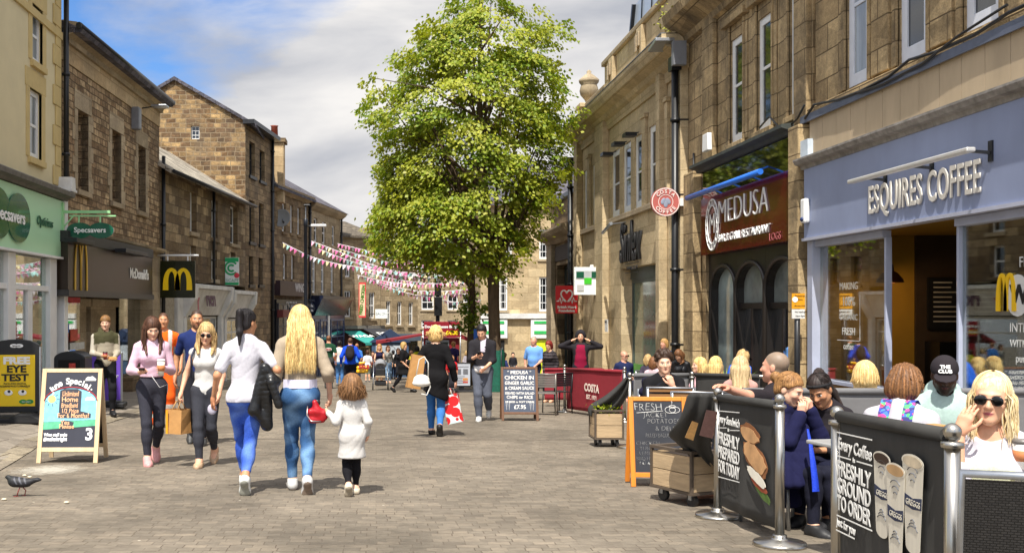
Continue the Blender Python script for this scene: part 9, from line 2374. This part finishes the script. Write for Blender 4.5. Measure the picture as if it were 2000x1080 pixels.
P('woman with long ash blonde hair in a sleeveless top seen from behind',1446,160,H=1.64,seated=.44,ty=697,yaw=178,female=True,skin='fair',top=dict(col='b98f86',sleeve=0,neck=.1,ny=.02),bottom=dict(col='2a2c3a'),hair=dict(kind='long',col=('a88a60','e0c79a'),L=.30,wd=.1,strands=dict(n=220,L=.36,face=.7,wave=.014)));cafe_chair('cafe chair under the ash blonde woman',1446,158,R(178))
big=P('heavy grey headed man in a black T-shirt resting his arm along the barrier',1515,232,H=1.78,seated=.44,ty=690,yaw=-112,skin='ruddy',fat=1.16,head=(0,0,0),Lw=(1412,756,246),Lel=(.3,.3,-.5),Rr=(.05,-.3,-.3),Rel=(-.5,.4,-1),top=dict(name='shirt',col='252024',e=0.014,e2=0.018,sleeve=.42,neck=.066),bottom=dict(col='22232c'),hair=dict(kind='crop',col=('6f6152','8f806e')),lh=dict(n=(0,0,-1),curl=25));cafe_chair('cafe chair under the heavy man in black',1520,230,R(-112))
navy=P('girl in a big navy coat, hair in a bun, hand at her mouth',1524,264,H=1.48,seated=.44,ty=728,yaw=46,female=True,skin='fair',fat=.86,lean=4,head=(22,20,0),L=(-.07,-.22,.07),Lel=(.4,-.4,-1),Rr=(.10,-.24,.04),Rel=(-.4,-.3,-1),top=dict(name='coat',col='191a3c',e=0.033,e2=0.029,sleeve=.98,hem=-.30,neck=.055,flare=(.20,.18),collar=True,fold=0.0057),bottom=dict(col='1b1c2a'),shoes=dict(col='2a2a2c'),hair=dict(kind='bun',col=('6a4526','b08350'),t=.012,tie=(0,.145,.045),strands=dict(n=288,L=0,tie=(0,.125,.04),face=.9,r=0.0023)),rh=dict(d=(.1,-.2,1),n=(.4,.9,0),curl=45),lh=dict(d=(-.3,-.2,1),n=(-.3,1,0),curl=50),lips=C('b07468'))
iv=Matrix.LocRotScale(navy['root'].location,navy['root'].rotation_euler,None).inverted()
def nl(px,py,s):return np.array(iv@pt(px,py,s))
S_=Sdf()
for xa,xb in((1534,1538),(1552,1560),(1568,1582)):S_.cone(nl(xa,838,270),nl(xb,880+66,277),.05,.035,.05)
v,q=S_.mesh(.0095,folds(.006,8));raw_mesh('coat_skirt',[(v,q,np.array(C('191a3c')))],CLOTHM,navy['root'])
lp=[(1576,838,6,281),(1580,866,9,282),(1583,905,13,283),(1586,940,15,283),(1587,960,16,283)];bs=pt(1582,880,282)
mb=MB();mb.add([tuple(pt(x+d*w_,y,s_)-bs+Vector((0,dy,0)))for x,y,w_,s_ in lp for d,dy in((0,0),(1,.02),(1,.028),(0,.008))],[(4*j+k,4*j+(k+1)%4,4*j+4+(k+1)%4,4*j+4+k)for j in range(4)for k in range(4)],0,True)
tag(mb.build('coat_lining',M('royal_blue_nylon','2348d8',.5,var=.12,scale=20,bump=.3),loc=bs),'bright royal blue lining edge hanging from the navy coat','coat lining')
slat_chair('aluminium chair under the girl in the navy coat with a pale front leg showing',1534,262,R(26),ALU,M('grey_slats','6e6f72',.5,var=.1),.74,.44,4,'cafe_chair',.44,'cafe chairs under the diners')
hband=P('black haired woman with a black headband looking down at her phone',1626,256,H=1.52,seated=.42,ty=727,yaw=-18,female=True,skin='tan',lean=20,head=(30,-4,-6),L=(-.18,-.22,-.28),Rr=(.06,-.28,-.27),**FWD,top=dict(name='top',col='262226',e=0.017,e2=0.019,sleeve=.72,neck=.07,fold=0.0057),bottom=dict(name='leggings',col='15172a',e=.006),shoes=dict(col='1f1f22',sole='c9c9c6'),hair=dict(kind='pony',col=('15100f','3d302c'),t=.010,tie=(-.03,.09,.10),L=.32,dir=(.5,.5,-1),strands=dict(n=252,L=0,tie=(-.02,.09,.10),face=.85,r=0.0024)),lh=dict(n=(-.6,0,.5),curl=45),rh=dict(n=(.5,0,1),curl=40),lips=C('a0584e'))
hc,HR,hs=hband['hc'],hband['HR'],hband['hs'];pts=[]
for j in range(21):
 a=2*math.pi*j/20;pts.append(Vector(hc+HR@(np.array([.082*math.sin(a),.016-.100*math.cos(a),.046+.034*math.cos(a)])*hs)))
MB().tube(pts,.012,7,caps=False).build('headband',M('black_jersey','141316',.9),hband['root'])
phone('phone','phone in a dark case held low by the woman with the headband',held(hband,'R',(.02,-.02,.03)),'1d2744',(R(42),R(30),R(20)))
roll('wrapped_sandwich','filled baguette in paper held by the woman with the headband',held(hband,'L',(0,-.02,.06)),R(70))
cafe_chair('cafe chair under the woman with the headband',1622,264,R(-18))
P('blonde woman with a short bob seen from behind near the cafe window',1690,206,H=1.62,seated=.42,ty=714,yaw=178,female=True,skin='fair',top=dict(col='c9c6c0',sleeve=.6),bottom=dict(col='2a2c3a'),hair=dict(kind='bob',col=('c08f45','f5dca0'),t=.022,side=-.12,strands=dict(n=396,L=.11,face=.6,r=0.0029)));cafe_chair('cafe chair under the blonde woman with the bob',1690,204,R(178))
strap=P('brown haired person in a grey T-shirt with colourful straps seen from behind',1752,292,H=1.66,seated=.42,ty=731,yaw=166,skin='fair',lean=14,head=(22,-10,0),top=dict(name='shirt',col='b9b6bc',e=0.016,e2=0.019,sleeve=.42,neck=.06,fold=0.0047),bottom=dict(col='3a3c48'),hair=dict(kind='bob',col=('3a2417','96683f'),t=.018,side=-.06,amp=.005,strands=dict(n=468,L=.05,face=.8,r=0.0027,wave=.010,out=0)))
STR,_nt,_b=nodes('patterned_strap');
def strapmat():
 N,L=_nt.nodes.new,_nt.links.new;tc=N('ShaderNodeTexCoord');vo=N('ShaderNodeTexVoronoi');vo.inputs['Scale'].default_value=42;rp=N('ShaderNodeValToRGB');rp.color_ramp.interpolation='CONSTANT';e=rp.color_ramp.elements
 e[0].color=(*C('1f3fb0'),1);e[1].position=.3;e[1].color=(*C('3f78d8'),1)
 for p_,c_ in((.45,'c03a8a'),(.6,'2a2a70'),(.75,'4ab06a'),(.88,'d83a3a')):q=e.new(p_);q.color=(*C(c_),1)
 L(tc.outputs['Object'],vo.inputs['Vector']);L(vo.outputs['Color'],rp.inputs[0]);L(rp.outputs[0],_b.inputs['Base Color'])
strapmat()
for sx in(-1,1):
 tp=strap['tp']
 MB().add([tuple(tp(sx*.075+d,y,z))for z,y in((.555,-.04),(.575,.03),(.555,.10),(.46,.155),(.33,.175),(.2,.165))for d in(-.034,.034)],[(2*j,2*j+1,2*j+3,2*j+2)for j in range(5)]).build('bag_strap',STR,strap['root'])
cafe_chair('cafe chair under the person with the colourful straps',1752,288,R(166))
capm=P('man in a black cap and pale green hooded top looking down',1842,262,H=1.76,seated=.42,ty=720,yaw=6,skin='dark',lean=8,head=(15,-4,0),beard=(C('120c0a'),.85),L=(-.12,-.26,-.30),Rr=(.10,-.28,-.30),**FWD,top=dict(name='hooded_top',col='a9bfb8',e=0.025,e2=0.023,sleeve=1,neck=.055,hood=True,collar=True,fold=0.0057),bottom=dict(col='2c2e36'),hair=dict(kind='crop',col=BLK,t=.004),lips=C('5a3030'));cap(capm,'2b262a',True,('THE','CLUB'));cafe_chair('cafe chair under the man in the black cap',1842,255,R(6))
wht=P('woman with long pale blonde hair and sunglasses shading her face with her hand',1936,405,H=1.64,seated=.42,ty=738,yaw=-4,female=True,skin='light',lean=5,head=(4,-2,3),Rr=(.035,-.20,.08),Rel=(.05,-.8,-1),L=(.05,-.26,-.32),Lel=(.5,.3,-1),top=dict(name='tunic',col='c2bec6',e=0.013,e2=0.022,sleeve=.62,neck=.098,ny=-.06,hem=-.2,fold=0.0038),bottom=dict(name='trousers',col='cfd0b4',e=.02),shoes=dict(col='b8a888'),eyes=False,hair=dict(kind='long',col=WHITEB,t=.002,hx=.86,L=.10,side=-.15,roots='b89a6a',strands=dict(n=800,L=.25,face=.95,r=0.0022,wave=.012,out=.5,rad=(.082,.104,.096))),rh=dict(d=(.35,.02,1),n=(.45,.9,.1),curl=16,spread=9,thumb=30),lips=C('b8606a'))
sunglasses(wht,.032)
mb=MB()
d_=(wht['WR']-wht['ER']);d_/=np.linalg.norm(d_);c_=wht['WR']-d_*.05;u_=np.cross(d_,[0,0,1.]);u_/=np.linalg.norm(u_);v_=np.cross(d_,u_)
mb.tube([tuple(c_+(u_*math.cos(a)+v_*math.sin(a))*.033)for a in np.linspace(0,6.283,17)],.0045,6,caps=False).build('bracelet',M('pale_beads','d9b8b0',.3),wht['root'])
cafe_chair('cafe chair under the woman in sunglasses',1925,424,R(-4))
ta=table('grey cafe table between the headband woman and the person with straps',1690,322,.24);tb=table('grey cafe table in front of the man in the black cap',1835,345,.26);tc_=table('small grey cafe table beside the curly haired young man',1335,172,.28);td=table('grey cafe table among the blonde diners',1384,136,.28);te=table('grey cafe table beside the woman in sunglasses',2010,400,.30)
cup_obj('takeaway_cup','pale takeaway cup with a grey lid at the far right edge',at(1997,418,.80),.12,.042,CUPW,M('grey_lid','6f6a66',.4))
o=MB().box(-.06,.06,-.05,.05,0,.13).build('sandwich_carton',M('carton_brown','b98a55',.7,var=.3,scale=14),loc=at(1823,338,.735),rot=(0,0,.3),bevel=.004);tag(o,'brown sandwich carton standing on the table before the man in the cap','carton')
o=MB().box(-.10,.10,-.07,.07,0,.025).build('white_carton',WHITE,loc=at(1668,312,.735),rot=(R(12),0,.2),bevel=.003);tag(o,'flat white food carton on the table by the headband woman','carton')
t=thing('drink_jug','small glass jug of lemon drink on the table among the blonde diners','jug',at(1378,138,.735));MB().lathe([(.04,0),(.05,.1),(.045,.16)],(0,0,0),14).build('jug',M('lemon_drink','d5d39a',.2),t);MB().tube([(0,0,.1),(.02,0,.24)],.004,5).build('straw',LETW,t)
#pigeon
t=thing('pigeon','dark grey pigeon walking on the setts at the lower left','pigeon',at(40,(969-GH)/CAMZ),0)
S_=Sdf();S_.ell((.0,0,.125),(.085,.048,.045),np.array(Matrix.Rotation(R(8),3,'Y')),.02);S_.ell((-.055,0,.128),(.045,.044,.043),None,.03);S_.cone((-.075,0,.14),(-.10,0,.165),.034,.022,.03);S_.ell((-.113,0,.172),(.022,.018,.018),None,.01);S_.cone((-.13,0,.168),(-.150,0,.158),.0055,.002,.004);S_.cone((.07,0,.125),(.15,0,.150),.030,.018,.03);S_.ell((.155,0,.148),(.035,.024,.010),None,.02)
v,q=S_.mesh(.0055)
K=np.repeat(np.array(C('232327'))[None],len(v),0);K[v[:,0]<-.07]=C('1b1e20');m_=(np.sin(v[:,0]*150+v[:,2]*90)>.45)&(v[:,0]>-.045)&(v[:,0]<.06)&(v[:,2]>.115);K[m_]=C('5c5d64')
raw_mesh('body',[(v,q,K)],VC('feather',.6,.2,60,.4,150,.4),t)
for sy,x1 in((-1,-.025),(1,.03)):
 MB().tube([(.005,sy*.018,.09),(x1+.012,sy*.018,.05),(x1,sy*.018,.008)],.005,6).tube([(x1,sy*.018,.006),(x1-.03,sy*.018,.004)],.003,5).tube([(x1,sy*.018,.006),(x1-.02,sy*.03,.004)],.003,5).tube([(x1,sy*.018,.006),(x1+.014,sy*.018,.004)],.003,5).build('leg',M('pigeon_leg','8a3a36',.6),t)
